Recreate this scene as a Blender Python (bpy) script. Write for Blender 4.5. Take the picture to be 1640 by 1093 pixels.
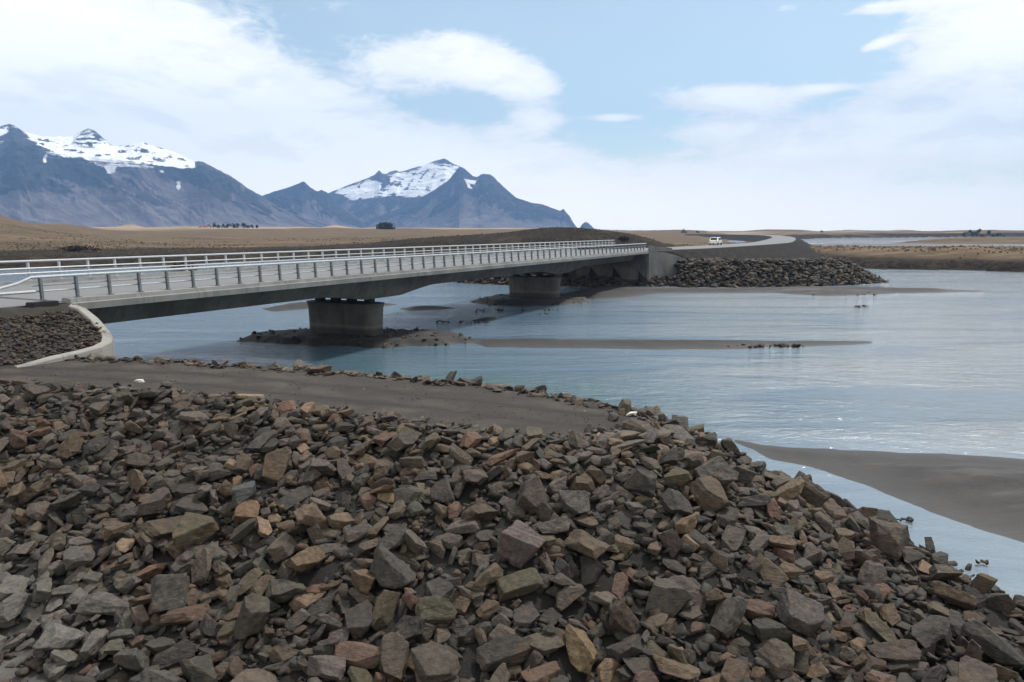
import bpy, bmesh, math, random
import numpy as np
from mathutils import Vector, Matrix, Quaternion, noise as mnoise

for o in list(bpy.data.objects): bpy.data.objects.remove(o)
C = bpy.context.scene.collection
sc = bpy.context.scene

# ------------------------------------------------------------------ ground helpers
EYE = 8.0; FPX = 1200.0; PITCH = math.radians(8.37)
def gp(px, py, z=0.0):
    """a point of the photograph (1640 px wide) taken back to the level z"""
    c, s = math.cos(PITCH), math.sin(PITCH)
    a = (px - 820) / FPX; b = -(py - 546.5) / FPX
    dx, dy, dz = a, c + b * s, -s + b * c
    t = (z - EYE) / dz
    return (dx * t, dy * t, z)
DU = (0.435, 0.9004); DP = (-0.9004, 0.435)       # along the bridge / across it, away from the camera
def UP(u, p): return (u * DU[0] + p * DP[0], u * DU[1] + p * DP[1])

PATH_PX = [(-420, 606), (0, 613), (150, 620), (300, 630), (450, 648), (600, 668), (750, 693), (870, 706), (960, 703), (1035, 690),
           (1050, 674), (1000, 657), (900, 637), (800, 622), (700, 611), (600, 602), (450, 592), (300, 582), (150, 576), (0, 573), (-420, 566)]
def crest_z(x): return 2.6 + (5 - x) / 23 * 0.8
def crest_from_px(px): return 3.4 - 0.8 * px / 1050.0
PATH_XY = [gp(px, py, crest_from_px(px))[:2] for px, py in PATH_PX]

def poly_dist(X, Y, poly):
    """signed distance (negative inside) and the nearest boundary point, numpy"""
    P = np.array(poly, float); Q = np.roll(P, -1, axis=0)
    best = np.full(X.shape, 1e18); bx = np.zeros(X.shape); by = np.zeros(X.shape); ins = np.zeros(X.shape, bool)
    for (x0, y0), (x1, y1) in zip(P, Q):
        ex, ey = x1 - x0, y1 - y0
        t = np.clip(((X - x0) * ex + (Y - y0) * ey) / (ex * ex + ey * ey + 1e-12), 0, 1)
        cx, cy = x0 + t * ex, y0 + t * ey
        d = (X - cx) ** 2 + (Y - cy) ** 2
        m = d < best
        best = np.where(m, d, best); bx = np.where(m, cx, bx); by = np.where(m, cy, by)
        c = ((y0 > Y) != (y1 > Y)) & (X < (x1 - x0) * (Y - y0) / (y1 - y0 + 1e-12) + x0)
        ins ^= c
    d = np.sqrt(best)
    return np.where(ins, -d, d), bx, by

def berm(X, Y):
    d, bx, by = poly_dist(X, Y, PATH_XY)
    ang = np.degrees(np.arctan2(Y - by, X - bx))
    run = np.interp(ang, [-180, -120, -90, -50, -15, 10, 40, 90, 140, 180], [2.8, 3.0, 2.75, 2.9, 2.3, 1.75, 1.5, 1.45, 1.5, 2.8])
    xb = np.interp(Y, [10, 14.9, 17.9, 21.6, 22.6, 23.6], [11.3, 11.0, 10.3, 9.1, 8.0, 6.3])
    fl = np.interp(X - xb, [-30, -0.9, 0, 1.3], [0.15, 0.14, 0.02, -0.9])
    fl = np.where(ang > 35, np.minimum(fl, -0.9), fl)
    z = crest_z(bx) - np.maximum(d, 0) / run
    z = np.where(d <= 0, crest_z(X) , z)
    return np.maximum(z, fl), d

WALL_UP = [(19.9, 29.9, 5.0), (19.95, 29.2, 4.86), (20.0, 28.5, 4.45), (19.95, 28.0, 4.1), (19.75, 27.45, 3.85), (19.35, 26.98, 3.7),
           (18.7, 26.65, 3.62), (17.8, 26.5, 3.56), (16.8, 26.4, 3.52), (15.8, 26.3, 3.42), (14.6, 26.2, 3.3)]
def embank(X, Y):
    u = X * DU[0] + Y * DU[1]; p = X * DP[0] + Y * DP[1]
    dd = np.maximum(0, np.maximum(29.75 - p, p - 41.5))
    z = 5.02 - dd / np.where(p > 35, 1.6, 1.75)
    # behind the wall only
    wu = np.interp(p, [26.2, 26.3, 26.4, 26.5, 26.65, 26.98, 27.45, 28.0, 28.5, 29.2, 45], [14.6, 15.8, 16.8, 17.8, 18.7, 19.35, 19.75, 19.95, 20.0, 19.95, 19.95])
    ok = (u < wu - 0.12) & (p > 26.25)
    z = np.where(ok | (u < 14.6), z, -9)
    return z
def near_ground(X, Y):
    b, d = berm(X, Y)
    return np.maximum(b, embank(X, Y)), d

# ------------------------------------------------------------------ rock shapes
def rock_hull(seed):
    """a block split by random cleavage planes: the convex core of one rock (bmesh, about unit radius)"""
    rs = np.random.RandomState(seed)
    bm = bmesh.new()
    bmesh.ops.create_cube(bm, size=2.0)
    a = rs.uniform(0.6, 0.95); b = rs.uniform(0.42, 0.85); sh = rs.uniform(-0.5, 0.5, 3)
    for v in bm.verts:
        x, y, z = v.co
        v.co = (x + sh[0] * y * .6 + sh[1] * z * .6, y * a + sh[2] * z * .6, z * b)
    for k in range(rs.randint(6, 12)):
        n = rs.normal(size=3); n /= np.linalg.norm(n)
        d = rs.uniform(0.55, 0.98)
        if abs(n[2]) > .8: d *= b
        r = bmesh.ops.bisect_plane(bm, geom=bm.verts[:] + bm.edges[:] + bm.faces[:], dist=1e-5, plane_co=tuple(n * d), plane_no=tuple(n), clear_outer=True)
        ed = [e for e in r['geom_cut'] if isinstance(e, bmesh.types.BMEdge)]
        if ed: bmesh.ops.edgeloop_fill(bm, edges=ed)
    bmesh.ops.remove_doubles(bm, verts=bm.verts[:], dist=0.03)
    pts = np.array([v.co[:] for v in bm.verts])
    c = (pts.max(0) + pts.min(0)) / 2; s = 1.0 / ((pts.max(0) - pts.min(0)).max() / 2)
    for v in bm.verts: v.co = ((v.co[0] - c[0]) * s, (v.co[1] - c[1]) * s, (v.co[2] - c[2]) * s)
    bmesh.ops.convex_hull(bm, input=bm.verts[:])
    bmesh.ops.dissolve_limit(bm, angle_limit=0.06, verts=bm.verts[:], edges=bm.edges[:])
    return bm
NPROTO = 40


# ------------------------------------------------------------------ camera
cam_d = bpy.data.cameras.new('camera'); cam_d.sensor_width = 36; cam_d.lens = FPX / 1640 * 36
cam_d.clip_start = 0.1; cam_d.clip_end = 30000
cam = bpy.data.objects.new('camera', cam_d); C.objects.link(cam)
cam.location = (0, 0, EYE); cam.rotation_euler = (math.radians(90) - PITCH, 0, 0)
sc.camera = cam
sc.render.resolution_x, sc.render.resolution_y = 1024, 682
sc.view_settings.view_transform = 'Standard'; sc.view_settings.look = 'None'
sc.view_settings.exposure = 0.31; sc.view_settings.gamma = 1.0; sc.view_settings.use_curve_mapping = False
sc.cycles.use_denoising = True
sc.cycles.max_bounces = 5; sc.cycles.diffuse_bounces = 2; sc.cycles.glossy_bounces = 3; sc.cycles.volume_bounces = 0
sc.cycles.transparent_max_bounces = 6
sc.cycles.sample_clamp_indirect = 6

# ------------------------------------------------------------------ node helper
class NT:
    def __init__(s, tree):
        s.t = tree; s.n = tree.nodes; s.l = tree.links; s.n.clear()
    def new(s, typ, **kw):
        n = s.n.new(typ)
        for k, v in kw.items(): setattr(n, k, v)
        return n
    def put(s, sock, v):
        if v is None: return
        if hasattr(v, 'is_output') or isinstance(v, bpy.types.NodeSocket): s.l.new(v, sock)
        else: sock.default_value = v
    def m(s, op, a, b=None, c=None, clamp=False):
        n = s.new('ShaderNodeMath', operation=op, use_clamp=clamp)
        s.put(n.inputs[0], a); s.put(n.inputs[1], b); s.put(n.inputs[2], c)
        return n.outputs[0]
    def vm(s, op, a, b=None):
        n = s.new('ShaderNodeVectorMath', operation=op); s.put(n.inputs[0], a); s.put(n.inputs[1], b)
        return n.outputs[0]
    def mix(s, f, a, b, blend='MIX'):
        n = s.new('ShaderNodeMix', data_type='RGBA', blend_type=blend, clamp_factor=True)
        s.put(n.inputs[0], f); s.put(n.inputs[6], a if not isinstance(a, tuple) else (*a[:3], 1)); s.put(n.inputs[7], b if not isinstance(b, tuple) else (*b[:3], 1))
        return n.outputs[2]
    def noise(s, vec, scale, detail=4, rough=.55, dist=0.0, col=False):
        n = s.new('ShaderNodeTexNoise'); s.put(n.inputs['Vector'], vec)
        n.inputs['Scale'].default_value = scale; n.inputs['Detail'].default_value = detail
        n.inputs['Roughness'].default_value = rough; n.inputs['Distortion'].default_value = dist
        return n.outputs[1 if col else 0]
    def voro(s, vec, scale, feature='F1', out=0):
        n = s.new('ShaderNodeTexVoronoi', feature=feature); s.put(n.inputs['Vector'], vec); n.inputs['Scale'].default_value = scale
        return n.outputs[out]
    def ramp(s, f, lo, hi, a=0.0, b=1.0, typ='SMOOTHSTEP'):
        n = s.new('ShaderNodeMapRange', interpolation_type=typ, clamp=True) if typ != 'LINEAR' else s.new('ShaderNodeMapRange', clamp=True)
        s.put(n.inputs[0], f); s.put(n.inputs[1], lo); s.put(n.inputs[2], hi); s.put(n.inputs[3], a); s.put(n.inputs[4], b)
        return n.outputs[0]
    def attr(s, name, out=0):
        n = s.new('ShaderNodeAttribute', attribute_name=name); return n.outputs[out]
    def pos(s): return s.new('ShaderNodeNewGeometry').outputs['Position']
    def scale(s, vec, v):
        n = s.new('ShaderNodeMapping'); s.put(n.inputs[0], vec); n.inputs['Scale'].default_value = v; return n.outputs[0]
    def rot(s, vec, rz, v=(1, 1, 1)):
        n = s.new('ShaderNodeMapping'); s.put(n.inputs[0], vec); n.inputs['Rotation'].default_value = (0, 0, rz); n.inputs['Scale'].default_value = v; return n.outputs[0]
    def bump(s, h, strength, dist, normal=None):
        n = s.new('ShaderNodeBump'); n.inputs['Strength'].default_value = strength; n.inputs['Distance'].default_value = dist
        s.put(n.inputs['Height'], h)
        if normal is not None: s.put(n.inputs['Normal'], normal)
        return n.outputs[0]
    def surface(s, col, rough=.8, normal=None, spec=.4, metal=0.0):
        b = s.new('ShaderNodeBsdfPrincipled'); s.put(b.inputs['Base Color'], col if not isinstance(col, tuple) else (*col[:3], 1))
        s.put(b.inputs['Roughness'], rough); b.inputs['Specular IOR Level'].default_value = spec; s.put(b.inputs['Metallic'], metal)
        if normal is not None: s.put(b.inputs['Normal'], normal)
        o = s.new('ShaderNodeOutputMaterial'); s.l.new(b.outputs[0], o.inputs[0])
        return b
def material(name):
    m = bpy.data.materials.new(name); m.use_nodes = True
    return m, NT(m.node_tree)

# ------------------------------------------------------------------ sky, clouds and sun
SUN_EL, SUN_AZ = math.radians(56), math.radians(42)      # azimuth measured from straight ahead, positive to the right
def dir_px(px, py):
    c, s = math.cos(PITCH), math.sin(PITCH); a = (px - 820) / FPX; b = -(py - 546.5) / FPX
    d = Vector((a, c + b * s, -s + b * c)).normalized()
    return math.atan2(d.x, d.y), math.asin(d.z)
world = bpy.data.worlds.new('World'); sc.world = world; world.use_nodes = True
w = NT(world.node_tree)
sky = w.new('ShaderNodeTexSky', sky_type='NISHITA'); sky.sun_disc = False
sky.sun_elevation = SUN_EL; sky.sun_rotation = SUN_AZ; sky.altitude = 10; sky.air_density = 1.0; sky.dust_density = 0.6; sky.ozone_density = 1.0
dirv = w.new('ShaderNodeTexCoord').outputs['Generated']
sp = w.new('ShaderNodeSeparateXYZ'); w.l.new(dirv, sp.inputs[0])
AZ = w.m('ARCTAN2', sp.outputs[0], sp.outputs[1]); EL = w.m('ARCSINE', sp.outputs[2])
def blob(px, py, rx, ry, amp, rot=0.0):
    u0, e0 = dir_px(px, py)
    du = w.m('SUBTRACT', AZ, u0); de = w.m('SUBTRACT', EL, e0)
    if rot:
        c, s = math.cos(rot), math.sin(rot)
        du, de = (w.m('ADD', w.m('MULTIPLY', du, c), w.m('MULTIPLY', de, s)), w.m('SUBTRACT', w.m('MULTIPLY', de, c), w.m('MULTIPLY', du, s)))
    a = w.m('MULTIPLY', du, FPX / rx); b = w.m('MULTIPLY', de, FPX / ry)
    d2 = w.m('ADD', w.m('MULTIPLY', a, a), w.m('MULTIPLY', b, b))
    return w.m('MULTIPLY', w.m('EXPONENT', w.m('MULTIPLY', d2, -1.0)), amp)
cov = None
for q in [(-60, 130, 420, 220, 1.5), (330, 215, 330, 105, 1.3, -.25), (600, 270, 330, 80, 1.0), (670, 92, 125, 34, .95), (790, 112, 80, 32, 1.1, -.35), (850, 140, 45, 24, .7),
          (860, 192, 40, 15, 1.0), (985, 189, 48, 6, .9), (1165, 160, 105, 20, 1.15), (1150, 207, 85, 14, .8), (1330, 232, 190, 30, 1.1), (1560, 185, 110, 17, 1.0, .15), (1400, 192, 70, 13, .9), (1580, 225, 90, 14, .8), (1680, 60, 150, 75, 1.8),
          (1490, 4, 90, 8, 1.1), (1412, 69, 25, 6, 1.0, .25), (1322, 142, 42, 6, .9), (1430, 150, 75, 20, .75, .3), (740, 172, 110, 20, -.35), (480, 60, 190, 60, -.35, -.35), (1640, 205, 90, 30, .5), (1255, 12, 22, 8, .45)]:
    b = blob(*q); cov = b if cov is None else w.m('ADD', cov, b)
cb = w.new('ShaderNodeCombineXYZ'); w.put(cb.inputs[0], AZ); w.put(cb.inputs[1], w.m('MULTIPLY', EL, 2.6)); cb.inputs[2].default_value = 3.7
n1 = w.noise(cb.outputs[0], 5.5, 7, .6, .3); n2 = w.noise(cb.outputs[0], 21, 7, .66, .6)
nn = w.m('ADD', w.m('MULTIPLY', w.m('SUBTRACT', n1, .5), 1.15), w.m('MULTIPLY', w.m('SUBTRACT', n2, .5), 1.05))
# high and behind: broken cloud everywhere outside the part seen here
out = w.m('MAXIMUM', w.ramp(EL, .30, .5), w.ramp(w.m('ABSOLUTE', AZ), .8, 1.2))
cov2 = w.m('ADD', cov, w.m('MULTIPLY', out, .62))
low = w.ramp(EL, .0, .135, 1.15, 0.0)                      # cloud sheet thickening towards the horizon
cov3 = w.m('ADD', cov2, low)
cl = w.ramp(w.m('ADD', cov3, nn), .22, .80)
edge = w.ramp(w.m('ADD', cov3, w.m('MULTIPLY', nn, 1.6)), .5, 1.6)
veil = w.m('MULTIPLY', w.noise(cb.outputs[0], 3.0, 4, .5, .2), .22)
cl = w.m('MAXIMUM', cl, veil)
ccol = w.mix(edge, (12.3, 12.2, 11.4), (14.4, 14.2, 13.2))
grey = w.noise(cb.outputs[0], 7.5, 5, .55, .4)
cs = w.new('ShaderNodeCombineXYZ'); w.put(cs.inputs[0], AZ); w.put(cs.inputs[1], w.m('ADD', w.m('MULTIPLY', EL, 2.6), .05)); cs.inputs[2].default_value = 3.7
lit = w.m('SUBTRACT', w.noise(cs.outputs[0], 5.5, 7, .6, .3), n1)
ccol = w.mix(w.m('MULTIPLY', w.ramp(w.m('ADD', lit, w.m('MULTIPLY', w.m('SUBTRACT', grey, .5), .35)), .0, .16), .5), ccol, (11.0, 10.9, 10.4))
blue = w.mix(1.0, sky.outputs[0], (1.60, 1.55, 1.28), 'MULTIPLY')
ccol = w.mix(w.ramp(EL, .13, .01), ccol, (16.2, 15.4, 13.5))
skyc = w.mix(cl, blue, ccol)
bg = w.new('ShaderNodeBackground'); w.l.new(skyc, bg.inputs[0]); bg.inputs[1].default_value = 0.088
wo = w.new('ShaderNodeOutputWorld'); w.l.new(bg.outputs[0], wo.inputs[0])
world.cycles.sampling_method = 'MANUAL'; world.cycles.sample_map_resolution = 1024

sun_d = bpy.data.lights.new('sun', 'SUN'); sun_d.energy = 3.4; sun_d.angle = math.radians(6); sun_d.color = (1.0, .95, .88)
sun = bpy.data.objects.new('sun', sun_d); C.objects.link(sun)
sdir = Vector((math.sin(SUN_AZ) * math.cos(SUN_EL), math.cos(SUN_AZ) * math.cos(SUN_EL), math.sin(SUN_EL)))
sun.rotation_euler = sdir.to_track_quat('Z', 'Y').to_euler(); sun.location = (0, -20, 60)

# ------------------------------------------------------------------ object helpers
def raw_mesh(name, verts, faces, mat, smooth=False, attrs=None, fattr=None):
    """verts Nx3, faces: array Mx3 or Mx4, or a list"""
    me = bpy.data.meshes.new(name)
    V = np.asarray(verts, np.float32)
    if isinstance(faces, np.ndarray):
        k = faces.shape[1]; n = len(faces)
        me.vertices.add(len(V)); me.vertices.foreach_set('co', V.ravel())
        me.loops.add(n * k); me.loops.foreach_set('vertex_index', faces.astype(np.int32).ravel())
        me.polygons.add(n); me.polygons.foreach_set('loop_start', np.arange(0, n * k, k, dtype=np.int32))
        me.polygons.foreach_set('loop_total', np.full(n, k, np.int32))
        me.update(calc_edges=True)
    else:
        me.from_pydata(V.tolist(), [], faces)
    if smooth: me.polygons.foreach_set('use_smooth', np.ones(len(me.polygons), bool))
    for k, a in (attrs or {}).items():
        a = np.asarray(a, np.float32)
        if a.ndim == 1:
            t = me.attributes.new(k, 'FLOAT', 'POINT'); t.data.foreach_set('value', a)
        else:
            t = me.attributes.new(k, 'FLOAT_COLOR', 'POINT')
            if a.shape[1] == 3: a = np.concatenate([a, np.ones((len(a), 1), np.float32)], 1)
            t.data.foreach_set('color', a.ravel())
    me.materials.append(mat)
    return me
def link(name, me, parent=None, **props):
    o = bpy.data.objects.new(name, me); C.objects.link(o)
    if parent is not None: o.parent = parent
    for k, v in props.items(): o[k] = v
    return o
def thing(name, label, cat, loc=(0, 0, 0), rz=0.0, group=None):
    o = bpy.data.objects.new(name, None); C.objects.link(o); o.location = loc; o.rotation_euler = (0, 0, rz)
    o['label'] = label; o['category'] = cat
    if group: o['group'] = group
    return o
class MB:
    """collects solid pieces; build() links them as one mesh object"""
    def __init__(s): s.v = []; s.f = []
    def add(s, v, f):
        n = len(s.v); s.v += [tuple(map(float, a)) for a in v]; s.f += [tuple(i + n for i in q) for q in f]
    def box(s, x0, x1, y0, y1, z0, z1):
        s.add([(x0, y0, z0), (x1, y0, z0), (x1, y1, z0), (x0, y1, z0), (x0, y0, z1), (x1, y0, z1), (x1, y1, z1), (x0, y1, z1)],
              [(3, 2, 1, 0), (4, 5, 6, 7), (0, 1, 5, 4), (1, 2, 6, 5), (2, 3, 7, 6), (3, 0, 4, 7)])
    def loft(s, rings, cap=True, closed=True):
        n = len(rings[0]); base = len(s.v)
        for r in rings: s.v += [tuple(map(float, a)) for a in r]
        for i in range(len(rings) - 1):
            for j in range(n if closed else n - 1):
                a = base + i * n + j; b = base + i * n + (j + 1) % n
                s.f.append((a, b, b + n, a + n))
        if cap:
            s.f.append(tuple(base + j for j in reversed(range(n)))); s.f.append(tuple(base + (len(rings) - 1) * n + j for j in range(n)))
    def tube(s, pts, r, n=8):
        rings = []
        pts = [Vector(p) for p in pts]
        for i, p in enumerate(pts):
            d = (pts[min(i + 1, len(pts) - 1)] - pts[max(i - 1, 0)]).normalized()
            a = d.cross(Vector((0, 0, 1))); a = a.normalized() if a.length > 1e-4 else Vector((1, 0, 0)); b = a.cross(d)
            rr = r[i] if isinstance(r, (list, tuple)) else r
            rings.append([p + a * math.cos(t) * rr + b * math.sin(t) * rr for t in [2 * math.pi * k / n for k in range(n)]])
        s.loft(rings)
    def build(s, name, mat, parent=None, bevel=0.0, smooth=False, **props):
        me = bpy.data.meshes.new(name); me.from_pydata(s.v, [], s.f); me.materials.append(mat)
        bm = bmesh.new(); bm.from_mesh(me); bmesh.ops.recalc_face_normals(bm, faces=bm.faces[:])
        if bevel: bmesh.ops.bevel(bm, geom=bm.edges[:], offset=bevel, segments=2, affect='EDGES', clamp_overlap=True)
        bm.to_mesh(me); bm.free()
        if smooth: me.polygons.foreach_set('use_smooth', np.ones(len(me.polygons), bool))
        return link(name, me, parent, **props)
def grid_faces(nx, ny):
    i, j = np.meshgrid(np.arange(nx - 1), np.arange(ny - 1)); a = (j * nx + i).ravel()
    return np.stack([a, a + 1, a + 1 + nx, a + nx], 1)
# cheap value noise for numpy grids
_perm = np.random.RandomState(11).permutation(4096); _val = np.random.RandomState(12).rand(4096)
def _h(i, j): return _val[_perm[(i * 73 + _perm[j & 4095] ) & 4095]]
def vnoise(x, y):
    xi = np.floor(x).astype(int); yi = np.floor(y).astype(int); fx = x - xi; fy = y - yi
    fx = fx * fx * (3 - 2 * fx); fy = fy * fy * (3 - 2 * fy)
    a = _h(xi, yi); b = _h(xi + 1, yi); c = _h(xi, yi + 1); d = _h(xi + 1, yi + 1)
    return (a * (1 - fx) + b * fx) * (1 - fy) + (c * (1 - fx) + d * fx) * fy
def fbm(x, y, o=5, g=.5):
    s = 0; a = 1.0; t = 0
    for k in range(o):
        s = s + a * vnoise(x + 17.3 * k, y - 9.1 * k); t += a; a *= g; x = x * 2.03; y = y * 2.03
    return s / t
def ridged(x, y, o=5, g=.5):
    s = 0; a = 1.0; t = 0
    for k in range(o):
        s = s + a * (1 - np.abs(2 * vnoise(x + 31.7 * k, y + 5.3 * k) - 1)); t += a; a *= g; x = x * 2.03; y = y * 2.03
    return s / t

# ================================================================== materials
M = {}
def mk_rock(name, dusty=False):
    m, t = material(name)
    p = t.pos(); tint = t.attr('tint')
    big = t.noise(p, 2.6, 5, .6, .4); mid = t.noise(p, 9, 6, .65); fine = t.noise(p, 55, 4, .7)
    strat = t.noise(t.rot(p, .7, (3, 3, 22)), 1.2, 4, .6, .5)
    c = t.mix(t.ramp(mid, .3, .72), t.mix(1, tint, (.62, .62, .64), 'MULTIPLY'), t.mix(1, tint, (1.32, 1.28, 1.22), 'MULTIPLY'))
    c = t.mix(t.m('MULTIPLY', t.ramp(big, .52, .7), .35), c, t.mix(.55, tint, (.20, .115, .06)))
    c = t.mix(t.m('MULTIPLY', t.ramp(t.noise(p, 4.3, 5, .6), .56, .72), .4), c, (.105, .105, .075))
    c = t.mix(t.m('MULTIPLY', t.ramp(strat, .5, .75), .30), c, t.mix(1, tint, (.5, .48, .48), 'MULTIPLY'))
    c = t.mix(t.m('MULTIPLY', t.ramp(fine, .55, .8), .5), c, t.mix(1, tint, (1.9, 1.85, 1.75), 'MULTIPLY'))
    c = t.mix(t.m('MULTIPLY', t.ramp(fine, .42, .2), .5), c, t.mix(1, tint, (.4, .4, .4), 'MULTIPLY'))
    h = t.m('ADD', t.m('MULTIPLY', mid, .5), t.m('ADD', t.m('MULTIPLY', fine, .22), t.m('MULTIPLY', strat, .55)))
    nrm = t.bump(h, .9, .07)
    t.surface(c, .78, nrm, .35)
    return m
M['rock'] = mk_rock('broken_rock')

m, t = material('bank_gravel')
p = t.pos(); a = t.attr('path'); dust = t.attr('dust')
fine = t.noise(p, 30, 5, .7); big = t.noise(p, .9, 5, .55); peb = t.voro(p, 22); peb2 = t.voro(p, 22, out=1)
track = t.noise(t.rot(p, -.33, (.16, 1.6, 1)), 1.0, 4, .6)
c = t.mix(t.ramp(fine, .3, .7), (.017, .0145, .013), (.058, .049, .043))
c = t.mix(t.m('MULTIPLY', t.ramp(big, .4, .7), .5), c, (.095, .082, .070))
rut = t.attr('rut')
c = t.mix(t.m('MULTIPLY', t.ramp(track, .45, .68), .45), c, (.045, .041, .039))
c = t.mix(t.m('MULTIPLY', rut, t.ramp(big, .3, .6, .4, .95)), c, (.020, .018, .017))
peb_c = t.mix(t.ramp(peb2, .0, 1.0), (.03, .028, .026), (.16, .145, .125))
c = t.mix(t.m('MULTIPLY', t.ramp(peb, .38, .12), .42), c, peb_c)
under = t.mix(t.ramp(fine, .3, .7), (.009, .008, .008), (.024, .022, .020))  # ground darkened to paint shade into the gaps between rocks
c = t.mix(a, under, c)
c = t.mix(dust, c, t.mix(t.ramp(t.noise(p, 2.2, 6, .6), .35, .7), (.10, .095, .088), (.155, .15, .14)))
t.surface(c, .9, t.bump(t.m('ADD', t.m('MULTIPLY', fine, .6), t.m('MULTIPLY', t.ramp(peb, .4, .0), .8)), .7, .035), .25)
M['gravel'] = m

m, t = material('river_water')
p = t.pos()
wa = t.noise(t.rot(p, .42, (.55, 1.5, 1)), 1.15, 4, .55, .6)
wb = t.noise(t.rot(p, -.35, (.7, 2.2, 1)), 3.4, 3, .6, .4)
wc = t.noise(t.rot(p, .15, (.04, .16, 1)), 1.0, 4, .6, .8)
calm = t.ramp(wc, .33, .62, .35, 1.25)
ld = t.new('ShaderNodeVectorMath', operation='DISTANCE'); t.put(ld.inputs[0], p); ld.inputs[1].default_value = (13.5, 17.5, 0)
pool = t.ramp(ld.outputs['Value'], 7.5, 14.0, .25, 1.0)
h = t.m('MULTIPLY', t.m('ADD', t.m('MULTIPLY', wa, 1.0), t.m('MULTIPLY', wb, .42)), t.m('MULTIPLY', calm, pool))
n = t.bump(h, 1.0, .20)
dv = t.new('ShaderNodeVectorMath', operation='DISTANCE'); t.put(dv.inputs[0], p); dv.inputs[1].default_value = (-8, 34, 0)
shallow = t.m('MULTIPLY', t.ramp(dv.outputs['Value'], 22, 5), t.ramp(wc, .3, .6, .5, 1.0))
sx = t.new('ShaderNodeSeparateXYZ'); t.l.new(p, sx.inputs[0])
silt_glare = t.ramp(t.m('ADD', t.m('SUBTRACT', sx.outputs[0], t.m('MULTIPLY', sx.outputs[1], .12)), t.m('MULTIPLY', t.m('SUBTRACT', wc, .5), 14.0)), -5.0, 17.0)  # paler to the right: silt, with the sky's glare there painted in
col = t.mix(t.ramp(wc, .35, .65), t.mix(silt_glare, (.075, .125, .180), (.14, .175, .205)), t.mix(silt_glare, (.11, .168, .228), (.21, .245, .275)))
col = t.mix(shallow, col, (.065, .125, .135))
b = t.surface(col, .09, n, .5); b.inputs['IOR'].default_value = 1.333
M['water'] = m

m, t = material('wet_sand')
p = t.pos(); wet = t.attr('wet')
f = t.noise(p, 7, 6, .65); g = t.noise(t.rot(p, .1, (.08, .5, 1)), 1.0, 5, .6); rip = t.noise(t.rot(p, .35, (.6, 3.5, 1)), 1.6, 3, .5, .8)
c = t.mix(t.ramp(f, .3, .7), (.017, .0158, .0155), (.033, .030, .029)); c = t.mix(t.m('MULTIPLY', t.ramp(g, .45, .65), .6), c, (.062, .056, .055))
c = t.mix(wet, c, (.030, .028, .028))
pat = t.m('MULTIPLY', t.ramp(g, .54, .62), .4)
t.surface(t.mix(pat, c, (.03, .028, .028)), t.ramp(t.m('MAXIMUM', t.m('MULTIPLY', wet, .5), pat), 0, 1, .8, .42), t.bump(t.m('ADD', t.m('MULTIPLY', f, .5), rip), .5, .06), .3)
M['sand'] = m

m, t = material('far_land')
p = t.pos(); dark = t.attr('dark'); pale = t.attr('pale'); grav = t.attr('stone'); mud = t.attr('mud')
f = t.noise(t.scale(p, (.05, .22, .3)), 1.0, 7, .65, .5); g = t.noise(t.scale(p, (.012, .05, .1)), 1.0, 5, .6, .6); q = t.noise(p, .8, 5, .7)
c = t.mix(t.ramp(f, .3, .7), (.085, .061, .040), (.175, .126, .080))
c = t.mix(t.m('MULTIPLY', t.ramp(g, .5, .68), .65), c, (.070, .052, .036))
c = t.mix(t.m('MULTIPLY', t.ramp(q, .45, .75), .35), c, (.06, .048, .03))
c = t.mix(t.m('MULTIPLY', t.ramp(t.noise(t.scale(p, (.03, .03, .03)), 1.0, 4, .6), .55, .7), .35), c, (.085, .085, .042))
c = t.mix(t.m('MULTIPLY', t.ramp(t.noise(t.scale(p, (.06, .35, 1)), 1.0, 6, .7, .6), .5, .66), .4), c, (.045, .034, .022))
c = t.mix(dark, c, t.mix(t.ramp(q, .35, .65), (.010, .009, .007), (.038, .029, .020)))
c = t.mix(pale, c, t.mix(t.ramp(f, .35, .6), (.26, .185, .12), (.33, .26, .19)))
c = t.mix(grav, c, t.mix(t.ramp(q, .3, .7), (.016, .0145, .0135), (.036, .032, .029)))
c = t.mix(mud, c, t.mix(t.ramp(g, .4, .6), (.085, .080, .082), (.13, .122, .122)))
t.surface(c, t.ramp(mud, 0, 1, .95, .5), t.bump(q, .8, .5), .08)
M['land'] = m

m, t = material('mountain_rock')
p = t.pos(); snow = t.attr('snow'); cl = t.attr('cliff')
st = t.attr('streak')
f = t.noise(t.scale(p, (.006, .006, .02)), 1.0, 7, .65, .4); g = t.noise(t.scale(p, (.02, .02, .05)), 1.0, 6, .7)
scree = t.mix(t.ramp(f, .35, .65), (.100, .082, .082), (.158, .132, .126))
scree = t.mix(t.m('MULTIPLY', t.ramp(st, .45, .85), .55), scree, (.225, .20, .19)); scree = t.mix(t.m('MULTIPLY', t.ramp(st, .48, .2), .75), scree, (.055, .055, .06))
rock = t.mix(t.ramp(g, .35, .65), (.010, .012, .014), (.045, .042, .044))
c = t.mix(t.ramp(t.m('ADD', t.m('ADD', cl, t.m('MULTIPLY', t.m('SUBTRACT', st, .5), .9)), t.m('MULTIPLY', t.m('SUBTRACT', g, .5), .6)), .40, .56), scree, rock)
ledges = t.noise(t.scale(p, (.005, .005, .045)), 1.0, 5, .65, .4)
sn = t.ramp(t.m('ADD', t.m('ADD', snow, t.m('MULTIPLY', t.m('SUBTRACT', ledges, .5), 1.5)), t.m('MULTIPLY', t.m('SUBTRACT', g, .5), 1.0)), .36, .64)
c = t.mix(sn, c, (.86, .87, .9))
t.surface(c, .9, t.bump(t.m('ADD', f, g), .6, 18.0), .2)
M['mountain'] = m

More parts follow.
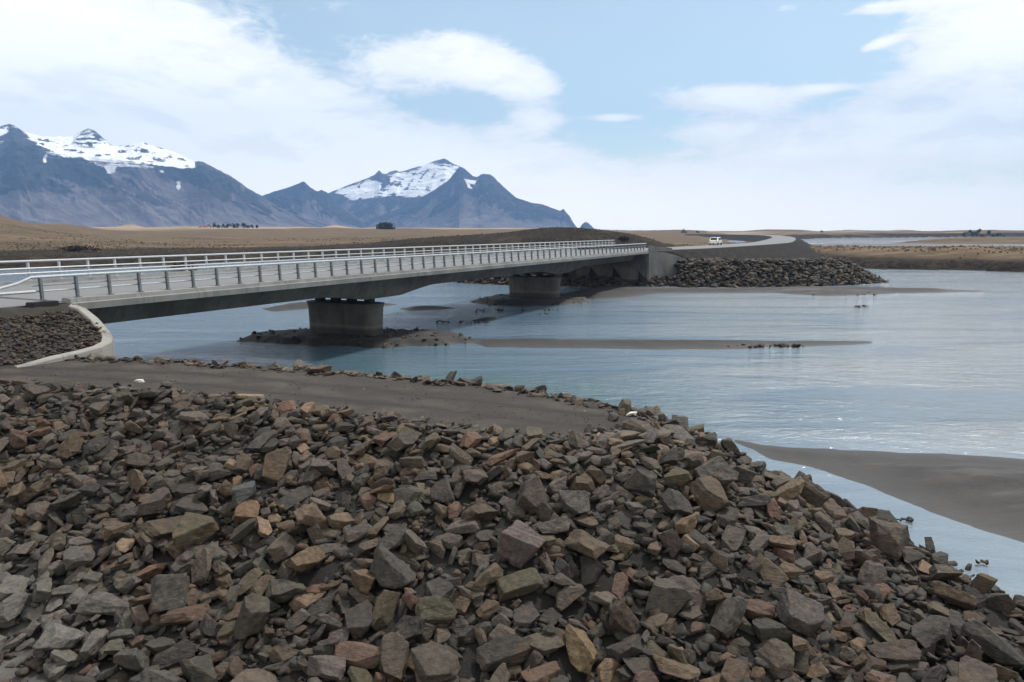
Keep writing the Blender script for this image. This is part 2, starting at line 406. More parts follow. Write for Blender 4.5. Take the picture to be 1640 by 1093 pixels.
def concrete(name, a, b, rust=0.0):
    m, t = material(name)
    p = t.pos()
    big = t.noise(p, .5, 5, .6); f = t.noise(p, 14, 5, .7); drip = t.noise(t.scale(p, (1.6, 1.6, .12)), 1.0, 5, .65, .3)
    c = t.mix(t.ramp(big, .3, .7), a, b); c = t.mix(t.m('MULTIPLY', t.ramp(drip, .5, .72), .5), c, tuple(k * .45 for k in a))
    c = t.mix(t.m('MULTIPLY', t.ramp(f, .5, .8), .25), c, tuple(k * 1.25 for k in b))
    zz = t.new('ShaderNodeSeparateXYZ'); t.l.new(p, zz.inputs[0])
    wl = t.ramp(t.m('ADD', zz.outputs[2], t.m('MULTIPLY', t.m('SUBTRACT', big, .5), .2)), .95, .75)
    c = t.mix(t.m('MULTIPLY', wl, .6), c, tuple(k * .4 for k in a))
    line = t.m('MULTIPLY', t.ramp(zz.outputs[2], .9, .98), t.ramp(zz.outputs[2], 1.2, 1.1))
    c = t.mix(t.m('MULTIPLY', line, .3), c, tuple(k * 1.5 for k in b))
    along = t.new('ShaderNodeVectorMath', operation='DOT_PRODUCT'); t.put(along.inputs[0], p); along.inputs[1].default_value = (DU[0], DU[1], 0)
    fr = t.m('FRACT', t.m('DIVIDE', along.outputs['Value'], 3.1)); jt = t.ramp(t.m('ABSOLUTE', t.m('SUBTRACT', fr, .5)), .012, .004)
    fr2 = t.m('FRACT', t.m('DIVIDE', zz.outputs[2], .62)); jt2 = t.ramp(t.m('ABSOLUTE', t.m('SUBTRACT', fr2, .5)), .03, .01)
    c = t.mix(t.m('MULTIPLY', t.m('MAXIMUM', jt, t.m('MULTIPLY', jt2, .5)), .45), c, tuple(k * .4 for k in a))
    t.surface(c, .85, t.bump(f, .25, .02), .3)
    return m
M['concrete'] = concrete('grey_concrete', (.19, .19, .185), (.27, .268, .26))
M['concrete_dark'] = concrete('shaded_concrete', (.062, .059, .055), (.115, .109, .10))  # deck's shade put into the darker base colour, besides the drip stains
M['concrete_pale'] = concrete('pale_concrete', (.20, .193, .178), (.30, .29, .268))
def metal(name, c, r=.45):
    m, t = material(name); p = t.pos(); f = t.noise(p, 9, 4, .6)
    t.surface(t.mix(t.ramp(f, .3, .7), tuple(k * .8 for k in c), c), r, None, .5, .35); return m
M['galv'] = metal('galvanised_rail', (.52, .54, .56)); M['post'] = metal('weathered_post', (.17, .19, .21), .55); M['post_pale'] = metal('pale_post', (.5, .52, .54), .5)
m, t = material('asphalt'); p = t.pos(); f = t.noise(p, 25, 4, .7); g = t.noise(t.scale(p, (.3, .3, .3)), 1.0, 4, .6)
t.surface(t.mix(t.ramp(f, .3, .7), t.mix(g, (.10, .10, .105), (.13, .13, .135)), (.19, .19, .195)), .8, t.bump(f, .3, .01), .35); M['asphalt'] = m
m, t = material('road_paint'); t.surface((.75, .75, .72), .6); M['paint'] = m
def plain(name, c, r=.6, spec=.4, metal=0.0):
    m, t = material(name); p = t.pos(); f = t.noise(p, 6, 4, .6); t.surface(t.mix(t.ramp(f, .3, .7), tuple(k * .85 for k in c), c), r, None, spec, metal); return m
M['black'] = plain('black_rubber', (.012, .012, .012), .7); M['white'] = plain('white_car_paint', (.8, .8, .8), .3, .5); M['glass'] = plain('dark_glass', (.012, .014, .016), .08, .6)
M['redroof'] = plain('red_roof', (.22, .07, .05), .7); M['wallw'] = plain('white_wall', (.72, .72, .70), .8); M['bark'] = plain('bark', (.05, .04, .03), .9)
M['light'] = plain('lamp_lens', (.5, .1, .08), .25)
def leaf(name, a, b):
    m, t = material(name); n = t.noise(t.pos(), .7, 4, .7); t.surface(t.mix(t.ramp(n, .3, .7), a, b), .8, None, .2); return m
M['leaf'] = leaf('dark_foliage', (.014, .018, .010), (.045, .048, .026)); M['heath'] = leaf('heather_foliage', (.014, .011, .009), (.050, .036, .024))

# ================================================================== water, near bank
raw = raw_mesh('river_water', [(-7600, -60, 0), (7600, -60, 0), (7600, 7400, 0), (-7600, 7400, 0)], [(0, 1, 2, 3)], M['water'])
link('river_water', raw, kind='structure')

def line_dist(X, Y, L):
    best = np.full(X.shape, 1e18); tt = np.zeros(X.shape)
    for k, ((x0, y0), (x1, y1)) in enumerate(zip(L[:-1], L[1:])):
        ex, ey = x1 - x0, y1 - y0
        t = np.clip(((X - x0) * ex + (Y - y0) * ey) / (ex * ex + ey * ey), 0, 1)
        d = (X - x0 - t * ex) ** 2 + (Y - y0 - t * ey) ** 2; m = d < best
        best = np.where(m, d, best); tt = np.where(m, k + t, tt)
    return np.sqrt(best), tt
def in_view_ground():
    xs = np.arange(-60, 15.01, .2); ys = np.arange(-40, 60.01, .25)
    X, Y = np.meshgrid(xs, ys); Z, d = near_ground(X, Y)
    E = embank(X, Y)
    Z = Z + (fbm(X * 1.3, Y * 1.3, 3) - .5) * .10 * (d < 0) + (fbm(X * 2, Y * 2, 3) - .5) * .16 * (d >= 0)
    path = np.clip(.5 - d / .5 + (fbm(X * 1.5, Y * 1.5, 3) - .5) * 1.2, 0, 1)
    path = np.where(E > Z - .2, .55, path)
    px = np.where(Y > 3, 820 + FPX * X / np.maximum(Y * math.cos(PITCH) + 7.8 * math.sin(PITCH), 1), -999)
    cl_ = [gp(a, b, crest_from_px(a))[:2] for a, b in [(-300, 588), (0, 592), (150, 597), (300, 605), (450, 619), (600, 634), (750, 651), (870, 667), (960, 676)]]
    dc, _ = line_dist(X, Y, cl_); rut = np.exp(-((dc - .8 + (fbm(X * .4, Y * .4, 2) - .5) * .5) / .2) ** 2) * (d < -.3)
    dust = np.clip((-5.6 - X - (Y - 10) * .8) / 2.2 , 0, 1) * np.clip((16.5 - Y) / 3, 0, 1)
    Z = np.where(Z < -.85, -2.0, Z)
    return raw_mesh('riverbank', np.stack([X, Y, Z], -1).reshape(-1, 3), grid_faces(len(xs), len(ys)), M['gravel'], True, {'path': path.ravel(), 'dust': dust.ravel(), 'rut': rut.ravel()})
link('riverbank_ground', in_view_ground(), kind='structure')

# ================================================================== sandbars
def bar(px_poly, h, slope, res, mat='sand', seed=0, name='sandbar', nz=.35, wet=.35, kind='structure', edge=1.0, **props):
    P = [gp(a, b, 0)[:2] for a, b in px_poly]
    A = np.array(P); lo = A.min(0) - 2; hi = A.max(0) + 2
    xs = np.arange(lo[0], hi[0], res); ys = np.arange(lo[1], hi[1], res)
    X, Y = np.meshgrid(xs, ys); d, _, _ = poly_dist(X, Y, P)
    d = d + (fbm(X * .5 + seed, Y * .5, 4) - .5) * 2.2 * edge
    Z = np.minimum(h, -d * slope) ; Z = Z + (fbm(X * 1.4 + seed * 3, Y * 1.4, 4) - .5) * nz * np.clip(-d / 1.0, 0, 1)
    F = grid_faces(len(xs), len(ys)); z = Z.ravel(); keep = (z[F] > -.12).any(1); F = F[keep]
    used = np.unique(F); mp = np.zeros(len(z), int); mp[used] = np.arange(len(used))
    V = np.stack([X, Y, Z], -1).reshape(-1, 3)[used]
    me = raw_mesh(name, V, mp[F], M[mat], True, {'wet': np.clip((wet - V[:, 2]) / wet, 0, 1) ** 1.5})
    link(name, me, kind=kind, **props)
    return V
bars = []
bars.append(bar([(1165, 702), (1225, 713), (1290, 718), (1400, 723), (1520, 729), (1640, 737), (2000, 760), (2300, 800), (2300, 1100), (1900, 960), (1640, 868), (1560, 845), (1480, 812), (1420, 790), (1360, 768), (1300, 748), (1240, 735)], .45, .10, .15, nz=.10, edge=.35, seed=1))
bars.append(bar([(735, 543), (860, 543), (1000, 544), (1130, 545), (1260, 546), (1392, 547), (1402, 550), (1330, 554), (1230, 557), (1160, 560), (1060, 560), (900, 558), (780, 557)], .34, .14, .3, nz=.10, edge=.4, seed=2))
isl1 = bar([(388, 546), (420, 537), (470, 533), (560, 531), (690, 534), (745, 541), (760, 548), (700, 556), (600, 557), (520, 555), (440, 552)], .42, .5, .22, nz=.25, seed=3, name='pier_island')
isl2 = bar([(754, 484), (785, 477), (860, 474), (935, 477), (950, 483), (900, 489), (830, 490), (780, 489)], .45, .4, .3, nz=.25, seed=4, name='pier_island')
bars.append(bar([(640, 495), (690, 491), (730, 494), (700, 497), (655, 498)], .3, .25, .25, nz=.15, seed=5, edge=.5))
bars.append(bar([(420, 495), (470, 487), (540, 485), (640, 488), (600, 493), (500, 494), (440, 500)], .35, .2, .3, nz=.15, seed=6, edge=.5))
bars.append(bar([(905, 470), (960, 462), (1060, 464), (1140, 465), (1290, 462), (1440, 464), (1590, 467), (1430, 471), (1330, 475), (1240, 470), (1130, 470), (1060, 470), (1000, 477), (950, 480)], .45, .2, .4, nz=.15, seed=7, edge=.5))
bars.append(bar([(755, 514), (775, 509), (800, 511), (785, 516)], .3, .3, .2, nz=.2, seed=8, edge=.3))

# ================================================================== far land
ROAD_XY = [UP(60, 35.5), UP(90, 35.5), UP(107.5, 35.5), UP(117, 33.6), UP(128, 30.6), UP(150, 27.6), UP(180, 25.2)] + [gp(a, b, 5.07)[:2] for a, b in [(1238, 388), (1252, 383.4), (1254, 380.5), (1244, 378.3), (1222, 376.8), (1160, 375.6), (1100, 375), (1050, 374.5)]]
def smooth_path(P, n):
    P = [Vector((a, b, 0)) for a, b in P]; out = []
    for i in range(1, len(P) - 2):
        for k in range(n):
            t = k / n; a, b, c, d = P[i - 1], P[i], P[i + 1], P[i + 2]
            out.append(.5 * ((2 * b) + (c - a) * t + (2 * a - 5 * b + 4 * c - d) * t * t + (3 * b - a - 3 * c + d) * t ** 3))
    return [(v.x, v.y) for v in out]
ROADC = smooth_path(ROAD_XY, 8)
SPUR = [UP(114, 28), gp(1110, 420, 3.3)[:2], gp(1170, 420, 3.3)[:2], gp(1240, 420.5, 3.2)[:2], gp(1300, 421.5, 3.0)[:2], gp(1335, 423, 2.7)[:2]]
SPUR2 = [UP(106, 40), UP(106.5, 46), UP(108, 54), UP(113, 62)]
W_FIELD = [gp(a, b)[:2] for a, b in [(-1100, 440), (-500, 438), (0, 433), (150, 430), (300, 423), (450, 416), (560, 412), (640, 410), (760, 409), (880, 412), (960, 413), (1090, 414), (1200, 410), (1290, 406), (1300, 400),
          (1292, 392), (1280, 384), (1330, 382), (1700, 380), (2600, 380)]] + [(5200, 2500), (5200, 9000), (-9000, 9000), (-9000, 200)]
W_RIGHT = [gp(a, b)[:2] for a, b in [(1235, 415), (1300, 424), (1370, 430), (1450, 432), (1550, 434), (1640, 437), (1900, 443), (2600, 455), (2600, 410), (1900, 412), (1640, 411), (1500, 410), (1380, 412), (1330, 408), (1290, 404), (1245, 402)]]
W_STRIP = [gp(a, b)[:2] for a, b in [(1425, 390), (1500, 391), (1640, 391.5), (2300, 393), (2300, 383), (1640, 384), (1500, 385)]]
BAY = [gp(a, b, .6)[:2] for a, b in [(1112, 381), (1130, 389), (1160, 393), (1215, 392), (1250, 388), (1262, 384), (1258, 380), (1235, 378.6), (1160, 378.2)]]
def bumpy(X, Y, px, D, h, wpx, wd):
    x0 = (px - 820) / FPX * D; return h * np.exp(-((X - x0 * Y / D) / (wpx / FPX * D)) ** 2 - ((Y - D) / wd) ** 2)
def far_height(X, Y):
    R = np.hypot(X, Y)
    dF, _, _ = poly_dist(X, Y, W_FIELD); dF = dF + (fbm(X * .06, Y * .06, 4) - .5) * 10
    ins = np.maximum(-dF, 0)
    az = X / np.maximum(Y, 1) * FPX + 820
    left = np.clip((1120 - az) / 260, 0, 1)
    plat = np.interp(R, [100, 180, 300, 520, 900, 1600, 4000, 8000], [1.6, 2.2, 3.0, 5.2, 11.0, 11.5, 9, 6]) * left + np.interp(R, [100, 300, 600, 900, 1300, 2500, 8000], [1.4, 1.8, 2.2, 4.0, 6.2, 5.5, 5.0]) * (1 - left)
    amp = np.interp(R, [100, 250, 600, 1200, 8000], [.25, .5, 1.1, 2.2, 3.0])
    nz = (fbm(X * .018, Y * .018, 5) - .5) * 2 * amp
    zF = np.where(dF < 0, np.minimum(plat + nz, .1 + ins * .32), -1.5)
    hills = bumpy(X, Y, 905, 250, 5.9, 115, 50) + bumpy(X, Y, 1010, 235, 2.2, 70, 40) + bumpy(X, Y, 740, 270, 3.2, 130, 55) + bumpy(X, Y, -60, 480, 15.0, 115, 130) + bumpy(X, Y, -320, 420, 16.0, 220, 150) + bumpy(X, Y, 110, 560, 4.5, 60, 80)
    hills += bumpy(X, Y, 215, 900, 5.0, 22, 40) + bumpy(X, Y, 300, 1100, 3.5, 60, 60) + bumpy(X, Y, 540, 950, 4.6, 22, 40) + bumpy(X, Y, 450, 1200, 3.0, 90, 60) + bumpy(X, Y, 1090, 1100, 4, 60, 70) + bumpy(X, Y, 1250, 1200, 4.0, 60, 60)
    hills += bumpy(X, Y, 1360, 1300, 2.6, 35, 60) + bumpy(X, Y, 1440, 1300, 3.0, 30, 60) + bumpy(X, Y, 1580, 1150, 2.4, 80, 60)
    zF = np.where(dF < -2, zF + hills * np.clip(ins / 20, 0, 1), zF)
    dR, _, _ = poly_dist(X, Y, W_RIGHT); dR = dR + (fbm(X * .12, Y * .12, 4) - .5) * 7
    iR = np.maximum(-dR, 0)
    zR = np.where(dR < 0, np.minimum(3.3 + (fbm(X * .05, Y * .05, 4) - .5) * 1.8 + bumpy(X, Y, 1550, 172, .8, 40, 10), .05 + iR * .22 + np.clip(iR - 2, 0, 1.5) * .5), -1.5)
    dS, _, _ = poly_dist(X, Y, W_STRIP); dS = dS + (fbm(X * .05, Y * .05, 4) - .5) * 16; zS = np.where(dS < 0, np.minimum(2.8 + (fbm(X * .03, Y * .03, 4) - .5) * 2, -dS * .12), -1.5)
    # mud flats of the lagoon
    mud = (X > 55) & (Y > 170) & (Y < 900)
    mz = (fbm(X * .012 + 5, Y * .03, 5) - .42) * 1.6
    zM = np.where(mud, np.minimum(mz, .25), -1.5)
    dB, _, _ = poly_dist(X, Y, BAY); inb = np.clip(-dB / 25, 0, 1)
    zF = zF * (1 - inb) + inb * .55; zM = np.where(dB < -8, .62 + (fbm(X * .02, Y * .02, 4) - .5) * .5, zM)
    # road and guide banks
    dr, tr = line_dist(X, Y, ROADC)
    zr = 5.03 - np.maximum(dr - 5.6, 0) / 1.9
    uu = X * DU[0] + Y * DU[1]
    pp = X * DP[0] + Y * DP[1]; cut = np.where(pp < 30.2, np.interp(pp, [20, 25.6, 26.4, 27.5, 28.6, 29.5, 30.2], [115.6, 115.3, 114.7, 113.6, 112.0, 110.0, 108.6]), 108.2); zr = np.where(uu < cut, np.where(pp < 26.6, np.minimum(zr, 4.0 - (cut - uu) * .62), -9), zr)
    d1, _ = line_dist(X, Y, SPUR); z1 = np.interp(d1, [0, 1.8, 7.5, 12], [3.25, 3.15, -.25, -2.5]) + (fbm(X * .8, Y * .8, 3) - .5) * .25
    d2, _ = line_dist(X, Y, SPUR2); z2 = np.interp(d2, [0, 1.8, 7.5, 12], [3.25, 3.15, -.25, -2.5])
    z1 = np.where((uu < cut) & (pp > 25.2), np.minimum(z1, 1.15 - (cut - uu) * .25), z1); z2 = np.where((uu < 108.1) & (pp < 43), np.minimum(z2, .9 - (108.1 - uu) * .2), z2)
    stone = np.maximum(np.maximum(z1, z2), zr)
    base = np.maximum(np.maximum(zF, zR), np.maximum(zS, zM))
    Z = np.maximum(base, stone)
    return dict(Z=Z, dF=dF, dR=dR, base=base, stone=stone, zM=zM, zF=zF, zR=zR, zr=zr, z1=np.maximum(z1, z2), zS=zS)
th = np.radians(np.linspace(-58, 58, 1150)); rr = np.exp(np.linspace(math.log(88), math.log(7300), 430))
TH, RR = np.meshgrid(th, rr); X = RR * np.sin(TH); Y = RR * np.cos(TH)
q = far_height(X, Y)
Z = q['Z']
ok = (q['base'] <= q['stone'] + .02) & (q['stone'] > -.3)
bankdark = np.clip(1.0 - (-q['dF'] - 6 - 38 * fbm(X * .03, Y * .03, 4)) / 9, 0, 1) * (q['dF'] < 2) * np.clip(.55 + fbm(X * .2, Y * .2, 3), 0, 1) + np.clip(1 - (-q['dR'] - 5) / 3.5, 0, 1) * (q['dR'] < 2)
veg = np.clip((fbm(X * .022 + 9, Y * .045, 5) - .56) * 7, 0, 1) * np.clip(1 - (RR - 150) / 350, .12, 1)
AZP = X / np.maximum(Y, 1) * FPX + 820
hump = np.exp(-((AZP - 960) / 150) ** 2 - ((RR - 228) / 26) ** 2)
dark = np.clip(np.maximum(np.maximum(bankdark, veg * .6), hump * .42 * (fbm(X * .08, Y * .08, 4) + .25)), 0, 1)
pale = np.clip((RR - 640) / 200, 0, 1) * np.clip((1050 - AZP) / 250, 0, 1) * np.clip((fbm(X * .005 + 3, Y * .012, 4) - .36) * 4, 0, 1) * (RR < 2500)
pale = np.maximum(pale, np.clip((fbm(X * .004, Y * .02, 4) - .52) * 7, 0, 1) * (RR > 900) * (AZP > 1130) * .8)
mudm = ((q['zM'] >= q['base'] - .01) & ~ok).astype(float)
me = raw_mesh('far_land', np.stack([X, Y, Z], -1).reshape(-1, 3), grid_faces(len(th), len(rr)), M['land'], True,
              {'dark': dark.ravel(), 'pale': pale.ravel(), 'stone': ok.astype(float).ravel(), 'mud': mudm.ravel()})
link('far_land', me, kind='structure')
def far_z(x, y):
    return float(far_height(np.array([[x]]), np.array([[y]]))['Z'][0, 0])

# roads: the approach on this bank and the one beyond the bridge
def ribbon(name, cpts, half, z, mat, off=0.0):
    V = []
    for i, (x, y) in enumerate(cpts):
        a = cpts[max(i - 1, 0)]; b = cpts[min(i + 1, len(cpts) - 1)]
        dx, dy = b[0] - a[0], b[1] - a[1]; L = math.hypot(dx, dy); nx, ny = -dy / L, dx / L
        V += [(x + nx * (off + half), y + ny * (off + half), z), (x + nx * (off - half), y + ny * (off - half), z)]
    F = [(2 * i, 2 * i + 1, 2 * i + 3, 2 * i + 2) for i in range(len(cpts) - 1)]
    link(name, raw_mesh(name, V, F, mat), kind='structure')
far_c = [c for c in ROADC if c[0] * DU[0] + c[1] * DU[1] > 107.6]
near_c = [UP(u, 35.5) for u in range(-60, 20, 3)] + [UP(19.85, 35.5)]
ribbon('road', near_c, 5.3, 5.06, M['asphalt']); ribbon('road', [UP(107.55, 35.5)] + far_c, 4.6, 5.07, M['asphalt'])

# ================================================================== mountains
def mountain(name, ridge, rim, Rrim, Rridge, toe_k, seed, snow_fn, n_az=420, base=4.0, cliff_lo=.52, rough=1.0, slant=0.0):
    ridge = np.array(ridge, float); rim = np.array(rim, float)
    pa = np.linspace(ridge[0, 0], ridge[-1, 0], n_az)
    def ang(px, py):
        c, s = math.cos(PITCH), math.sin(PITCH); a = (px - 820) / FPX; b = -(py - 546.5) / FPX
        dy = c + b * s; dz = -s + b * c; return np.arctan2(a, dy), dz / np.hypot(a, dy)
    yr = np.interp(pa, ridge[:, 0], ridge[:, 1]); ym = np.interp(pa, rim[:, 0], rim[:, 1])
    az, tr = ang(pa, yr); _, tm = ang(pa, ym)
    Hr = EYE + tr * Rridge; Hm = np.minimum(EYE + tm * Rrim, Hr)
    t = np.concatenate([np.linspace(0, 1, 120), np.linspace(1, 2, 60)[1:], np.linspace(2, 3, 30)[1:]])
    A, T = np.meshgrid(az, t); HR = np.tile(Hr, (len(t), 1)); HM = np.tile(Hm, (len(t), 1)); PX = np.tile(pa, (len(t), 1))
    Rtoe = Rrim - toe_k * np.maximum(HM - base, 40)
    sx = A * Rrim / 170.0
    warp = (fbm(sx * .35 + seed, T * 1.2, 3) - .5) * 1.4 + slant * (1 - np.minimum(T, 1))
    g1 = ridged(sx * .45 + warp + seed, T * .9 + seed, 3); g2 = ridged(sx * 1.4 + warp * 2 + seed * 2, T * 3.0, 5, .6)
    T1 = np.clip(T, 0, 1)
    s = T1 + ((g1 - .62) * .50 + (g2 - .6) * .36) * np.sin(np.pi * np.clip(T1, 0, 1)) ** .8 * rough
    s = np.clip(s, 0, 1)
    f = np.where(s < .55, s * .78, .429 + (s - .55) * 1.27)
    f = f * f * .25 + f * .75
    H = base + (HM - base) * f
    T2 = np.clip(T - 1, 0, 1); H = H + (HR - HM) * T2 + (fbm(sx * 1.1, T * 6 + seed, 5) - .5) * 2 * .16 * (HR - HM) * np.sin(np.pi * T2)
    T3 = np.clip(T - 2, 0, 1); H = H * (1 - T3) + base * T3
    H = H + (ridged(sx * 3.5, T * 14 + seed, 4, .6) - .6) * 22 * rough * np.clip((T - .45) * 4, 0, 1) * np.clip((2.05 - T) * 8, .25, 1) * np.clip((HM - base) / 250, .1, 1)
    R = np.where(T <= 1, Rtoe + (Rrim - Rtoe) * T, Rrim + (Rridge - Rrim) * T2 + T3 * np.maximum(HR, 60) * 1.2)
    R = R + (g1 - .6) * 90 * rough * np.sin(np.pi * T1) 
    H = np.where((T < .02), -6, H)
    X = R * np.sin(A); Y = R * np.cos(A)
    lobes = (g2 - .6) * 1.0 + (g1 - .6) * .7
    streak = fbm(sx * 3.2 + warp * 4 + seed, T * .9, 5, .6)
    cliff = np.clip((s - cliff_lo) * 4.2 + lobes * 2.6 + (streak - .5) * .8, 0, 1) * np.where(T > 1.02, .75, 1)
    # where snow lies, read from the slope's own place
    d = np.hypot(X, Y); c_, s_ = math.cos(PITCH), math.sin(PITCH); dz = H - EYE
    dep = Y * c_ - dz * s_; PY = 546.5 - FPX * (Y * s_ + dz * c_) / dep; PXX = 820 + FPX * X / dep
    snow = snow_fn(PXX, PY, T, s, lobes)
    me = raw_mesh(name, np.stack([X, Y, H], -1).reshape(-1, 3), grid_faces(len(az), len(t)), M['mountain'], True,
                  {'snow': np.clip(snow, 0, 1).ravel(), 'cliff': cliff.ravel(), 'streak': streak.ravel()})
    link(name, me, kind='structure')
def inpoly(px, py, P, soft):
    d, _, _ = poly_dist(px, py, P); return np.clip(.5 - d / soft, 0, 1)
L_RIDGE = [(-700, 262), (-520, 236), (-380, 215), (-260, 224), (-160, 200), (-80, 214), (-30, 208), (0, 203), (15, 199), (24, 202), (37, 211), (52, 216), (68, 219), (92, 219), (116, 219), (124, 214), (130, 210), (141, 206), (153, 211), (166, 222), (180, 234), (199, 234), (214, 231), (228, 228), (249, 235), (270, 241), (284, 246), (300, 254), (311, 260), (323, 259), (341, 268), (372, 285), (397, 303), (418, 314), (446, 332), (490, 350), (545, 363), (575, 368)]
L_RIM = [(-700, 290), (-400, 262), (-160, 250), (-40, 246), (0, 244), (20, 226), (36, 232), (60, 234), (72, 240), (104, 249), (145, 253), (187, 256), (218, 260), (249, 266), (290, 271), (321, 266), (341, 272), (372, 288), (397, 306), (418, 317), (446, 335), (490, 353), (545, 365), (575, 369)]
def snow_L(px, py, T, s, lobes):
    sn = np.where(T > 1.0, 1.05, 0.0)
    peak = inpoly(px, py, [(-60, 195), (14, 194), (40, 212), (70, 246), (40, 262), (-60, 262)], 8)
    sn = sn - peak * .8 + inpoly(px, py, [(-10, 206), (12, 202), (14, 210), (-4, 226)], 7) * .7
    sn = sn - inpoly(px, py, [(122, 216), (140, 204), (152, 208), (184, 236), (160, 232), (150, 240), (122, 238), (112, 232)], 5) * .46
    sn = sn - np.clip((T - 1.9) * 8, 0, 1) * .55 * (px < 330) - np.where(px > 312, .9, 0)
    rib = fbm(px / 13.0, py / 3.6, 4); sn = sn - np.clip((rib - .56) * 6, 0, .75) * (T > 1)
    band = inpoly(px, py, [(55, 232), (110, 240), (190, 252), (260, 268), (250, 275), (140, 262), (60, 250)], 14)
    sn = sn + band * np.where(T <= 1, .55, 0) - lobes * .35 * np.where(T <= 1, 1, 0)
    for cx, cy, rx, ry in [(14, 256, 5, 9), (72, 258, 4, 7), (176, 272, 9, 7), (286, 300, 4, 8), (260, 275, 5, 3), (335, 275, 5, 4)]:
        sn = sn + .8 * np.exp(-((px - cx) / rx) ** 2 - ((py - cy) / ry) ** 2) * np.where(T <= 1, 1, .3)
    return sn
mountain('mountain', L_RIDGE, L_RIM, 4700, 5500, 1.75, 3.1, snow_L, 900, cliff_lo=.70, slant=-2.2)
M_RIDGE = [(330, 352), (380, 332), (420, 314), (448, 305), (476, 296), (484, 292), (488, 292), (497, 301), (507, 307), (516, 305), (524, 309), (538, 326), (556, 340), (575, 352), (592, 365)]
M_RIM = [(a, b + 5) for a, b in M_RIDGE]
mountain('mountain', M_RIDGE, M_RIM, 5600, 5720, 1.8, 8.7, lambda px, py, T, s, l: np.zeros_like(px), 300, cliff_lo=.55)
B_RIDGE = [(380, 366), (440, 350), (490, 325), (525, 310), (542, 303), (560, 296), (590, 285), (600, 280), (607, 273), (612, 278), (619, 279), (625, 275), (634, 273), (640, 276), (648, 274), (660, 270), (680, 264), (690, 260), (700, 257), (712, 254), (725, 262), (735, 266), (745, 271), (770, 300), (800, 340), (830, 366)]
B_RIM = [(a, min(b + 48, 366)) for a, b in B_RIDGE]
SNOW_B = [(536, 309), (556, 299), (580, 292), (606, 284), (622, 281), (640, 275), (662, 271), (690, 259), (714, 256), (740, 268), (750, 276), (730, 292), (700, 308), (680, 320), (655, 316), (630, 313), (600, 317), (565, 320)]
def snow_B(px, py, T, s, l):
    sn = inpoly(px, py, SNOW_B, 9) * 1.0
    sn = sn - inpoly(px, py, [(596, 288), (606, 270), (622, 284), (628, 296), (612, 296)], 7) * .7
    sn = sn - inpoly(px, py, [(690, 262), (712, 252), (732, 264), (722, 268), (706, 268)], 4) * .55 - inpoly(px, py, [(640, 276), (664, 268), (700, 268), (690, 274), (660, 280)], 5) * .35
    st = vnoise((px * .8 + py * .6) / 4.5, (py * .8 - px * .6) / 40)
    return sn - np.clip((st - .54) * 4, 0, 1) * .55 * inpoly(px, py, [(570, 296), (640, 282), (690, 272), (722, 276), (690, 306), (640, 312), (580, 316)], 12) - np.clip((fbm(px / 12.0, py / 4.0, 4) - .60) * 6, 0, .45)
mountain('mountain', B_RIDGE, B_RIM, 6000, 6500, 1.7, 5.3, snow_B, 520, cliff_lo=.75, rough=.6)
F_RIDGE = [(545, 368), (575, 360), (600, 349), (640, 334), (672, 319), (700, 302), (720, 288), (735, 268), (741, 269), (748, 274), (757, 283), (765, 284), (770, 280), (774, 279), (785, 280), (792, 285), (797, 291), (810, 303), (825, 316), (838, 321), (850, 325), (870, 328), (888, 335), (897, 338), (901, 336), (903, 335), (906, 340), (912, 346), (918, 357), (926, 367), (932, 369)]
F_RIM = [(a, min(b + 7, 369)) for a, b in F_RIDGE]
def snow_F(px, py, T, s, l):
    return inpoly(px, py, [(742, 286), (762, 289), (766, 286), (760, 296), (752, 294), (756, 303), (750, 300)], 4) * 1.0
mountain('mountain', F_RIDGE, F_RIM, 5650, 5760, 1.9, 12.4, snow_F, 520, cliff_lo=.68, slant=1.0)
S_RIDGE = [(920, 370), (927, 367), (933, 359), (938, 355.5), (943, 358), (949, 364), (957, 370)]
mountain('mountain', S_RIDGE, [(a, b + 1) for a, b in S_RIDGE], 5900, 5950, 1.6, 2.2, lambda px, py, T, s, l: np.zeros_like(px), 60, cliff_lo=.3)

# ================================================================== bridge
U0, U1 = 19.9, 107.6; PIER_U = (45.0, 79.8)
M['concrete_mid'] = concrete('weathered_concrete', (.12, .12, .117), (.18, .178, .172))
br = thing('road_bridge', 'long grey concrete road bridge with two piers and open metal railings across the river', 'bridge')
def X3(u, p, z): x, y = UP(u, p); return (x, y, z)
def girder_z(u):
    z = 3.72
    for q in PIER_U:
        d = abs(u - q); z -= .52 * max(0.0, 1 - max(0, d - 2.2) / 4.6) ** 1.3 if d < 6.8 else 0
    return z
def sweep(mb, sec_fn, us):
    mb.loft([[X3(u, p, z) for p, z in sec_fn(u)] for u in us])
us = [U0, U1]
d = MB(); sweep(d, lambda u: [(31.3, 4.60), (29.78, 4.74), (29.75, 5.02), (29.90, 5.04), (29.92, 5.22), (30.45, 5.24), (30.50, 5.08), (40.9, 5.16), (40.95, 5.34), (41.35, 5.34), (41.45, 5.14), (41.45, 4.86), (40.0, 4.60)], us)
d.build('deck', M['concrete'], br)
d = MB(); sweep(d, lambda u: [(30.515, 5.045), (30.515, 5.09), (40.89, 5.17), (40.89, 5.045)], [U0 + .05, U1 - .05]); d.build('road_surface', M['asphalt'], br)
gu = [U0 + .3 + k * (U1 - U0 - .6) / 150 for k in range(151)]
d = MB(); sweep(d, lambda u: [(31.55, 4.64), (32.1, girder_z(u)), (39.2, girder_z(u)), (39.8, 4.64)], gu); d.build('girder', M['concrete_dark'], br)
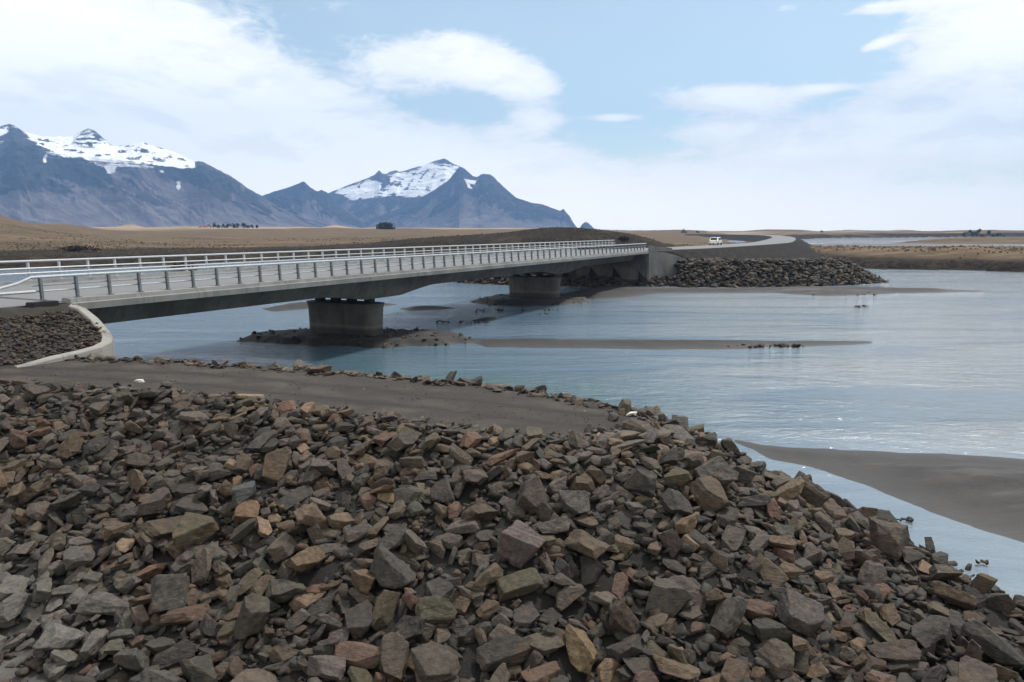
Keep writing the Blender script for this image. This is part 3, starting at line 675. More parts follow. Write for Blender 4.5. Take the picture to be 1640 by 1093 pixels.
for pu in PIER_U:
    d = MB(); rings = []
    for z, g in [(-1.5, .97), (.2, .97), (.9, .975), (1.8, .985), (2.4, 1.0), (2.66, 1.03), (2.73, 1.04)]:
        ring = []
        for k in range(28):
            a = 2 * math.pi * k / 28; ca, sa = math.cos(a), math.sin(a)
            e = .42
            ring.append(X3(pu + 1.15 * g * math.copysign(abs(sa) ** .7, sa), 35.65 + 3.15 * g * math.copysign(abs(ca) ** e, ca), z))
        rings.append(ring)
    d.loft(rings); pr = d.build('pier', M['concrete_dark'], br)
    for k, po in enumerate((33.4, 35.0, 36.5, 38.0)):
        d = MB(); w_ = .28
        d.loft([[X3(pu + a, po + b, z) for a, b in ((-w_, -w_), (w_, -w_), (w_, w_), (-w_, w_))] for z in (2.72, 3.30)]); d.build('bearing', M['black'], pr)
# abutment walls under the deck ends and the curved wing walls
for u, s in ((U0, -1), (U1, 1)):
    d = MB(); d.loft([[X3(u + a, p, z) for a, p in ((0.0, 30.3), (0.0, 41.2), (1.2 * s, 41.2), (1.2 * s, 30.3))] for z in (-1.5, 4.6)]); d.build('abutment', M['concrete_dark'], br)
def wing(pts, name, mat, cope, flare):
    """curved wall: outer face, coping and inner face"""
    P = []
    for i in range(len(pts) - 1):
        for k in range(4):
            t = k / 4; P.append(tuple(pts[i][j] * (1 - t) + pts[i + 1][j] * t for j in range(3)))
    P.append(pts[-1]); rings = []
    for i, (u, p, z) in enumerate(P):
        a = P[max(i - 2, 0)]; b = P[min(i + 2, len(P) - 1)]; du, dp = b[0] - a[0], b[1] - a[1]; L = math.hypot(du, dp); nu, npp = -dp / L, du / L
        nu, npp = nu * flare, npp * flare
        zb = -1.2
        rings.append([X3(u + nu * .30, p + npp * .30, zb), X3(u + nu * .12, p + npp * .12, z - .05), X3(u + nu * .08, p + npp * .08, z), X3(u - nu * .24, p - npp * .24, z), X3(u - nu * .28, p - npp * .28, z - .05), X3(u - nu * .28, p - npp * .28, zb)])
    m = MB(); m.loft(rings); return m.build(name, mat, br)
wing(WALL_UP, 'wing_wall', M['concrete_pale'], .3, 1)
far_wing = [(U0 + U1 - u, p, z) for u, p, z in WALL_UP[:9]]
far_wing = [(107.6, 29.9, 5.0), (109.2, 29.5, 5.0), (111.2, 28.6, 4.85), (112.8, 27.5, 4.45), (113.7, 26.6, 4.0), (114.1, 26.0, 3.7)]
wing(far_wing, 'wing_wall', M['concrete_mid'], .3, -1)
# end parapets
pp_ = [(107.65, 29.86), (109.2, 29.47), (111.2, 28.57), (112.4, 27.77)]
d = MB(); d.loft([[X3(u, p - .16, 4.98), X3(u, p - .16, 5.9 - k * .16), X3(u + .12, p + .14, 5.9 - k * .16), X3(u + .12, p + .14, 4.98)] for k, (u, p) in enumerate(pp_)]); d.build('end_parapet', M['concrete_mid'], br)
# railings
def railing(p, ztop, zfoot, u_a, u_b, step, lean, end, mats, label):
    r = bpy.data.objects.new('railing', None); C.objects.link(r); r.parent = br; r['label'] = label
    first = None; u = u_a; ln = lean
    while u < u_b:
        if first is None:
            m = MB()
            for a, b, c_, e in ((-.045, .045, -.07, -.05), (-.045, .045, .05, .07), (-.012, .012, -.055, .055)):
                m.loft([[(k, q + lean * zz, zz * (ztop - zfoot)) for k, q in ((a, c_), (b, c_), (b, e), (a, e))] for zz in (0.0, .93)])
            m.box(-.11, .11, -.11, .11, 0, .03)
            for fz in (.38, .63): m.box(-.05, .05, lean * fz + (.05 if p < 35 else -.09), lean * fz + (.09 if p < 35 else -.05), (ztop - zfoot) * fz - .035, (ztop - zfoot) * fz + .035)
            o = first = m.build('post', mats[1], r)
        else:
            o = first.copy(); C.objects.link(o); o.parent = r
        o.location = X3(u, p, zfoot); o.rotation_euler = (0, 0, math.atan2(DU[1], DU[0])); u += step
    H = ztop - zfoot; dirp = 1
    n = [u_a - .3 + k * (u_b - u_a + .6) / 40 for k in range(41)]
    m = MB(); pts = [X3(k, p + lean, ztop) for k in n]
    if end: pts = [X3(u_a - 2.3, p + .05, zfoot + .42), X3(u_a - .9, p + lean * .7, ztop - .22), X3(u_a - .35, p + lean, ztop - .01)] + pts[1:]
    m.tube(pts, .058, 8); m.build('top_rail', mats[0], r)
    for fz in (.38, .63):
        m = MB(); off = -.09 if p < 35 else .0
        m.tube([X3(k, p + lean * fz + (.115 if p < 35 else -.115), zfoot + H * fz) for k in n], .042, 6); m.build('rail', mats[0], r)
    return r
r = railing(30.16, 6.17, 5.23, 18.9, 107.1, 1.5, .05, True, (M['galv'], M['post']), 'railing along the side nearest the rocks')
m = MB()
for u in (17.1, 15.2, 13.2, 11.2): m.loft([[X3(u + a, 30.16 + b, z) for a, b in ((-.05, -.05), (.05, -.05), (.05, .05), (-.05, .05))] for z in (4.6, 5.62)])
m.build('guard_post', M['post'], r)
m = MB(); m.tube([X3(18.6, 30.1, 5.6), X3(14, 30.1, 5.6), X3(5, 30.1, 5.6), X3(-20, 30.1, 5.6)], .06, 8); m.build('guard_rail', M['post_pale'], r)
m = MB(); m.loft([[X3(18.75 + a, 29.95 + b, z) for a, b in ((-.55, -.22), (.55, -.22), (.55, .22), (-.55, .22))] for z in (4.95, 5.2)]); m.build('end_block', M['black'], r, bevel=.03)
railing(41.15, 6.38, 5.34, 8.0, 126.0, 1.72, .06, False, (M['galv'], M['post_pale']), 'railing along the far side of the deck')  # far posts paler: light on their inner side put into the colour

# ================================================================== the rock bank (resting places settled beforehand)
ROCK_DATA = [
-1581,2126,302,-17,10,-6,25,21,19,30,711,1349,37,-8,11,-11,47,32,22,23,-1335,1972,247,23,18,-7,26,22,16,20,-289,2665,238,15,27,-4,36,28,14,26,-841,1744,187,29,-7,5,29,24,20,6,
1021,1696,20,-1,-2,-26,33,25,20,15,-1109,2907,198,28,3,3,26,18,8,31,-230,1459,139,-5,-30,1,29,21,14,8,649,1257,23,0,0,-31,26,22,20,13,980,1872,23,0,6,-16,23,21,15,5,
654,1556,102,-3,5,-30,25,21,19,39,-502,1402,99,6,5,-25,27,20,11,12,411,1083,26,1,-3,10,34,30,20,22,-301,1685,211,0,19,-23,27,19,17,2,-218,1593,192,-4,-3,26,29,23,12,24,
-42,2747,103,-6,-8,-29,36,32,14,8,-1027,2899,179,-7,7,16,35,31,10,36,-505,2620,289,-3,1,-3,31,28,16,25,911,1778,49,-17,26,2,37,30,16,2,-668,1224,45,21,-19,9,42,30,23,2,
983,1307,30,-8,7,4,30,20,15,0,16,2691,123,-9,0,-12,29,18,8,33,-581,1555,157,7,0,-30,31,28,21,9,28,1745,259,21,8,8,29,21,15,25,-1538,2753,327,-7,-6,-20,26,21,8,7,
-868,2694,295,-6,-7,-26,32,28,14,16,-1073,1398,52,13,-9,-13,34,22,16,30,476,1246,44,6,3,-17,37,25,15,18,1239,1498,-69,3,6,-3,40,28,15,12,-795,2739,249,-3,-9,-29,21,18,6,27,
208,1807,257,1,0,30,28,19,12,29,821,1714,75,17,-24,-2,22,17,16,24,-68,1561,181,-3,5,-30,23,20,16,22,-550,1928,265,4,2,27,36,26,16,24,-1375,3005,147,3,6,30,28,22,8,23,
707,1828,149,0,30,0,40,28,18,2,470,2491,80,-1,6,26,28,22,19,4,1220,1624,-72,8,22,11,27,24,21,7,-1641,2169,327,6,-2,19,38,27,21,6,769,2291,19,-2,10,27,26,21,15,35,
204,1598,193,10,28,1,23,21,14,13,-615,2822,185,9,-28,4,42,38,20,33,-1083,2946,168,1,-10,-27,35,34,15,29,-1100,2129,302,14,-1,-27,28,20,12,16,696,1881,134,-3,6,-30,44,29,27,8,
-929,1509,108,6,30,4,45,28,21,39,424,1339,77,3,0,-18,25,20,10,24,155,2430,242,2,12,19,22,18,10,34,828,1905,92,-6,6,-29,31,24,23,18,-438,2772,187,-14,0,-23,28,25,11,22,
-539,2680,255,-9,0,-7,40,26,10,33,-974,2162,306,4,14,-25,25,22,13,0,-1024,1927,220,5,-2,7,28,20,11,11,-1244,3021,130,-11,2,16,32,30,14,3,-1101,2802,259,29,-7,-5,36,28,16,13,
223,1194,54,-6,7,-29,37,25,15,3,-848,1919,242,-2,-3,27,27,22,16,22,897,1845,60,-6,9,0,29,23,23,18,156,2686,84,-9,3,-7,28,25,11,11,-380,1827,257,26,14,9,35,26,17,35,
890,2106,36,1,-3,15,23,21,12,11,-1301,3016,133,29,-7,0,29,24,9,5,107,1340,112,8,-5,-28,31,22,21,24,353,1187,30,5,1,7,36,27,16,4,-608,2680,265,-7,-11,-27,33,23,12,33,
-962,1869,213,-4,11,-29,32,21,14,33,351,2382,187,29,-6,-2,24,19,7,6,-281,1301,86,1,-4,25,36,26,21,32,-447,1377,104,-4,-4,30,43,32,18,15,-1347,2917,210,-11,0,-7,32,27,14,15,
-295,1648,211,27,-12,4,31,27,13,26,-643,1166,22,0,-4,-23,26,20,12,32,-738,1799,205,5,1,-12,37,25,17,12,-870,3023,74,-10,-1,-19,29,23,10,10,754,1768,108,12,12,10,27,21,22,24,
1028,1544,34,11,14,-24,27,20,16,17,-939,1544,101,6,2,-12,29,26,16,20,607,1595,133,-5,8,-29,24,21,19,21,-631,1984,277,4,-3,8,27,26,20,34,-567,1550,136,3,7,-23,24,20,14,12,
758,1405,37,-22,-19,-2,27,17,11,20,817,1837,87,4,2,3,38,29,15,21,-772,1683,162,4,7,-23,30,26,16,25,392,1815,235,8,28,7,38,25,20,12,573,1069,42,9,6,-26,38,25,16,11,
237,2348,244,-3,9,16,23,20,8,4,-1174,1929,230,18,-21,-14,33,28,18,31,469,2086,244,-6,-1,-30,33,23,22,36,-1065,2845,235,-6,9,25,42,32,15,20,52,1177,55,2,1,-30,33,24,16,37,
-210,2804,106,0,12,24,31,21,8,25,-1267,2916,198,-2,-8,-29,32,32,12,37,-395,1355,93,5,-2,3,31,22,17,39,487,1074,31,-5,-13,21,34,22,22,19,974,1244,35,3,0,28,38,36,21,7,
815,2042,103,7,-4,6,26,21,10,29,-1365,2958,187,-11,-8,-23,31,31,14,18,179,2343,271,4,5,29,24,21,11,37,-1025,1681,141,2,-5,24,33,23,19,35,-275,1832,275,-3,8,-23,47,30,29,23,
396,1733,221,3,-3,31,34,28,21,39,-120,1321,94,7,-3,-10,28,20,12,19,-974,2883,181,-2,9,26,33,23,7,11,401,1527,146,2,-4,28,32,21,11,0,-1308,1893,202,5,1,-6,19,16,9,11,
761,2228,53,-1,8,14,42,38,19,17,574,1835,192,-2,4,-7,43,29,29,19,337,2597,86,5,10,17,33,30,13,15,-467,1588,162,11,-10,-22,25,22,13,16,-270,2801,124,-8,-6,-22,29,24,11,33,
515,2426,98,-29,9,-1,25,20,15,1,418,1981,256,-1,1,-31,22,21,13,9,-579,1780,228,10,-10,20,41,29,21,32,-526,2772,193,-7,-7,-19,36,30,17,37,154,1446,164,23,-16,-3,45,33,30,31,
-1125,3028,113,-6,6,24,38,26,13,38,-1263,2968,160,-8,-5,-17,28,17,9,16,380,1868,242,2,-2,30,29,19,18,16,-762,2953,111,-20,-4,5,29,25,14,38,-1432,2254,333,0,0,-28,23,19,10,4,
-1043,2052,265,6,-5,-11,21,17,17,33,-1142,2155,310,3,25,-18,31,25,21,1,-452,2656,254,-8,6,10,34,20,11,36,-934,2693,302,-3,6,30,28,21,12,3,-449,1886,256,0,-5,29,27,24,14,34,
-776,2121,307,2,5,-30,25,19,18,30,-893,2974,116,3,14,27,37,24,11,15,-162,1639,213,-22,19,0,34,25,13,28,865,1632,42,-3,5,-20,30,21,15,16,-295,1436,133,29,-8,1,26,19,12,34,
107,1703,231,3,-1,14,22,19,11,24,-439,1564,184,-26,-10,14,41,35,32,9,-126,1135,33,6,3,-19,28,19,12,21,163,1191,53,7,-3,-27,24,20,19,24,89,1515,177,-6,-10,29,32,21,19,3,
-241,1397,135,-1,-29,4,45,35,31,7,-404,1236,55,7,4,2,27,18,13,39,-1366,1915,226,-21,21,8,33,23,20,18,68,2521,209,-8,5,13,23,22,9,5,513,2582,27,-28,0,10,31,28,16,9,
725,1830,124,-1,11,3,26,19,17,31,1051,1786,11,-7,17,-19,27,19,17,11,406,1319,83,-10,27,-4,46,37,25,1,-831,1682,169,0,-5,19,41,31,30,17,-298,1826,251,2,5,-31,26,23,11,7,
-488,2798,166,-7,-6,-25,37,24,8,0,-884,2006,258,0,-3,27,24,21,14,27,751,1094,22,0,2,-5,30,21,11,11,-1192,1597,112,25,-12,-10,24,19,9,4,391,1359,100,-17,22,-14,25,18,19,20,
483,1304,66,3,2,0,34,29,27,1,-177,2501,289,2,3,27,37,25,11,13,297,1347,106,-25,0,2,40,32,23,17,-327,1883,269,2,-2,15,34,24,17,11,685,1506,75,5,0,-2,28,24,13,16,
-912,3112,24,-13,5,6,33,32,13,14,1090,1353,23,11,27,-12,32,27,14,15,336,1502,152,15,7,25,29,29,22,38,166,2507,185,4,7,30,31,23,8,1,-1279,3070,93,-3,7,28,27,22,10,23,
143,1753,248,2,2,-18,26,19,18,3,780,1562,80,-17,-3,-25,27,23,23,21,841,1653,58,-16,6,8,23,18,12,3,-1531,1656,126,-2,5,-30,26,18,13,32,-1047,2014,258,28,5,-11,26,21,18,39,
-129,1760,255,-6,-28,-9,31,19,17,7,813,1972,106,2,13,13,35,24,19,20,-1639,3098,88,-4,-7,-26,30,25,10,24,-971,1923,223,2,-5,25,23,17,10,17,787,1312,60,30,5,5,42,27,17,23,
277,2304,254,-7,6,2,40,29,15,16,285,2386,210,0,7,17,38,26,11,3,-1072,1916,222,6,-5,11,36,32,17,29,534,1463,99,10,0,-15,37,29,20,25,202,2371,247,-9,3,-12,22,22,6,29,
854,1790,64,-5,13,-23,33,24,13,5,-640,1465,110,-1,-14,22,34,25,15,32,873,1437,34,2,4,15,37,30,17,36,-1030,1453,65,-2,5,-18,39,35,31,5,-658,3028,41,1,-30,9,38,29,18,26,
-1217,2950,171,-7,6,19,45,31,10,1,-1527,2839,266,-5,-8,-27,19,16,10,23,-239,1760,242,0,-31,2,31,22,21,1,158,1412,132,1,-11,20,34,24,17,9,-464,1761,227,27,-4,-2,36,28,27,21,
-550,2619,293,-5,6,21,24,20,10,8,-394,2795,158,-5,4,17,38,26,12,33,-1187,2102,296,0,-1,23,39,26,19,5,-990,1395,63,1,0,-21,39,26,25,24,-582,2947,85,-3,10,28,31,26,12,37,
-17,1220,69,6,-2,5,43,32,28,3,-1200,2778,289,-2,-9,-29,28,25,12,19,657,1770,140,-3,5,-23,27,27,12,6,698,1916,149,-6,-1,-28,46,32,26,8,341,2516,139,-6,7,6,37,37,19,6,
585,1563,121,-15,2,2,31,25,22,5,-444,1101,30,0,0,7,26,24,22,34,-129,1489,159,13,28,1,28,19,17,32,-291,1363,100,0,7,-10,22,21,15,14,541,1404,81,11,-2,-3,24,22,12,25,
-1514,2272,339,1,1,-14,27,23,13,20,524,1128,20,2,2,-27,22,20,11,36,734,1157,36,24,5,10,24,20,14,34,972,1986,28,-6,1,-5,35,27,23,19,-652,1911,251,5,-8,14,36,35,22,22,
-1154,1743,178,24,17,8,41,31,22,27,338,2180,281,-11,-11,19,33,30,15,6,-979,2985,114,-5,-3,-28,31,25,12,3,385,1561,167,-7,19,-22,32,22,14,7,-1468,1915,216,-1,6,-30,24,21,12,10,
-1108,1687,148,2,-9,28,31,25,26,18,-275,2688,200,-8,4,4,38,29,15,0,-604,1594,142,3,3,-13,34,21,13,24,1000,1902,15,-1,-31,1,27,21,9,31,-1279,1773,177,-26,-5,-11,39,29,21,34,
-1493,2153,306,3,-5,28,26,21,22,4,-378,2913,80,19,-22,10,26,24,10,11,-1448,1996,260,4,-8,24,41,30,21,5,-1536,2195,322,10,-1,-10,27,22,21,25,462,2457,105,-11,-1,-1,30,21,15,11,
-315,1752,234,19,21,10,46,28,25,14,-1213,1633,129,5,30,-3,34,32,21,15,488,2381,122,3,8,28,28,21,12,35,-1126,1560,112,6,14,-22,24,23,19,2,-1394,1750,154,-9,29,5,31,20,16,37,
98,1408,138,1,-15,15,24,21,14,39,-1412,2183,324,8,5,16,30,28,24,22,-439,2864,116,1,-6,-30,27,22,9,19,-1350,2241,329,5,3,-6,25,21,16,27,-1014,1539,93,-6,-10,25,36,27,14,0,
487,1619,162,7,0,17,39,31,29,8,333,1450,120,3,-4,30,25,21,11,31,-411,1763,221,3,-7,26,35,25,18,22,-628,1353,66,-3,0,2,39,30,22,14,-925,1993,251,4,-4,21,36,25,17,37,
104,2613,153,-15,-26,9,26,21,11,35,231,2500,174,-4,-2,-29,36,33,12,35,-83,1359,109,4,5,30,25,21,13,25,-952,1427,79,-23,8,-11,34,23,21,17,-958,2117,293,5,-1,-1,25,19,15,21,
8,1743,248,-5,21,-20,31,20,15,14,839,1743,76,-12,4,-28,32,20,19,19,-1144,1610,114,10,16,-20,24,22,16,37,827,2018,103,-5,21,-18,24,24,12,38,462,1679,193,-1,9,-16,50,36,33,31,
699,1271,35,-6,-3,30,40,29,26,3,642,2596,-41,-9,-29,-7,31,26,19,5,232,1487,151,-25,18,-1,26,23,20,0,-70,1549,201,-3,6,-29,39,23,25,26,-1204,1749,170,-24,17,-4,38,27,26,26,
-1302,2005,249,4,-1,8,27,20,13,6,165,1545,177,1,0,28,29,24,13,9,-205,2766,137,2,10,29,24,21,11,39,-133,2846,66,-9,-2,-18,32,27,11,30,947,1685,30,2,0,5,30,28,23,5,
-1034,1771,172,-29,1,5,21,22,17,2,-1533,3042,145,18,20,-14,27,27,14,24,-1203,1992,246,0,5,-27,34,29,18,8,1017,1956,18,4,-3,23,41,32,14,27,-1541,2976,178,-5,5,17,21,19,7,32,
492,1880,211,2,5,3,23,19,9,1,1104,1726,-24,-22,-17,14,29,20,12,38,-1056,1695,162,6,30,2,42,33,29,35,-809,3110,8,27,-10,1,41,34,14,14,-103,1783,258,3,-3,-7,29,17,11,15,
-346,2690,215,-3,10,21,33,24,10,20,-628,2837,162,-8,-5,-22,32,21,9,19,1123,1870,-44,8,7,14,26,21,16,15,-239,1317,95,-3,17,-16,39,23,13,23,-1190,2162,308,1,1,17,28,19,14,33,
-330,1533,157,2,14,-26,31,20,12,0,-1108,1927,236,-6,-13,27,32,27,18,18,-1279,1858,199,-1,-5,20,28,24,20,11,-23,1156,49,6,0,-23,32,20,19,25,701,1873,155,-8,30,3,37,26,17,22,
-849,1515,95,2,5,-30,35,26,13,30,1188,1934,-74,-1,7,10,42,33,18,12,-1205,2740,312,-4,-8,-28,24,20,8,11,-542,1566,153,8,5,25,35,23,18,9,8,1082,21,4,1,30,26,20,12,33,
-1088,2014,255,-13,-25,-13,27,20,12,12,-252,1602,182,-1,-6,18,24,24,14,10,783,2475,-46,-30,1,9,37,30,22,37,-195,1081,27,0,-4,16,24,22,20,11,-361,1794,234,5,0,-8,33,21,11,31,
-727,1849,219,-2,5,-30,28,20,10,22,282,1192,57,-7,2,-8,38,27,16,21,-1154,3033,124,11,27,-4,40,34,11,7,-803,1393,69,3,2,1,49,37,18,24,-13,2597,192,-8,4,4,36,27,12,29,
-1264,2034,257,0,5,-12,26,18,15,38,-749,1474,98,25,7,8,29,20,20,23,153,1829,279,11,-2,-22,34,21,15,39,-884,1783,186,1,-4,3,23,16,12,18,-1190,2030,263,-21,7,-18,19,18,16,21,
117,1137,38,-2,0,-31,35,34,20,13,1187,1676,-58,0,-28,-2,37,29,21,1,9,2769,90,30,2,-6,29,21,10,33,480,1553,135,9,0,16,38,23,15,32,-209,2774,153,-1,30,-8,46,35,17,4,
789,1178,39,4,4,-25,38,31,28,32,209,2453,213,-30,8,-1,23,24,12,14,-251,2828,108,-12,10,9,27,20,11,25,-187,1260,87,-27,9,-9,32,22,21,27,-1320,1945,244,-9,-25,-17,24,21,22,1,
-126,2621,210,-7,2,-3,33,24,11,38,302,1667,222,-4,-16,22,42,32,25,29,-750,2713,268,-21,2,-11,25,20,9,14,-119,2536,262,-14,25,-12,30,22,10,24,-722,1396,77,1,-9,-26,28,28,14,19,
-155,2764,133,7,-29,9,26,22,10,15,-1300,3040,116,12,28,0,22,16,10,35,-84,1676,237,-6,7,-19,33,22,21,18,-912,2888,173,-7,-3,-27,27,20,11,28,-1384,2173,309,6,-2,17,22,20,13,15,
827,1250,38,2,-21,-18,47,37,20,9,186,1332,107,-7,-30,1,37,23,18,37,342,1794,228,0,-6,30,27,21,13,19,594,1638,126,-1,7,-2,27,18,13,3,211,1109,30,4,-6,-25,29,27,15,17,
867,2427,-72,-8,10,1,38,28,27,19,-1531,2901,222,-8,5,11,24,21,9,27,-416,1439,141,-3,9,-26,37,30,23,6,-907,1626,129,4,3,-24,31,25,16,11,610,1390,70,28,6,1,31,26,18,8,
-1129,1406,39,-1,-7,28,23,21,14,25,-1194,2932,190,-12,-27,9,28,21,9,21,-918,1755,196,20,-13,-2,34,32,21,2,383,2409,153,-9,0,-19,39,26,14,25,880,1274,50,-17,14,-3,49,32,23,6,
-1037,2166,312,-5,-10,16,22,20,11,32,800,2166,67,-1,-19,-24,28,21,21,20,-1376,2792,292,-6,-5,-13,29,26,13,16,-482,1506,141,-6,-4,22,37,26,24,31,-365,1926,276,-6,2,-13,31,22,11,38,
-380,1575,165,-4,5,-29,26,24,20,22,-685,1353,50,1,-2,11,28,21,10,3,-1150,1724,153,-7,-9,28,26,22,14,14,-158,2570,246,26,14,-6,36,29,11,14,-529,1420,102,9,-1,-25,31,30,21,8,
-777,1298,39,3,3,-21,33,21,22,6,-1367,3050,109,-9,0,-4,28,19,7,19,587,1110,33,-3,4,29,36,31,17,11,827,1339,35,-10,14,-24,32,21,15,32,568,2674,-65,-9,9,12,33,28,15,3,
141,2545,174,-7,6,5,35,22,13,11,-256,1644,198,-4,-8,30,45,33,19,8,1048,1979,-18,-7,-1,-29,23,23,21,11,778,1521,67,-6,15,-27,37,33,19,29,-1321,1750,151,0,-5,30,18,17,11,4,
532,2444,72,-8,-4,-27,24,18,9,6,-487,1145,28,-4,9,-29,39,31,15,38,-204,1479,162,12,0,28,27,19,19,21,397,2460,132,7,-29,-7,29,21,12,30,562,2206,186,-17,8,17,37,33,15,24,
-920,1419,59,2,-5,24,33,22,19,4,-1619,2739,335,-3,6,25,22,20,10,21,-251,1474,162,6,10,-28,41,31,23,14,-768,1591,147,4,3,11,49,33,17,17,56,1867,285,0,0,-21,35,22,16,32,
-562,1213,37,-6,-5,13,36,27,17,4,-999,2822,230,-6,4,15,39,34,13,22,-46,1317,101,-5,30,0,21,20,10,11,641,2196,139,5,5,28,45,31,30,38,-1769,2230,349,-18,-2,5,20,17,17,6,
-947,1723,160,1,-5,28,25,18,19,4,-597,1464,106,27,-10,-7,23,21,18,30,-743,1670,163,-3,3,-31,35,30,16,25,-782,1725,185,7,-30,-4,31,22,16,33,911,1372,28,-1,6,-18,28,19,14,17,
768,1864,122,-1,-21,21,44,34,26,37,-1148,1492,75,-13,27,1,36,31,33,2,202,1279,99,-14,14,-24,40,28,30,37,-688,1484,104,3,4,-28,31,27,17,7,246,1583,172,1,5,-25,29,21,12,13,
-1407,2035,264,12,10,22,23,20,13,2,-206,1710,225,-2,-5,31,27,20,13,12,-714,1529,118,2,-1,29,34,22,19,35,-1177,1658,135,2,-8,26,28,23,21,28,674,1190,24,2,-2,18,24,20,17,22,
572,2103,200,-25,-18,0,26,22,18,7,71,2671,130,-8,4,21,41,36,12,23,-623,1879,249,3,-4,19,26,19,14,17,50,1598,218,11,9,-4,35,34,29,27,921,1221,32,5,-8,19,31,22,15,1,
255,1809,251,10,1,18,28,19,15,15,23,1306,90,5,-1,12,31,22,12,20,-439,1161,43,7,-30,-3,43,35,17,28,60,1384,120,4,7,-27,25,24,15,26,-1155,2912,204,11,26,4,28,20,12,18,
-1456,3046,121,-6,10,26,32,19,11,12,-689,2620,314,0,0,-27,43,29,17,31,654,2032,160,-4,5,-12,25,19,10,16,-142,1351,115,2,1,-15,35,25,22,38,166,1663,220,-2,5,-31,29,28,21,7,
745,1710,109,-23,19,-4,31,23,20,14,-780,2834,184,-7,-6,-22,21,19,8,8,-1523,2968,185,-4,11,14,24,20,9,3,-254,1463,133,-24,-19,-3,26,17,11,0,-1634,3030,137,-9,7,22,23,21,9,31,
1018,1470,32,15,-18,-5,35,24,14,25,-1434,2980,188,15,26,-3,35,21,9,22,-576,2954,107,17,18,-16,31,28,14,15,-506,1665,185,14,-27,-7,37,24,15,35,-1090,2893,197,-2,-10,-22,33,29,14,25,
-235,2631,230,-13,3,-4,39,30,17,10,195,1687,230,25,-7,-8,27,21,18,27,-700,2941,102,-9,2,-1,30,25,7,9,6,1582,189,8,-1,-6,26,27,13,15,-607,1249,40,3,12,-28,40,31,19,4,
-205,1210,66,8,-5,22,41,27,24,33,-473,2841,143,-11,-26,11,24,21,8,7,969,2066,-3,28,7,-10,24,22,15,35,-930,2868,198,30,1,-4,33,23,11,34,306,2603,83,4,8,30,33,24,10,34,
-525,1350,75,4,-2,4,46,30,18,2,-725,2815,206,-17,1,-18,24,20,7,27,55,1247,73,0,5,-30,38,27,18,18,825,2053,87,2,4,30,35,30,24,0,-798,1566,134,4,-2,29,27,20,16,31,
-718,2913,129,-9,-4,-10,34,35,14,4,-679,1531,126,-6,10,-29,30,21,13,18,776,1673,95,3,1,10,27,20,17,20,557,2429,80,28,-2,-4,24,21,15,34,-315,1191,58,29,-9,1,31,24,20,31,
-1245,1952,240,4,0,18,27,19,18,7,-1073,2167,320,-5,3,26,41,29,16,12,-710,2074,293,3,-4,19,26,20,12,30,110,2501,210,-9,3,-13,31,27,11,12,533,1541,129,2,10,-27,32,20,14,4,
-132,1185,68,4,2,-12,42,35,23,33,937,1484,36,-14,-26,8,43,30,23,5,862,1936,87,-2,3,-14,35,24,22,20,317,2639,78,-14,4,20,52,35,14,10,-684,1207,27,-10,4,-20,24,18,18,9,
56,1098,28,-26,-13,8,27,21,10,3,-1109,2089,275,1,5,-30,31,27,13,26,-881,1531,105,-2,-11,7,32,22,15,37,-665,2864,160,10,-28,7,28,25,10,1,478,2194,211,-12,14,-6,29,22,20,19,
-101,1825,278,1,13,-20,33,27,21,19,642,1199,29,1,3,29,27,24,15,34,131,2460,225,-5,10,13,27,24,13,27,-584,1145,43,-28,7,0,35,30,28,20,338,1383,103,4,6,-3,33,25,16,18,
-373,3019,8,8,29,-9,52,38,19,32,453,1806,225,24,-5,4,26,21,19,34,-251,1539,160,5,1,-4,25,22,17,36,519,1671,154,5,-1,23,28,20,12,30,-563,1061,31,3,-3,7,28,19,12,18,
-522,1309,64,-3,5,-30,27,18,13,13,968,1592,39,0,-14,-27,39,26,16,7,856,2025,71,4,7,22,35,28,26,16,-885,2020,292,5,31,2,41,26,22,28,638,2115,168,-14,5,-25,40,32,26,5,
568,1700,164,-1,9,30,38,30,22,30,491,1759,219,-8,-8,29,48,35,32,34,457,2438,118,2,-17,26,32,22,12,0,1049,1399,35,10,18,-12,25,24,19,31,1014,1275,30,-1,9,-19,24,18,16,12,
-371,1127,30,1,-1,31,29,26,25,22,-536,1191,51,-30,2,8,35,29,27,29,-852,2864,179,-7,-6,-23,22,17,10,21,-995,2729,298,-1,9,29,44,29,17,32,-1316,2843,264,-13,3,-8,34,28,15,20,
-1428,2116,295,17,4,21,25,19,14,38,389,2496,105,-7,9,-6,20,18,11,12,578,2059,194,-7,-1,-30,19,15,10,30,940,1185,17,-6,29,-6,14,12,11,16,524,1268,52,-4,10,9,27,20,16,38,
362,2678,16,-8,7,11,23,18,6,10,658,1615,111,5,0,21,20,14,10,6,109,1842,275,3,0,-29,23,22,11,25,-960,1397,45,5,5,-3,15,14,9,12,-194,2715,161,-9,-2,-15,22,17,8,25,
272,2511,142,3,5,30,20,14,6,3,-789,2691,285,-6,7,16,22,15,8,6,-423,2918,75,-8,5,10,20,15,5,29,-663,2912,118,-16,7,7,16,14,6,31,-796,2825,199,-7,8,27,19,13,7,32,
266,2663,67,-5,7,-5,24,18,9,10,745,1431,40,2,4,-3,16,14,11,29,601,1989,182,10,2,29,16,12,11,32,877,1904,62,-6,8,-2,18,14,11,10,-333,1847,249,0,-4,30,20,16,11,8,
464,2363,142,-8,3,-9,29,19,12,30,1110,1684,-26,7,7,26,23,19,15,23,-298,1752,224,3,4,-30,20,12,7,39,-1446,2960,176,-6,-7,-24,25,19,7,30,699,1092,27,-6,10,-22,28,20,19,5,
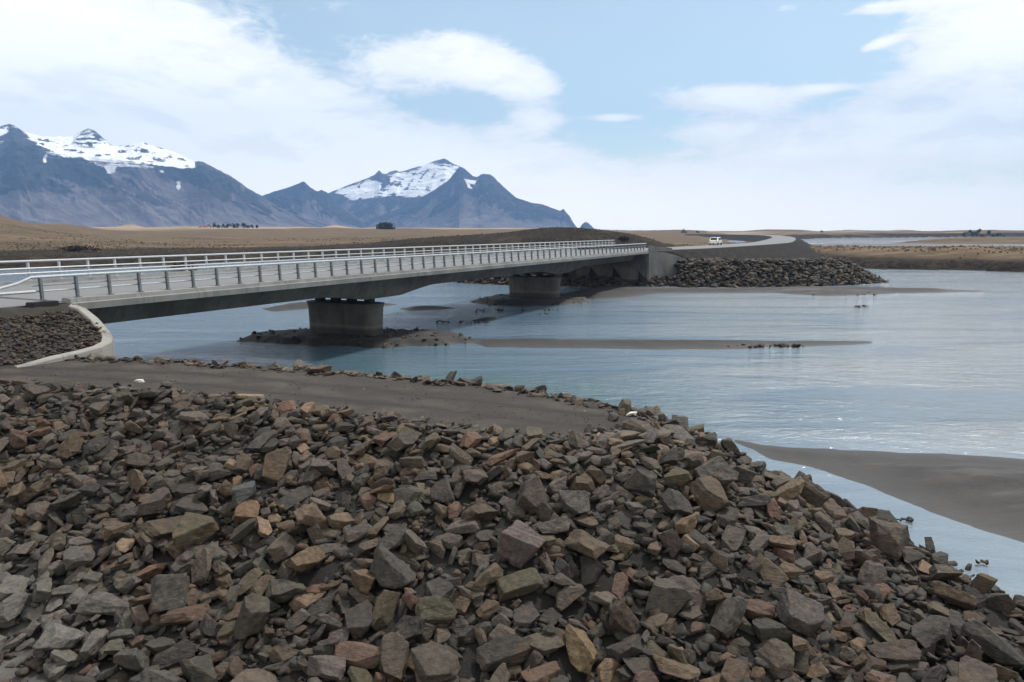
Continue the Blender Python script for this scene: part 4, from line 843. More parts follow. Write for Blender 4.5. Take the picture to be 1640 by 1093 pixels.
-503,2843,140,-4,-6,-19,23,18,7,30,542,1918,205,19,8,2,28,21,14,11,-402,1314,80,13,-5,10,22,19,18,36,-326,2809,128,0,-8,-30,16,15,7,35,848,1208,35,-20,5,2,27,20,17,18,
-970,2041,261,0,10,-28,19,14,11,5,-41,1726,235,-25,-18,-5,21,17,12,14,-358,1556,154,-2,-2,24,15,14,9,35,-1010,1844,193,-27,14,1,26,17,14,37,-347,1089,23,0,1,20,19,17,12,20,
-12,1847,287,-2,9,-27,28,21,17,14,-1046,3015,103,-9,-2,-11,20,16,6,0,-1149,2040,256,5,2,-9,16,12,9,11,-1518,1790,184,13,-1,-8,26,18,18,34,-1498,2048,269,-8,-14,16,26,16,12,9,
-1389,1801,171,-2,8,-8,17,13,11,14,-247,1671,207,8,29,-9,18,14,12,24,-609,1918,249,5,-1,0,29,22,12,0,-1044,1576,97,1,-6,14,20,18,8,5,468,2342,159,-1,-2,30,24,18,14,1,
-406,2624,269,-6,2,-13,19,14,5,20,542,1773,178,-9,-27,-6,16,12,9,7,454,1494,119,5,2,4,21,17,12,9,-729,2716,268,-8,14,11,24,16,10,27,-308,1189,40,-8,-2,1,19,15,10,8,
-445,1684,190,4,-3,10,19,14,12,31,347,2382,178,4,6,30,18,15,7,8,452,1382,87,1,-12,27,18,15,11,6,269,1401,112,4,3,-7,17,13,14,9,-1276,2148,295,5,1,-7,14,12,12,30,
135,1108,19,0,0,-25,20,16,7,32,911,1617,28,-10,12,-19,19,14,11,30,-956,1670,138,5,-5,3,17,17,11,22,-15,1312,92,12,-2,-4,19,13,12,15,-372,2581,286,1,9,29,28,22,8,0,
160,2637,110,-5,8,12,19,12,7,1,554,2503,29,3,10,23,21,18,14,37,-1392,2986,161,27,13,7,16,11,7,38,-371,2631,253,-9,-2,-16,17,12,7,11,709,1599,92,-28,-11,8,23,17,14,39,
1214,1554,-67,26,6,-3,21,18,17,39,291,1298,74,-6,19,-20,16,13,13,10,-285,1099,19,0,0,30,17,15,8,26,637,2037,178,27,-14,4,18,14,11,11,530,1940,205,5,2,22,21,20,12,38,
762,2113,93,24,-11,-4,18,13,9,14,621,1870,166,1,4,0,28,21,20,0,576,1228,28,-7,-11,-27,15,12,10,15,769,1245,22,14,-27,0,21,16,12,22,-653,1430,83,0,22,-22,14,13,10,6,
-709,1216,31,-2,-8,-10,28,20,14,37,-1409,1833,191,8,13,-20,17,16,12,34,536,1376,78,-12,27,2,20,14,13,4,-499,1275,51,-7,-7,19,17,14,8,11,284,1547,166,-4,0,27,25,19,11,31,
-360,2780,158,-5,5,15,26,18,8,30,788,1223,23,0,0,-25,32,21,18,4,-362,1529,142,5,0,-16,21,17,8,8,-1537,1997,253,-5,21,-21,21,17,14,32,-620,1871,232,3,-4,21,25,16,10,17,
-1588,2797,307,3,6,-29,17,15,9,27,1038,1625,11,0,2,7,19,16,9,4,-1527,2818,282,-21,-3,14,17,12,5,15,-865,1766,174,3,5,-29,17,15,9,36,-459,1432,112,-7,-18,21,24,20,14,21,
-967,2851,207,31,-2,-1,22,16,8,17,-630,1112,24,8,-6,-23,23,16,11,26,-1041,2858,208,-9,1,-4,17,16,5,7,-157,1265,79,13,-6,16,20,14,14,34,257,1659,196,10,2,-11,24,20,13,25,
446,2014,244,-4,3,-26,23,15,15,8,-279,1922,286,-1,0,0,28,19,12,18,429,1469,120,17,-5,-9,20,16,9,32,-167,1146,27,1,-4,24,18,18,16,36,-672,1762,192,4,10,-16,20,14,11,19,
-538,1297,51,5,1,-17,23,15,10,9,-800,1725,169,2,-5,25,20,19,14,4,-222,1832,264,-29,-9,-3,16,15,8,33,-1259,2774,294,-1,-9,-30,25,18,8,31,-1098,1517,77,4,6,-28,26,20,11,37,
-198,1855,271,-30,5,-1,22,20,12,10,-1231,2235,321,0,-2,30,16,13,6,35,439,1781,203,-28,-11,-7,19,15,9,26,-995,1603,117,-4,1,-4,14,12,12,32,-1229,1562,89,1,5,-30,28,20,12,39,
-1267,1897,203,7,-4,14,23,17,8,33,1090,1499,16,-21,18,-9,25,20,17,25,135,2730,64,-9,-1,-19,19,15,8,0,-817,1861,217,-29,5,6,21,14,9,2,-1005,1953,236,7,-5,30,19,13,11,8,
-460,1726,199,-1,-11,23,22,19,11,18,173,1835,268,2,-5,30,21,17,10,1,-42,2637,176,-1,7,29,25,18,7,15,-1156,1427,37,1,4,-30,25,21,10,37,-395,1545,149,-1,-5,30,23,18,15,37,
740,1630,84,4,-4,27,20,18,10,5,504,1960,218,8,2,-9,24,21,11,16,-116,1354,103,4,14,-25,18,15,7,31,-885,2094,283,-29,-8,1,18,16,11,8,-585,1278,40,0,-2,8,19,13,7,4,
-524,1536,133,9,12,-27,23,16,17,19,-1018,2151,301,1,-5,29,22,18,12,38,-154,1751,247,1,3,-20,25,17,17,14,-1204,1521,81,8,0,-8,20,18,16,34,-191,1328,109,2,-21,15,18,15,12,29,
-253,1738,224,8,-3,11,19,15,8,15,773,1474,52,4,13,-26,23,21,10,0,-1477,2824,271,-6,7,20,20,17,10,13,642,1800,146,-3,-4,-28,20,12,13,15,-1256,1632,121,1,20,-11,22,15,14,17,
-1419,1913,213,12,1,-16,16,12,7,16,801,1910,120,1,-7,-30,27,21,17,7,707,1980,139,9,5,25,20,13,10,32,-295,1572,168,5,-1,-1,16,14,9,39,-460,2934,69,-6,8,19,15,15,4,20,
640,1095,21,-7,1,8,22,16,11,14,-903,2948,124,-9,-1,-19,15,13,5,3,-981,1326,27,-6,-30,3,22,16,17,1,126,2622,133,1,9,28,26,20,8,6,339,1747,213,-2,9,-26,18,13,7,38,
-511,1802,221,3,4,-29,24,20,16,30,261,2490,159,-8,-4,-25,15,14,5,1,-730,1312,52,3,-31,-4,22,16,10,5,-834,2663,305,-9,3,10,16,13,7,14,-586,1437,97,0,-5,28,25,16,16,39,
-635,2883,129,-1,9,28,20,15,6,13,552,2031,209,5,2,24,20,15,13,21,-1016,1375,31,0,8,-27,18,13,8,5,-606,2029,291,0,18,-25,20,17,13,29,-602,1539,121,2,5,-31,22,15,8,35,
728,1556,77,5,-30,-4,23,17,12,26,-1068,1606,113,-6,12,-28,17,14,15,5,-682,2033,286,28,-4,13,20,13,12,26,907,1502,19,18,-25,-1,18,14,10,14,-1236,3032,114,0,12,29,19,16,6,24,
888,1348,33,-7,-4,-4,17,18,14,15,275,1746,227,-1,5,-30,16,13,12,39,-866,2859,192,-1,-12,-24,29,21,7,33,582,1190,27,9,11,10,24,15,11,29,-1401,2819,273,6,29,-7,16,15,5,17,
-107,2576,225,-9,2,-4,14,13,5,9,1120,1385,7,0,-25,-15,26,20,13,21,-831,2974,99,-2,9,27,19,15,5,31,-302,2671,218,-5,2,2,20,14,8,11,228,1717,230,2,7,-18,14,14,8,23,
-617,2972,70,25,-5,4,15,15,8,0,-847,1379,47,3,-6,25,20,15,8,22,-761,1751,177,1,-5,26,21,14,8,36,630,1809,150,-4,14,-25,16,13,9,0,85,1581,193,2,-17,-26,27,19,10,26,
-1349,2049,259,-8,-29,-5,14,11,9,17,500,2322,150,5,7,30,20,20,13,2,-565,1886,255,12,-3,-13,20,18,15,12,803,1767,74,8,8,13,19,13,10,25,72,1305,87,2,5,-27,18,17,10,32,
-458,2028,301,-3,-3,29,24,18,15,21,-105,2640,184,-5,-7,-29,20,18,7,36,260,2265,273,-4,-1,-29,19,17,7,39,-170,1842,274,27,5,-6,20,16,11,9,442,1912,231,2,5,-4,21,16,8,11,
-49,1277,83,-5,-4,23,16,12,9,34,686,2134,134,12,-26,-10,26,18,9,20,-751,1430,75,3,0,1,21,16,13,24,584,1692,143,3,4,-3,17,13,11,36,-1194,2209,318,5,2,-13,23,18,13,16,
-353,1278,70,-10,-15,9,18,13,10,21,-1231,2087,276,2,-5,29,18,11,11,39,-288,1537,166,-11,28,-4,31,23,20,0,841,1508,36,-29,-10,1,22,16,12,29,-447,1949,279,1,23,21,26,18,15,6,
-334,1171,44,-7,5,24,22,18,10,24,-197,1363,103,-14,-25,-5,14,14,9,6,11,1784,257,3,4,-25,21,17,9,1,759,2011,115,6,4,12,27,19,16,33,-631,1508,123,4,7,-13,29,20,18,29,
-1159,1810,176,-14,27,1,20,19,9,4,966,2032,19,-12,-27,0,29,20,14,38,76,1492,161,0,-2,-21,29,19,10,17,-1289,2062,265,-31,-1,0,25,17,8,6,468,2649,-10,-15,4,-14,21,14,12,5,
-640,2076,304,-1,-12,21,27,22,18,18,-125,1653,208,1,-12,14,18,14,13,37,-1341,2870,234,-9,-3,-13,18,17,9,7,-751,2931,125,3,28,-10,20,17,6,20,-888,1894,218,-4,-12,28,16,11,8,14,
699,1216,18,0,0,24,15,12,8,26,1072,1425,13,1,4,11,30,21,15,27,488,2017,229,-2,6,-21,24,18,11,29,-1002,2955,144,13,-26,1,14,14,5,14,294,1899,265,0,5,-24,18,16,8,7,
-796,2875,161,4,10,29,23,22,9,33,436,2575,46,-9,-3,-26,21,14,14,17,-1486,2071,271,-18,-25,-4,17,12,9,22,303,1396,102,6,-3,21,21,17,8,33,-1137,2109,281,9,-5,4,18,13,10,33,
622,1228,27,-13,4,27,15,14,8,27,-904,1951,237,5,-2,6,17,11,7,39,-945,2044,264,-25,-18,-3,19,16,14,36,-1465,3008,143,-1,9,29,17,14,5,9,-173,2778,115,-5,-7,-29,24,18,5,26,
-516,1118,23,0,0,30,19,14,13,9,-157,1581,190,-17,12,-12,21,19,16,24,-1439,2180,311,1,-18,23,21,15,9,38,-781,1523,110,15,19,18,24,16,11,34,446,1949,238,3,5,7,19,16,12,2,
438,1817,208,4,1,17,21,18,10,36,444,1866,225,8,-3,20,19,17,15,22,-1390,1901,209,8,3,25,22,14,12,13,-1290,3101,68,-13,0,-1,22,17,7,5,-906,2781,242,-2,-15,-27,18,16,8,14,
-1423,3056,110,-4,-11,-28,22,18,8,32,-28,2805,60,1,9,29,20,16,6,13,23,2684,134,-6,8,26,14,14,7,3,499,2481,76,6,16,19,17,15,11,21,253,1625,191,16,3,8,19,12,13,28,
430,1211,29,1,7,-25,21,16,13,24,-106,1556,175,-2,3,-30,25,19,10,4,494,1654,157,1,11,-22,15,13,12,21,-1011,1584,115,-10,-24,6,19,19,18,6,166,1524,162,9,0,16,17,14,8,15,
-393,1612,169,4,3,-24,17,14,10,9,-501,2715,224,-14,-2,-15,15,14,7,18,81,1357,113,-2,-21,22,18,13,11,39,-1131,1741,154,1,2,-31,23,15,14,28,-1141,2917,189,-10,3,20,26,16,7,15,
-380,1079,22,-11,19,-19,20,12,9,30,-473,1987,287,3,-4,19,18,15,14,14,810,1615,65,-5,25,15,22,15,10,16,-554,2921,91,2,6,30,21,17,6,5,440,2038,249,-30,-7,5,20,13,8,4,
168,2716,60,-1,10,11,19,16,8,25,186,2531,163,6,-30,5,25,17,6,30,-82,2693,145,-3,-13,-28,18,14,8,25,534,1223,29,-9,-6,29,21,16,13,23,834,1630,52,6,4,30,19,16,15,25,
390,2166,260,5,7,28,26,17,10,0,-672,1302,43,26,-9,-7,17,16,8,15,316,2254,257,-1,8,21,21,13,7,28,-514,1185,23,-2,-1,28,27,19,12,35,-204,1657,206,5,-2,25,31,22,10,7,
-1120,1437,48,3,-4,23,21,16,14,16,221,1628,199,6,-1,-30,23,16,16,25,-1168,1664,123,5,2,-12,20,13,11,9,14,2778,68,-7,7,10,28,20,12,36,-100,1167,47,-1,1,19,21,14,15,26,
-317,2619,247,2,9,29,15,13,4,8,-528,1244,45,12,3,5,18,13,10,4,-707,1732,190,-13,-7,-7,23,16,16,39,617,1278,32,24,17,1,26,19,21,14,620,1930,167,-1,12,-25,27,18,13,19,
408,2289,207,-10,-1,-16,22,17,11,0,-301,1512,146,4,-3,8,22,14,9,35,-771,1789,198,7,23,18,22,18,17,9,568,1985,193,5,2,24,21,16,12,3,-1193,1570,95,21,2,23,17,14,12,34,
315,1609,172,4,0,2,23,18,14,28,-367,1856,250,4,4,-19,21,14,9,24,-746,2654,303,-6,-7,-26,27,18,9,21,-103,2718,137,-9,-1,-14,18,14,7,17,-980,1499,83,12,-8,14,17,14,8,2,
-532,1086,21,0,1,-30,27,21,12,26,-95,2628,196,2,-1,-11,18,15,7,26,877,1744,58,-7,4,-12,26,17,16,34,-809,2100,300,-4,-2,25,21,16,10,5,-450,1812,253,-8,-13,25,22,19,13,31,
-630,1394,82,-8,13,-20,22,17,9,35,470,1612,148,5,1,14,29,18,10,37,525,1306,51,28,-13,-5,22,20,10,24,-563,1641,160,5,2,-17,14,12,13,11,326,1094,23,0,0,31,23,23,14,17,
-962,1694,151,10,28,10,19,14,14,31,-1335,2015,253,5,-10,-28,19,15,13,24,390,2533,85,-13,2,-24,23,15,9,18,114,1121,22,2,2,-26,21,15,9,14,-1443,1873,201,2,8,-28,22,17,15,24,
155,1329,98,-12,11,-10,16,16,15,26,243,1225,64,-6,7,2,18,13,12,0,-326,1645,190,1,-5,27,26,19,13,34,-644,1800,210,4,3,-25,23,16,14,39,-91,1130,28,-19,-24,6,17,17,8,28,
-956,1976,251,15,22,-15,20,19,16,19,-977,1522,86,5,3,-19,19,14,9,20,-671,1268,30,-30,4,-6,17,16,12,12,-1465,2935,198,-6,2,-30,17,11,6,24,-420,1840,239,1,-5,27,23,17,12,4,
-488,1105,27,-7,28,-10,19,15,13,3,-814,2085,288,2,30,5,18,15,7,34,-699,1817,215,-30,-3,6,21,14,13,12,-1497,2017,250,11,0,-3,16,12,6,13,-108,1223,70,10,9,28,24,19,12,16,
983,1379,17,0,1,-5,18,14,8,36,-1073,3026,109,-29,4,-5,24,16,7,37,257,1240,56,2,-10,27,23,16,12,5,-506,1220,33,5,4,-29,19,12,13,20,248,2675,58,6,10,29,18,16,7,10,
784,2390,-29,-8,-4,-30,28,20,13,30,-574,1803,219,12,-2,3,26,19,15,7,631,1838,152,-23,-20,5,18,13,11,21,-766,2043,284,-30,3,-7,26,18,10,24,-488,1869,241,-6,-5,30,14,13,8,12,
395,1610,162,-25,17,6,17,14,9,30,-1072,1491,71,3,5,-30,16,15,12,20,-827,1247,23,0,0,-8,19,13,11,34,-22,1287,91,-11,-10,27,17,13,14,34,-325,2797,142,-4,-31,-2,20,15,7,6,
-64,1380,113,5,2,-15,16,15,8,34,595,1541,109,5,-1,26,24,19,17,39,-1249,1983,250,-9,12,12,20,15,13,33,-59,1541,170,5,-1,4,21,15,10,19,-944,1392,47,-4,14,-23,18,15,9,5,
-554,1467,109,20,-3,7,20,16,15,4,-653,1129,19,0,-1,-31,20,12,10,8,-835,1266,25,-2,8,28,17,14,7,17,611,1097,20,1,0,-26,21,13,9,20,288,1223,65,-16,8,-14,22,16,13,29,
-398,2745,185,2,9,29,24,22,9,8,71,1630,206,0,-1,24,18,14,15,35,-27,2688,133,-8,-5,-24,20,15,5,4,-315,1268,67,3,-4,21,27,22,14,2,-895,1756,173,6,-11,22,15,12,9,16,
-73,1131,31,-4,1,-29,24,17,9,25,-541,1879,243,1,-5,27,27,17,14,23,-892,2833,202,-8,-4,-20,18,15,7,26,644,1353,47,-7,13,-20,15,13,13,6,1008,1382,20,1,0,23,24,17,12,4,
-203,1188,42,1,5,-30,17,15,13,30,961,1573,17,0,4,-23,22,16,7,3,-945,2163,307,11,2,17,17,13,10,14,946,1549,22,8,-8,-19,24,15,11,36,-857,1902,222,4,2,5,18,11,7,12,
-113,1383,114,-6,17,-24,20,15,11,38,121,1068,31,2,3,-24,25,22,19,34,245,2655,73,-10,1,-7,23,14,8,1,888,1287,21,1,0,13,25,17,11,9,295,1115,21,5,1,-31,19,12,11,35,
505,1601,141,-1,6,-25,15,13,13,1,31,2587,182,-11,-1,-24,20,13,7,5,-815,1305,23,-1,-5,27,16,14,7,8,-418,1978,284,-1,-1,5,16,14,11,10,-1498,2868,249,-19,-1,11,27,18,11,29,
-871,1380,45,4,-4,18,21,17,11,8,-985,1564,99,-29,-10,-3,19,16,11,25,927,1417,23,1,0,-31,23,21,15,16,-1262,1659,120,4,-3,16,19,16,11,30,-894,1853,207,5,-2,8,26,18,16,29,
361,2167,268,1,0,27,25,16,9,28,384,1930,253,3,-8,25,22,16,10,18,1088,1331,11,1,2,15,16,13,12,0,-112,2745,126,6,15,26,20,18,8,16,-730,1885,226,4,3,-25,22,16,8,23,
966,1513,21,3,-4,4,22,19,14,33,-306,1712,210,3,3,-13,18,14,10,24,174,1783,254,1,4,-28,27,18,12,18,-566,1602,146,8,-2,17,19,13,9,15,-541,2922,95,28,11,-2,14,13,6,0,
-820,1584,122,2,2,-9,24,15,11,32,-1346,3061,103,-4,9,27,19,17,9,24,602,1235,19,0,0,-12,19,13,8,19,1006,1825,15,11,13,25,23,19,12,6,-1047,1894,217,3,11,-23,17,12,9,32,
204,1647,210,28,11,5,25,18,18,22,-718,1328,41,9,-6,6,18,13,11,33,-857,1426,61,2,-5,24,19,15,8,26,167,1805,261,22,22,1,17,13,9,30,364,2281,223,-2,8,22,15,12,5,24,
-502,2951,64,-3,-9,-29,18,13,7,13,612,1574,112,10,3,-28,19,16,8,39,421,1127,24,5,9,24,21,14,14,24,-1256,1736,146,7,-2,7,22,17,9,37,-1360,2112,285,-23,-4,-4,18,11,8,29,
-1032,2127,288,-2,-5,31,24,19,10,27,209,1477,147,1,5,30,15,14,7,7,629,1724,143,1,6,-9,27,21,16,1,-488,2911,97,-5,-4,27,15,12,4,22,342,1221,39,-3,2,-29,21,14,10,33,
195,1181,54,7,7,14,24,18,15,25,397,1451,113,-1,5,-30,22,15,15,16,-341,2610,264,-15,7,11,20,19,10,0,882,1097,24,-5,-3,-25,17,14,13,25,865,1528,29,28,13,4,18,14,7,39,
-853,2996,98,-3,-1,-30,27,17,8,23,-882,1652,154,23,20,5,26,20,9,21,-389,1265,59,10,27,10,16,14,11,9,-127,1266,72,0,7,-18,20,15,12,38,-416,1215,44,3,-9,-29,22,15,9,20,
-524,1837,228,3,4,-28,18,16,7,39,-1446,2151,303,3,-4,26,19,17,12,31,-256,1823,255,10,-11,-23,22,16,13,25,543,1510,109,11,3,11,22,18,16,15,354,2325,206,-7,6,0,19,16,7,4,
422,1492,135,3,-29,4,23,18,11,4,-1119,2051,262,5,0,0,22,14,13,4,-639,1619,152,-2,-6,-18,18,12,10,1,-795,2779,227,-5,9,26,23,21,8,24,-1274,1537,84,-12,-12,-24,19,17,15,34,
-933,1363,34,-1,-9,29,14,14,7,38,-84,1493,154,-29,-10,-6,17,15,13,5,-130,2508,274,-10,8,9,16,14,4,19,36,1511,165,-4,13,-9,19,14,12,31,-1151,2941,170,-11,0,13,16,13,8,5,
-92,1075,28,-1,4,2,20,14,7,31,-665,2046,286,-18,-24,-2,19,15,12,2,-1001,1683,146,26,16,-4,17,15,13,9,-808,1229,23,-14,-12,18,18,12,11,1,61,1534,170,-3,12,-26,19,13,10,18,
882,1238,22,-1,-6,-29,17,15,10,15,-1302,2220,325,14,2,11,22,18,15,13,900,1687,37,13,10,16,21,15,15,7,-1069,2089,285,5,-6,30,20,13,12,7,-708,1440,80,-28,-10,-4,19,19,11,1,
609,2131,160,5,5,30,19,15,10,12,-1122,1670,124,-21,22,0,19,15,11,2,-806,2936,121,-8,-5,-29,16,14,5,5,-608,1398,74,5,-3,-17,22,13,7,33,-504,2020,297,7,-5,-28,27,22,12,14,
86,1442,143,3,-14,-28,20,15,13,0,-762,1978,264,-15,-21,-13,22,17,10,38,381,1242,46,-11,-4,4,19,18,13,14,-898,3096,35,-26,-2,7,25,16,10,30,-812,1539,107,18,8,23,14,12,10,9,
-1135,1548,85,-25,15,-6,15,12,10,20,-407,2662,242,-9,5,0,18,16,5,18,-1472,2246,333,4,4,-19,15,15,9,4,-1104,1869,199,10,-7,28,14,12,7,25,-460,2865,127,-5,24,-19,22,15,8,4,
-1485,2757,319,-2,9,16,17,16,5,16,-455,1271,54,17,4,16,17,14,9,36,-788,1689,160,12,0,9,23,16,13,13,-784,1809,211,0,-1,-29,19,15,8,28,-69,1112,19,1,2,-30,23,16,8,8,
737,1739,99,4,4,15,20,13,7,19,-541,2733,222,-10,4,-6,26,17,9,11,-745,1353,50,2,10,-21,26,20,13,14,780,1486,46,1,6,-29,24,20,9,35,-586,2004,284,-2,3,1,28,19,18,8,
-852,1560,117,-1,6,-19,26,21,11,31,-999,1654,142,12,12,-12,23,19,11,23,102,1283,84,9,3,29,21,17,11,36,-867,2809,213,-9,-6,-17,20,18,6,33,-363,2816,136,-7,1,-28,27,21,11,14,
764,1718,91,-4,6,-27,24,21,14,24,-66,1440,138,-1,-8,29,21,18,13,1,423,2478,103,2,8,8,27,17,15,15,-98,1286,81,-3,-7,6,17,14,13,18,116,1553,183,23,5,12,25,15,14,19,
-1291,1909,213,2,1,25,21,13,11,13,-1629,2033,264,3,-5,29,17,13,7,9,-217,2696,177,8,-29,6,20,14,5,5,-1398,2102,285,-2,-1,23,19,12,7,24,-146,2708,158,-23,19,-8,17,15,6,19,
-122,1876,284,3,1,-17,24,15,8,7,399,1220,36,3,4,-15,24,20,14,2,533,2401,93,-8,2,-24,19,14,10,12,-275,2852,89,25,-15,2,16,13,6,14,847,1671,54,-17,6,1,19,15,13,26,
779,1334,35,-12,-6,-5,31,23,15,9,921,2340,-71,1,6,30,24,15,15,19,-1150,1327,25,0,0,22,22,16,14,34,-1431,1791,172,-2,-9,26,21,19,10,11,22,1712,234,-4,7,-21,19,13,7,19,
-101,1457,141,3,4,-27,22,15,11,39,181,2615,117,-9,-3,-23,17,15,8,6,163,2600,134,18,25,-2,19,16,6,9,-876,2150,305,5,-2,7,19,17,9,23,953,1623,29,4,-5,27,24,22,10,38,
410,2161,253,-13,2,-23,29,20,11,37,-922,1730,167,12,0,-27,18,15,10,9,-928,1347,38,8,11,-24,18,15,12,26,2,2659,147,7,6,29,18,13,6,28,-741,2818,197,-18,5,-20,29,19,11,14,
-1303,2782,287,7,-29,9,18,12,5,26,-880,1813,192,5,8,-24,13,11,9,21,-1557,2893,235,8,27,6,19,15,9,6,-1138,2839,237,-5,10,21,15,12,7,22,-1472,2166,305,-5,30,5,13,14,11,33,
-951,1780,176,2,-5,25,19,17,10,9,-93,1574,189,-3,29,-9,20,17,15,9,-1602,3131,64,-9,0,0,23,18,7,2,-351,1707,220,-3,8,-24,23,16,13,24,-386,1500,134,6,-1,5,28,22,11,22,
-218,2865,69,1,9,25,24,18,8,33,-1238,2838,246,-5,-8,-27,17,14,8,11,-1335,1896,212,-30,-1,-8,20,12,12,7,-479,2779,187,30,7,-5,27,17,10,3,-127,1705,226,16,4,14,20,15,11,16,
311,1203,39,-8,-18,17,20,12,13,10,427,1575,149,-7,25,-14,20,12,10,22,263,2412,201,-7,6,-1,25,19,8,1,-1516,3030,134,-8,-4,-21,15,15,8,24,43,1156,34,5,3,-12,20,16,11,17,
-919,2111,291,0,2,18,16,14,11,12,120,1527,176,-4,-25,17,18,14,10,34,630,1753,156,-30,6,-6,21,19,18,24,-499,2739,208,-9,-9,-23,20,14,8,4,-1281,1607,103,3,-3,20,14,15,11,21,
-1060,1643,126,-18,-19,-17,18,16,10,15,-31,1756,244,1,-2,1,21,19,10,5,-361,1711,206,2,-5,22,23,17,12,21,681,1950,150,4,2,19,20,14,12,6,-1573,2831,286,-15,-5,-26,22,16,6,1,
-176,1216,51,7,2,-10,16,15,8,22,438,2269,200,3,8,26,23,22,11,9,-1263,2848,240,-9,3,8,20,13,6,11,-733,1456,84,3,-1,30,15,15,10,15,497,2192,193,-1,11,24,18,13,11,35,
119,2719,82,-5,6,25,25,22,9,21,-126,2682,166,-5,9,13,20,15,8,22,-133,2842,80,30,1,-3,22,19,6,6,-940,1929,233,4,16,-25,16,13,7,20,-766,2079,292,6,-2,-1,19,16,13,3,
357,2442,147,-4,12,20,19,15,6,11,290,2455,167,-8,-4,-27,15,13,6,39,-1572,2281,339,0,1,-1,23,16,12,11,-884,1915,229,-3,24,-18,18,13,10,5,-1507,2810,280,-2,-9,-29,13,11,4,27,
-1060,2803,252,21,-22,-3,16,13,5,12,418,1528,134,5,0,11,15,14,10,19,661,1587,102,-2,5,-29,21,16,9,6,684,1624,102,-23,-20,4,21,17,9,39,-1200,3014,125,-4,-8,-28,29,21,11,11,
977,1491,31,-14,-25,-8,27,20,12,17,593,1740,161,5,3,30,18,12,12,21,923,1637,30,9,9,15,24,21,10,28,-1019,1637,124,3,4,-26,17,14,10,38,-301,1478,147,24,13,5,26,20,18,30,
-1230,2163,303,20,6,10,19,12,11,2,951,1379,18,0,0,30,16,13,7,16,826,1157,24,-8,-18,22,19,17,16,10,-392,2830,129,-8,-3,-19,26,18,7,23,767,1320,23,-8,-5,-29,17,15,13,4,
-722,2773,230,7,29,7,24,17,8,29,907,1444,20,0,-1,-13,19,14,7,2,1060,1337,16,-11,15,-19,14,13,12,14,-1108,1415,48,10,-9,23,19,14,10,37,577,1475,100,8,-7,-17,24,20,20,16,
-317,2580,276,-12,6,12,19,16,8,14,-306,2847,99,3,9,30,21,15,7,26,-864,2737,265,-8,-4,-19,17,14,8,7,-772,1858,218,4,2,-20,22,17,14,2,621,1140,26,3,1,20,23,14,15,27,
-472,2894,105,-3,3,-5,19,14,8,10,-1375,1786,170,12,7,-23,14,12,11,13,-398,2647,254,-6,-4,-29,19,16,9,15,-347,1242,53,-2,-13,21,19,13,8,38,596,1347,54,-21,-22,2,23,18,18,16,
-1505,2765,314,-7,-6,-22,29,19,7,1,-1276,1665,130,21,18,7,18,15,14,4,-451,2728,207,-2,10,28,14,12,5,20,-1333,1949,223,-23,-21,-3,22,16,12,13,-575,2060,303,1,-5,18,25,21,19,5,
-595,1218,23,-2,-1,31,20,18,11,20,-155,1239,60,2,-4,21,30,21,17,36,-1055,1797,182,-9,8,-23,19,15,11,13,-539,2056,301,3,-2,10,25,17,11,21,15,1120,38,13,-5,20,27,20,15,33,
778,1383,22,1,2,-11,19,14,12,11,-134,1736,234,4,4,-25,18,17,10,11,-251,1352,94,6,5,-5,17,12,8,35,-238,1706,216,5,-2,2,24,17,13,13,-179,2828,87,2,11,24,20,15,7,33,
-138,2655,188,3,5,30,31,22,11,38,-1582,2737,331,-6,-4,-19,18,14,5,21,-470,1353,86,-6,-29,6,20,15,14,34,-330,1157,27,-3,11,-27,28,20,19,5,285,2449,178,-2,4,21,17,12,7,2,
-63,2492,266,-1,6,30,18,14,7,3,-314,1424,124,-2,-7,27,22,18,14,5,-162,1732,232,-21,-19,7,16,14,13,8,294,1828,246,2,4,-24,25,20,13,25,-1219,2063,268,-2,-2,-20,15,12,7,8,
-1081,1806,179,-1,2,-5,25,19,17,38,237,1749,231,5,1,5,20,15,14,29,-365,1219,47,24,-12,-10,16,13,9,15,442,1315,64,3,-19,24,16,12,10,9,707,1513,67,3,3,-15,15,14,8,37,
-1057,1877,199,-6,-8,29,17,16,9,19,36,1200,60,-25,-7,-11,18,17,9,6,222,2301,273,-5,0,-5,20,13,7,26,-319,2670,227,25,18,1,20,14,6,22,-220,1208,49,7,5,-10,18,12,7,13,
578,1664,142,-9,6,-28,21,15,9,37,-1041,2953,145,-7,6,15,17,15,7,26,662,1376,43,6,1,17,23,18,8,5,-274,1178,31,4,11,-27,17,13,10,3,1,1696,228,-1,-3,21,18,16,11,12,
512,1985,217,0,6,-12,17,12,10,39,432,1158,19,0,0,11,20,15,9,29,-1337,2810,278,-1,-29,9,24,17,9,13,1046,1449,19,-2,0,-30,23,18,15,1,-931,3014,91,4,3,31,21,19,10,18,
-1108,2988,134,-7,-4,-27,18,17,6,9,-945,2761,259,-9,2,-1,20,14,6,2,51,1210,51,1,-12,27,20,14,12,5,-873,1470,84,-4,3,-31,18,15,13,11,332,1572,160,-10,29,-2,24,17,12,0,
39,1797,269,26,11,7,30,21,15,9,-1251,1849,189,16,-18,-18,17,13,10,6,630,2158,139,18,-22,-2,15,15,13,28,313,1233,53,-12,13,-24,18,14,13,33,73,1740,246,-2,-3,28,24,16,12,12,
394,1164,29,18,-11,9,22,17,15,34,-55,1255,76,14,0,-18,17,13,14,36,-1325,2953,174,-9,-2,-10,25,15,5,6,3,1150,39,3,2,28,19,17,16,27,-45,1840,273,-2,-4,30,16,16,9,27,
409,1888,235,-1,5,-30,19,16,9,37,-289,2987,5,22,-17,6,22,16,7,19,-4,1820,272,5,4,-23,20,14,12,20,-824,1759,175,-4,-4,18,19,14,12,3,180,1279,85,13,11,-3,24,17,13,9,
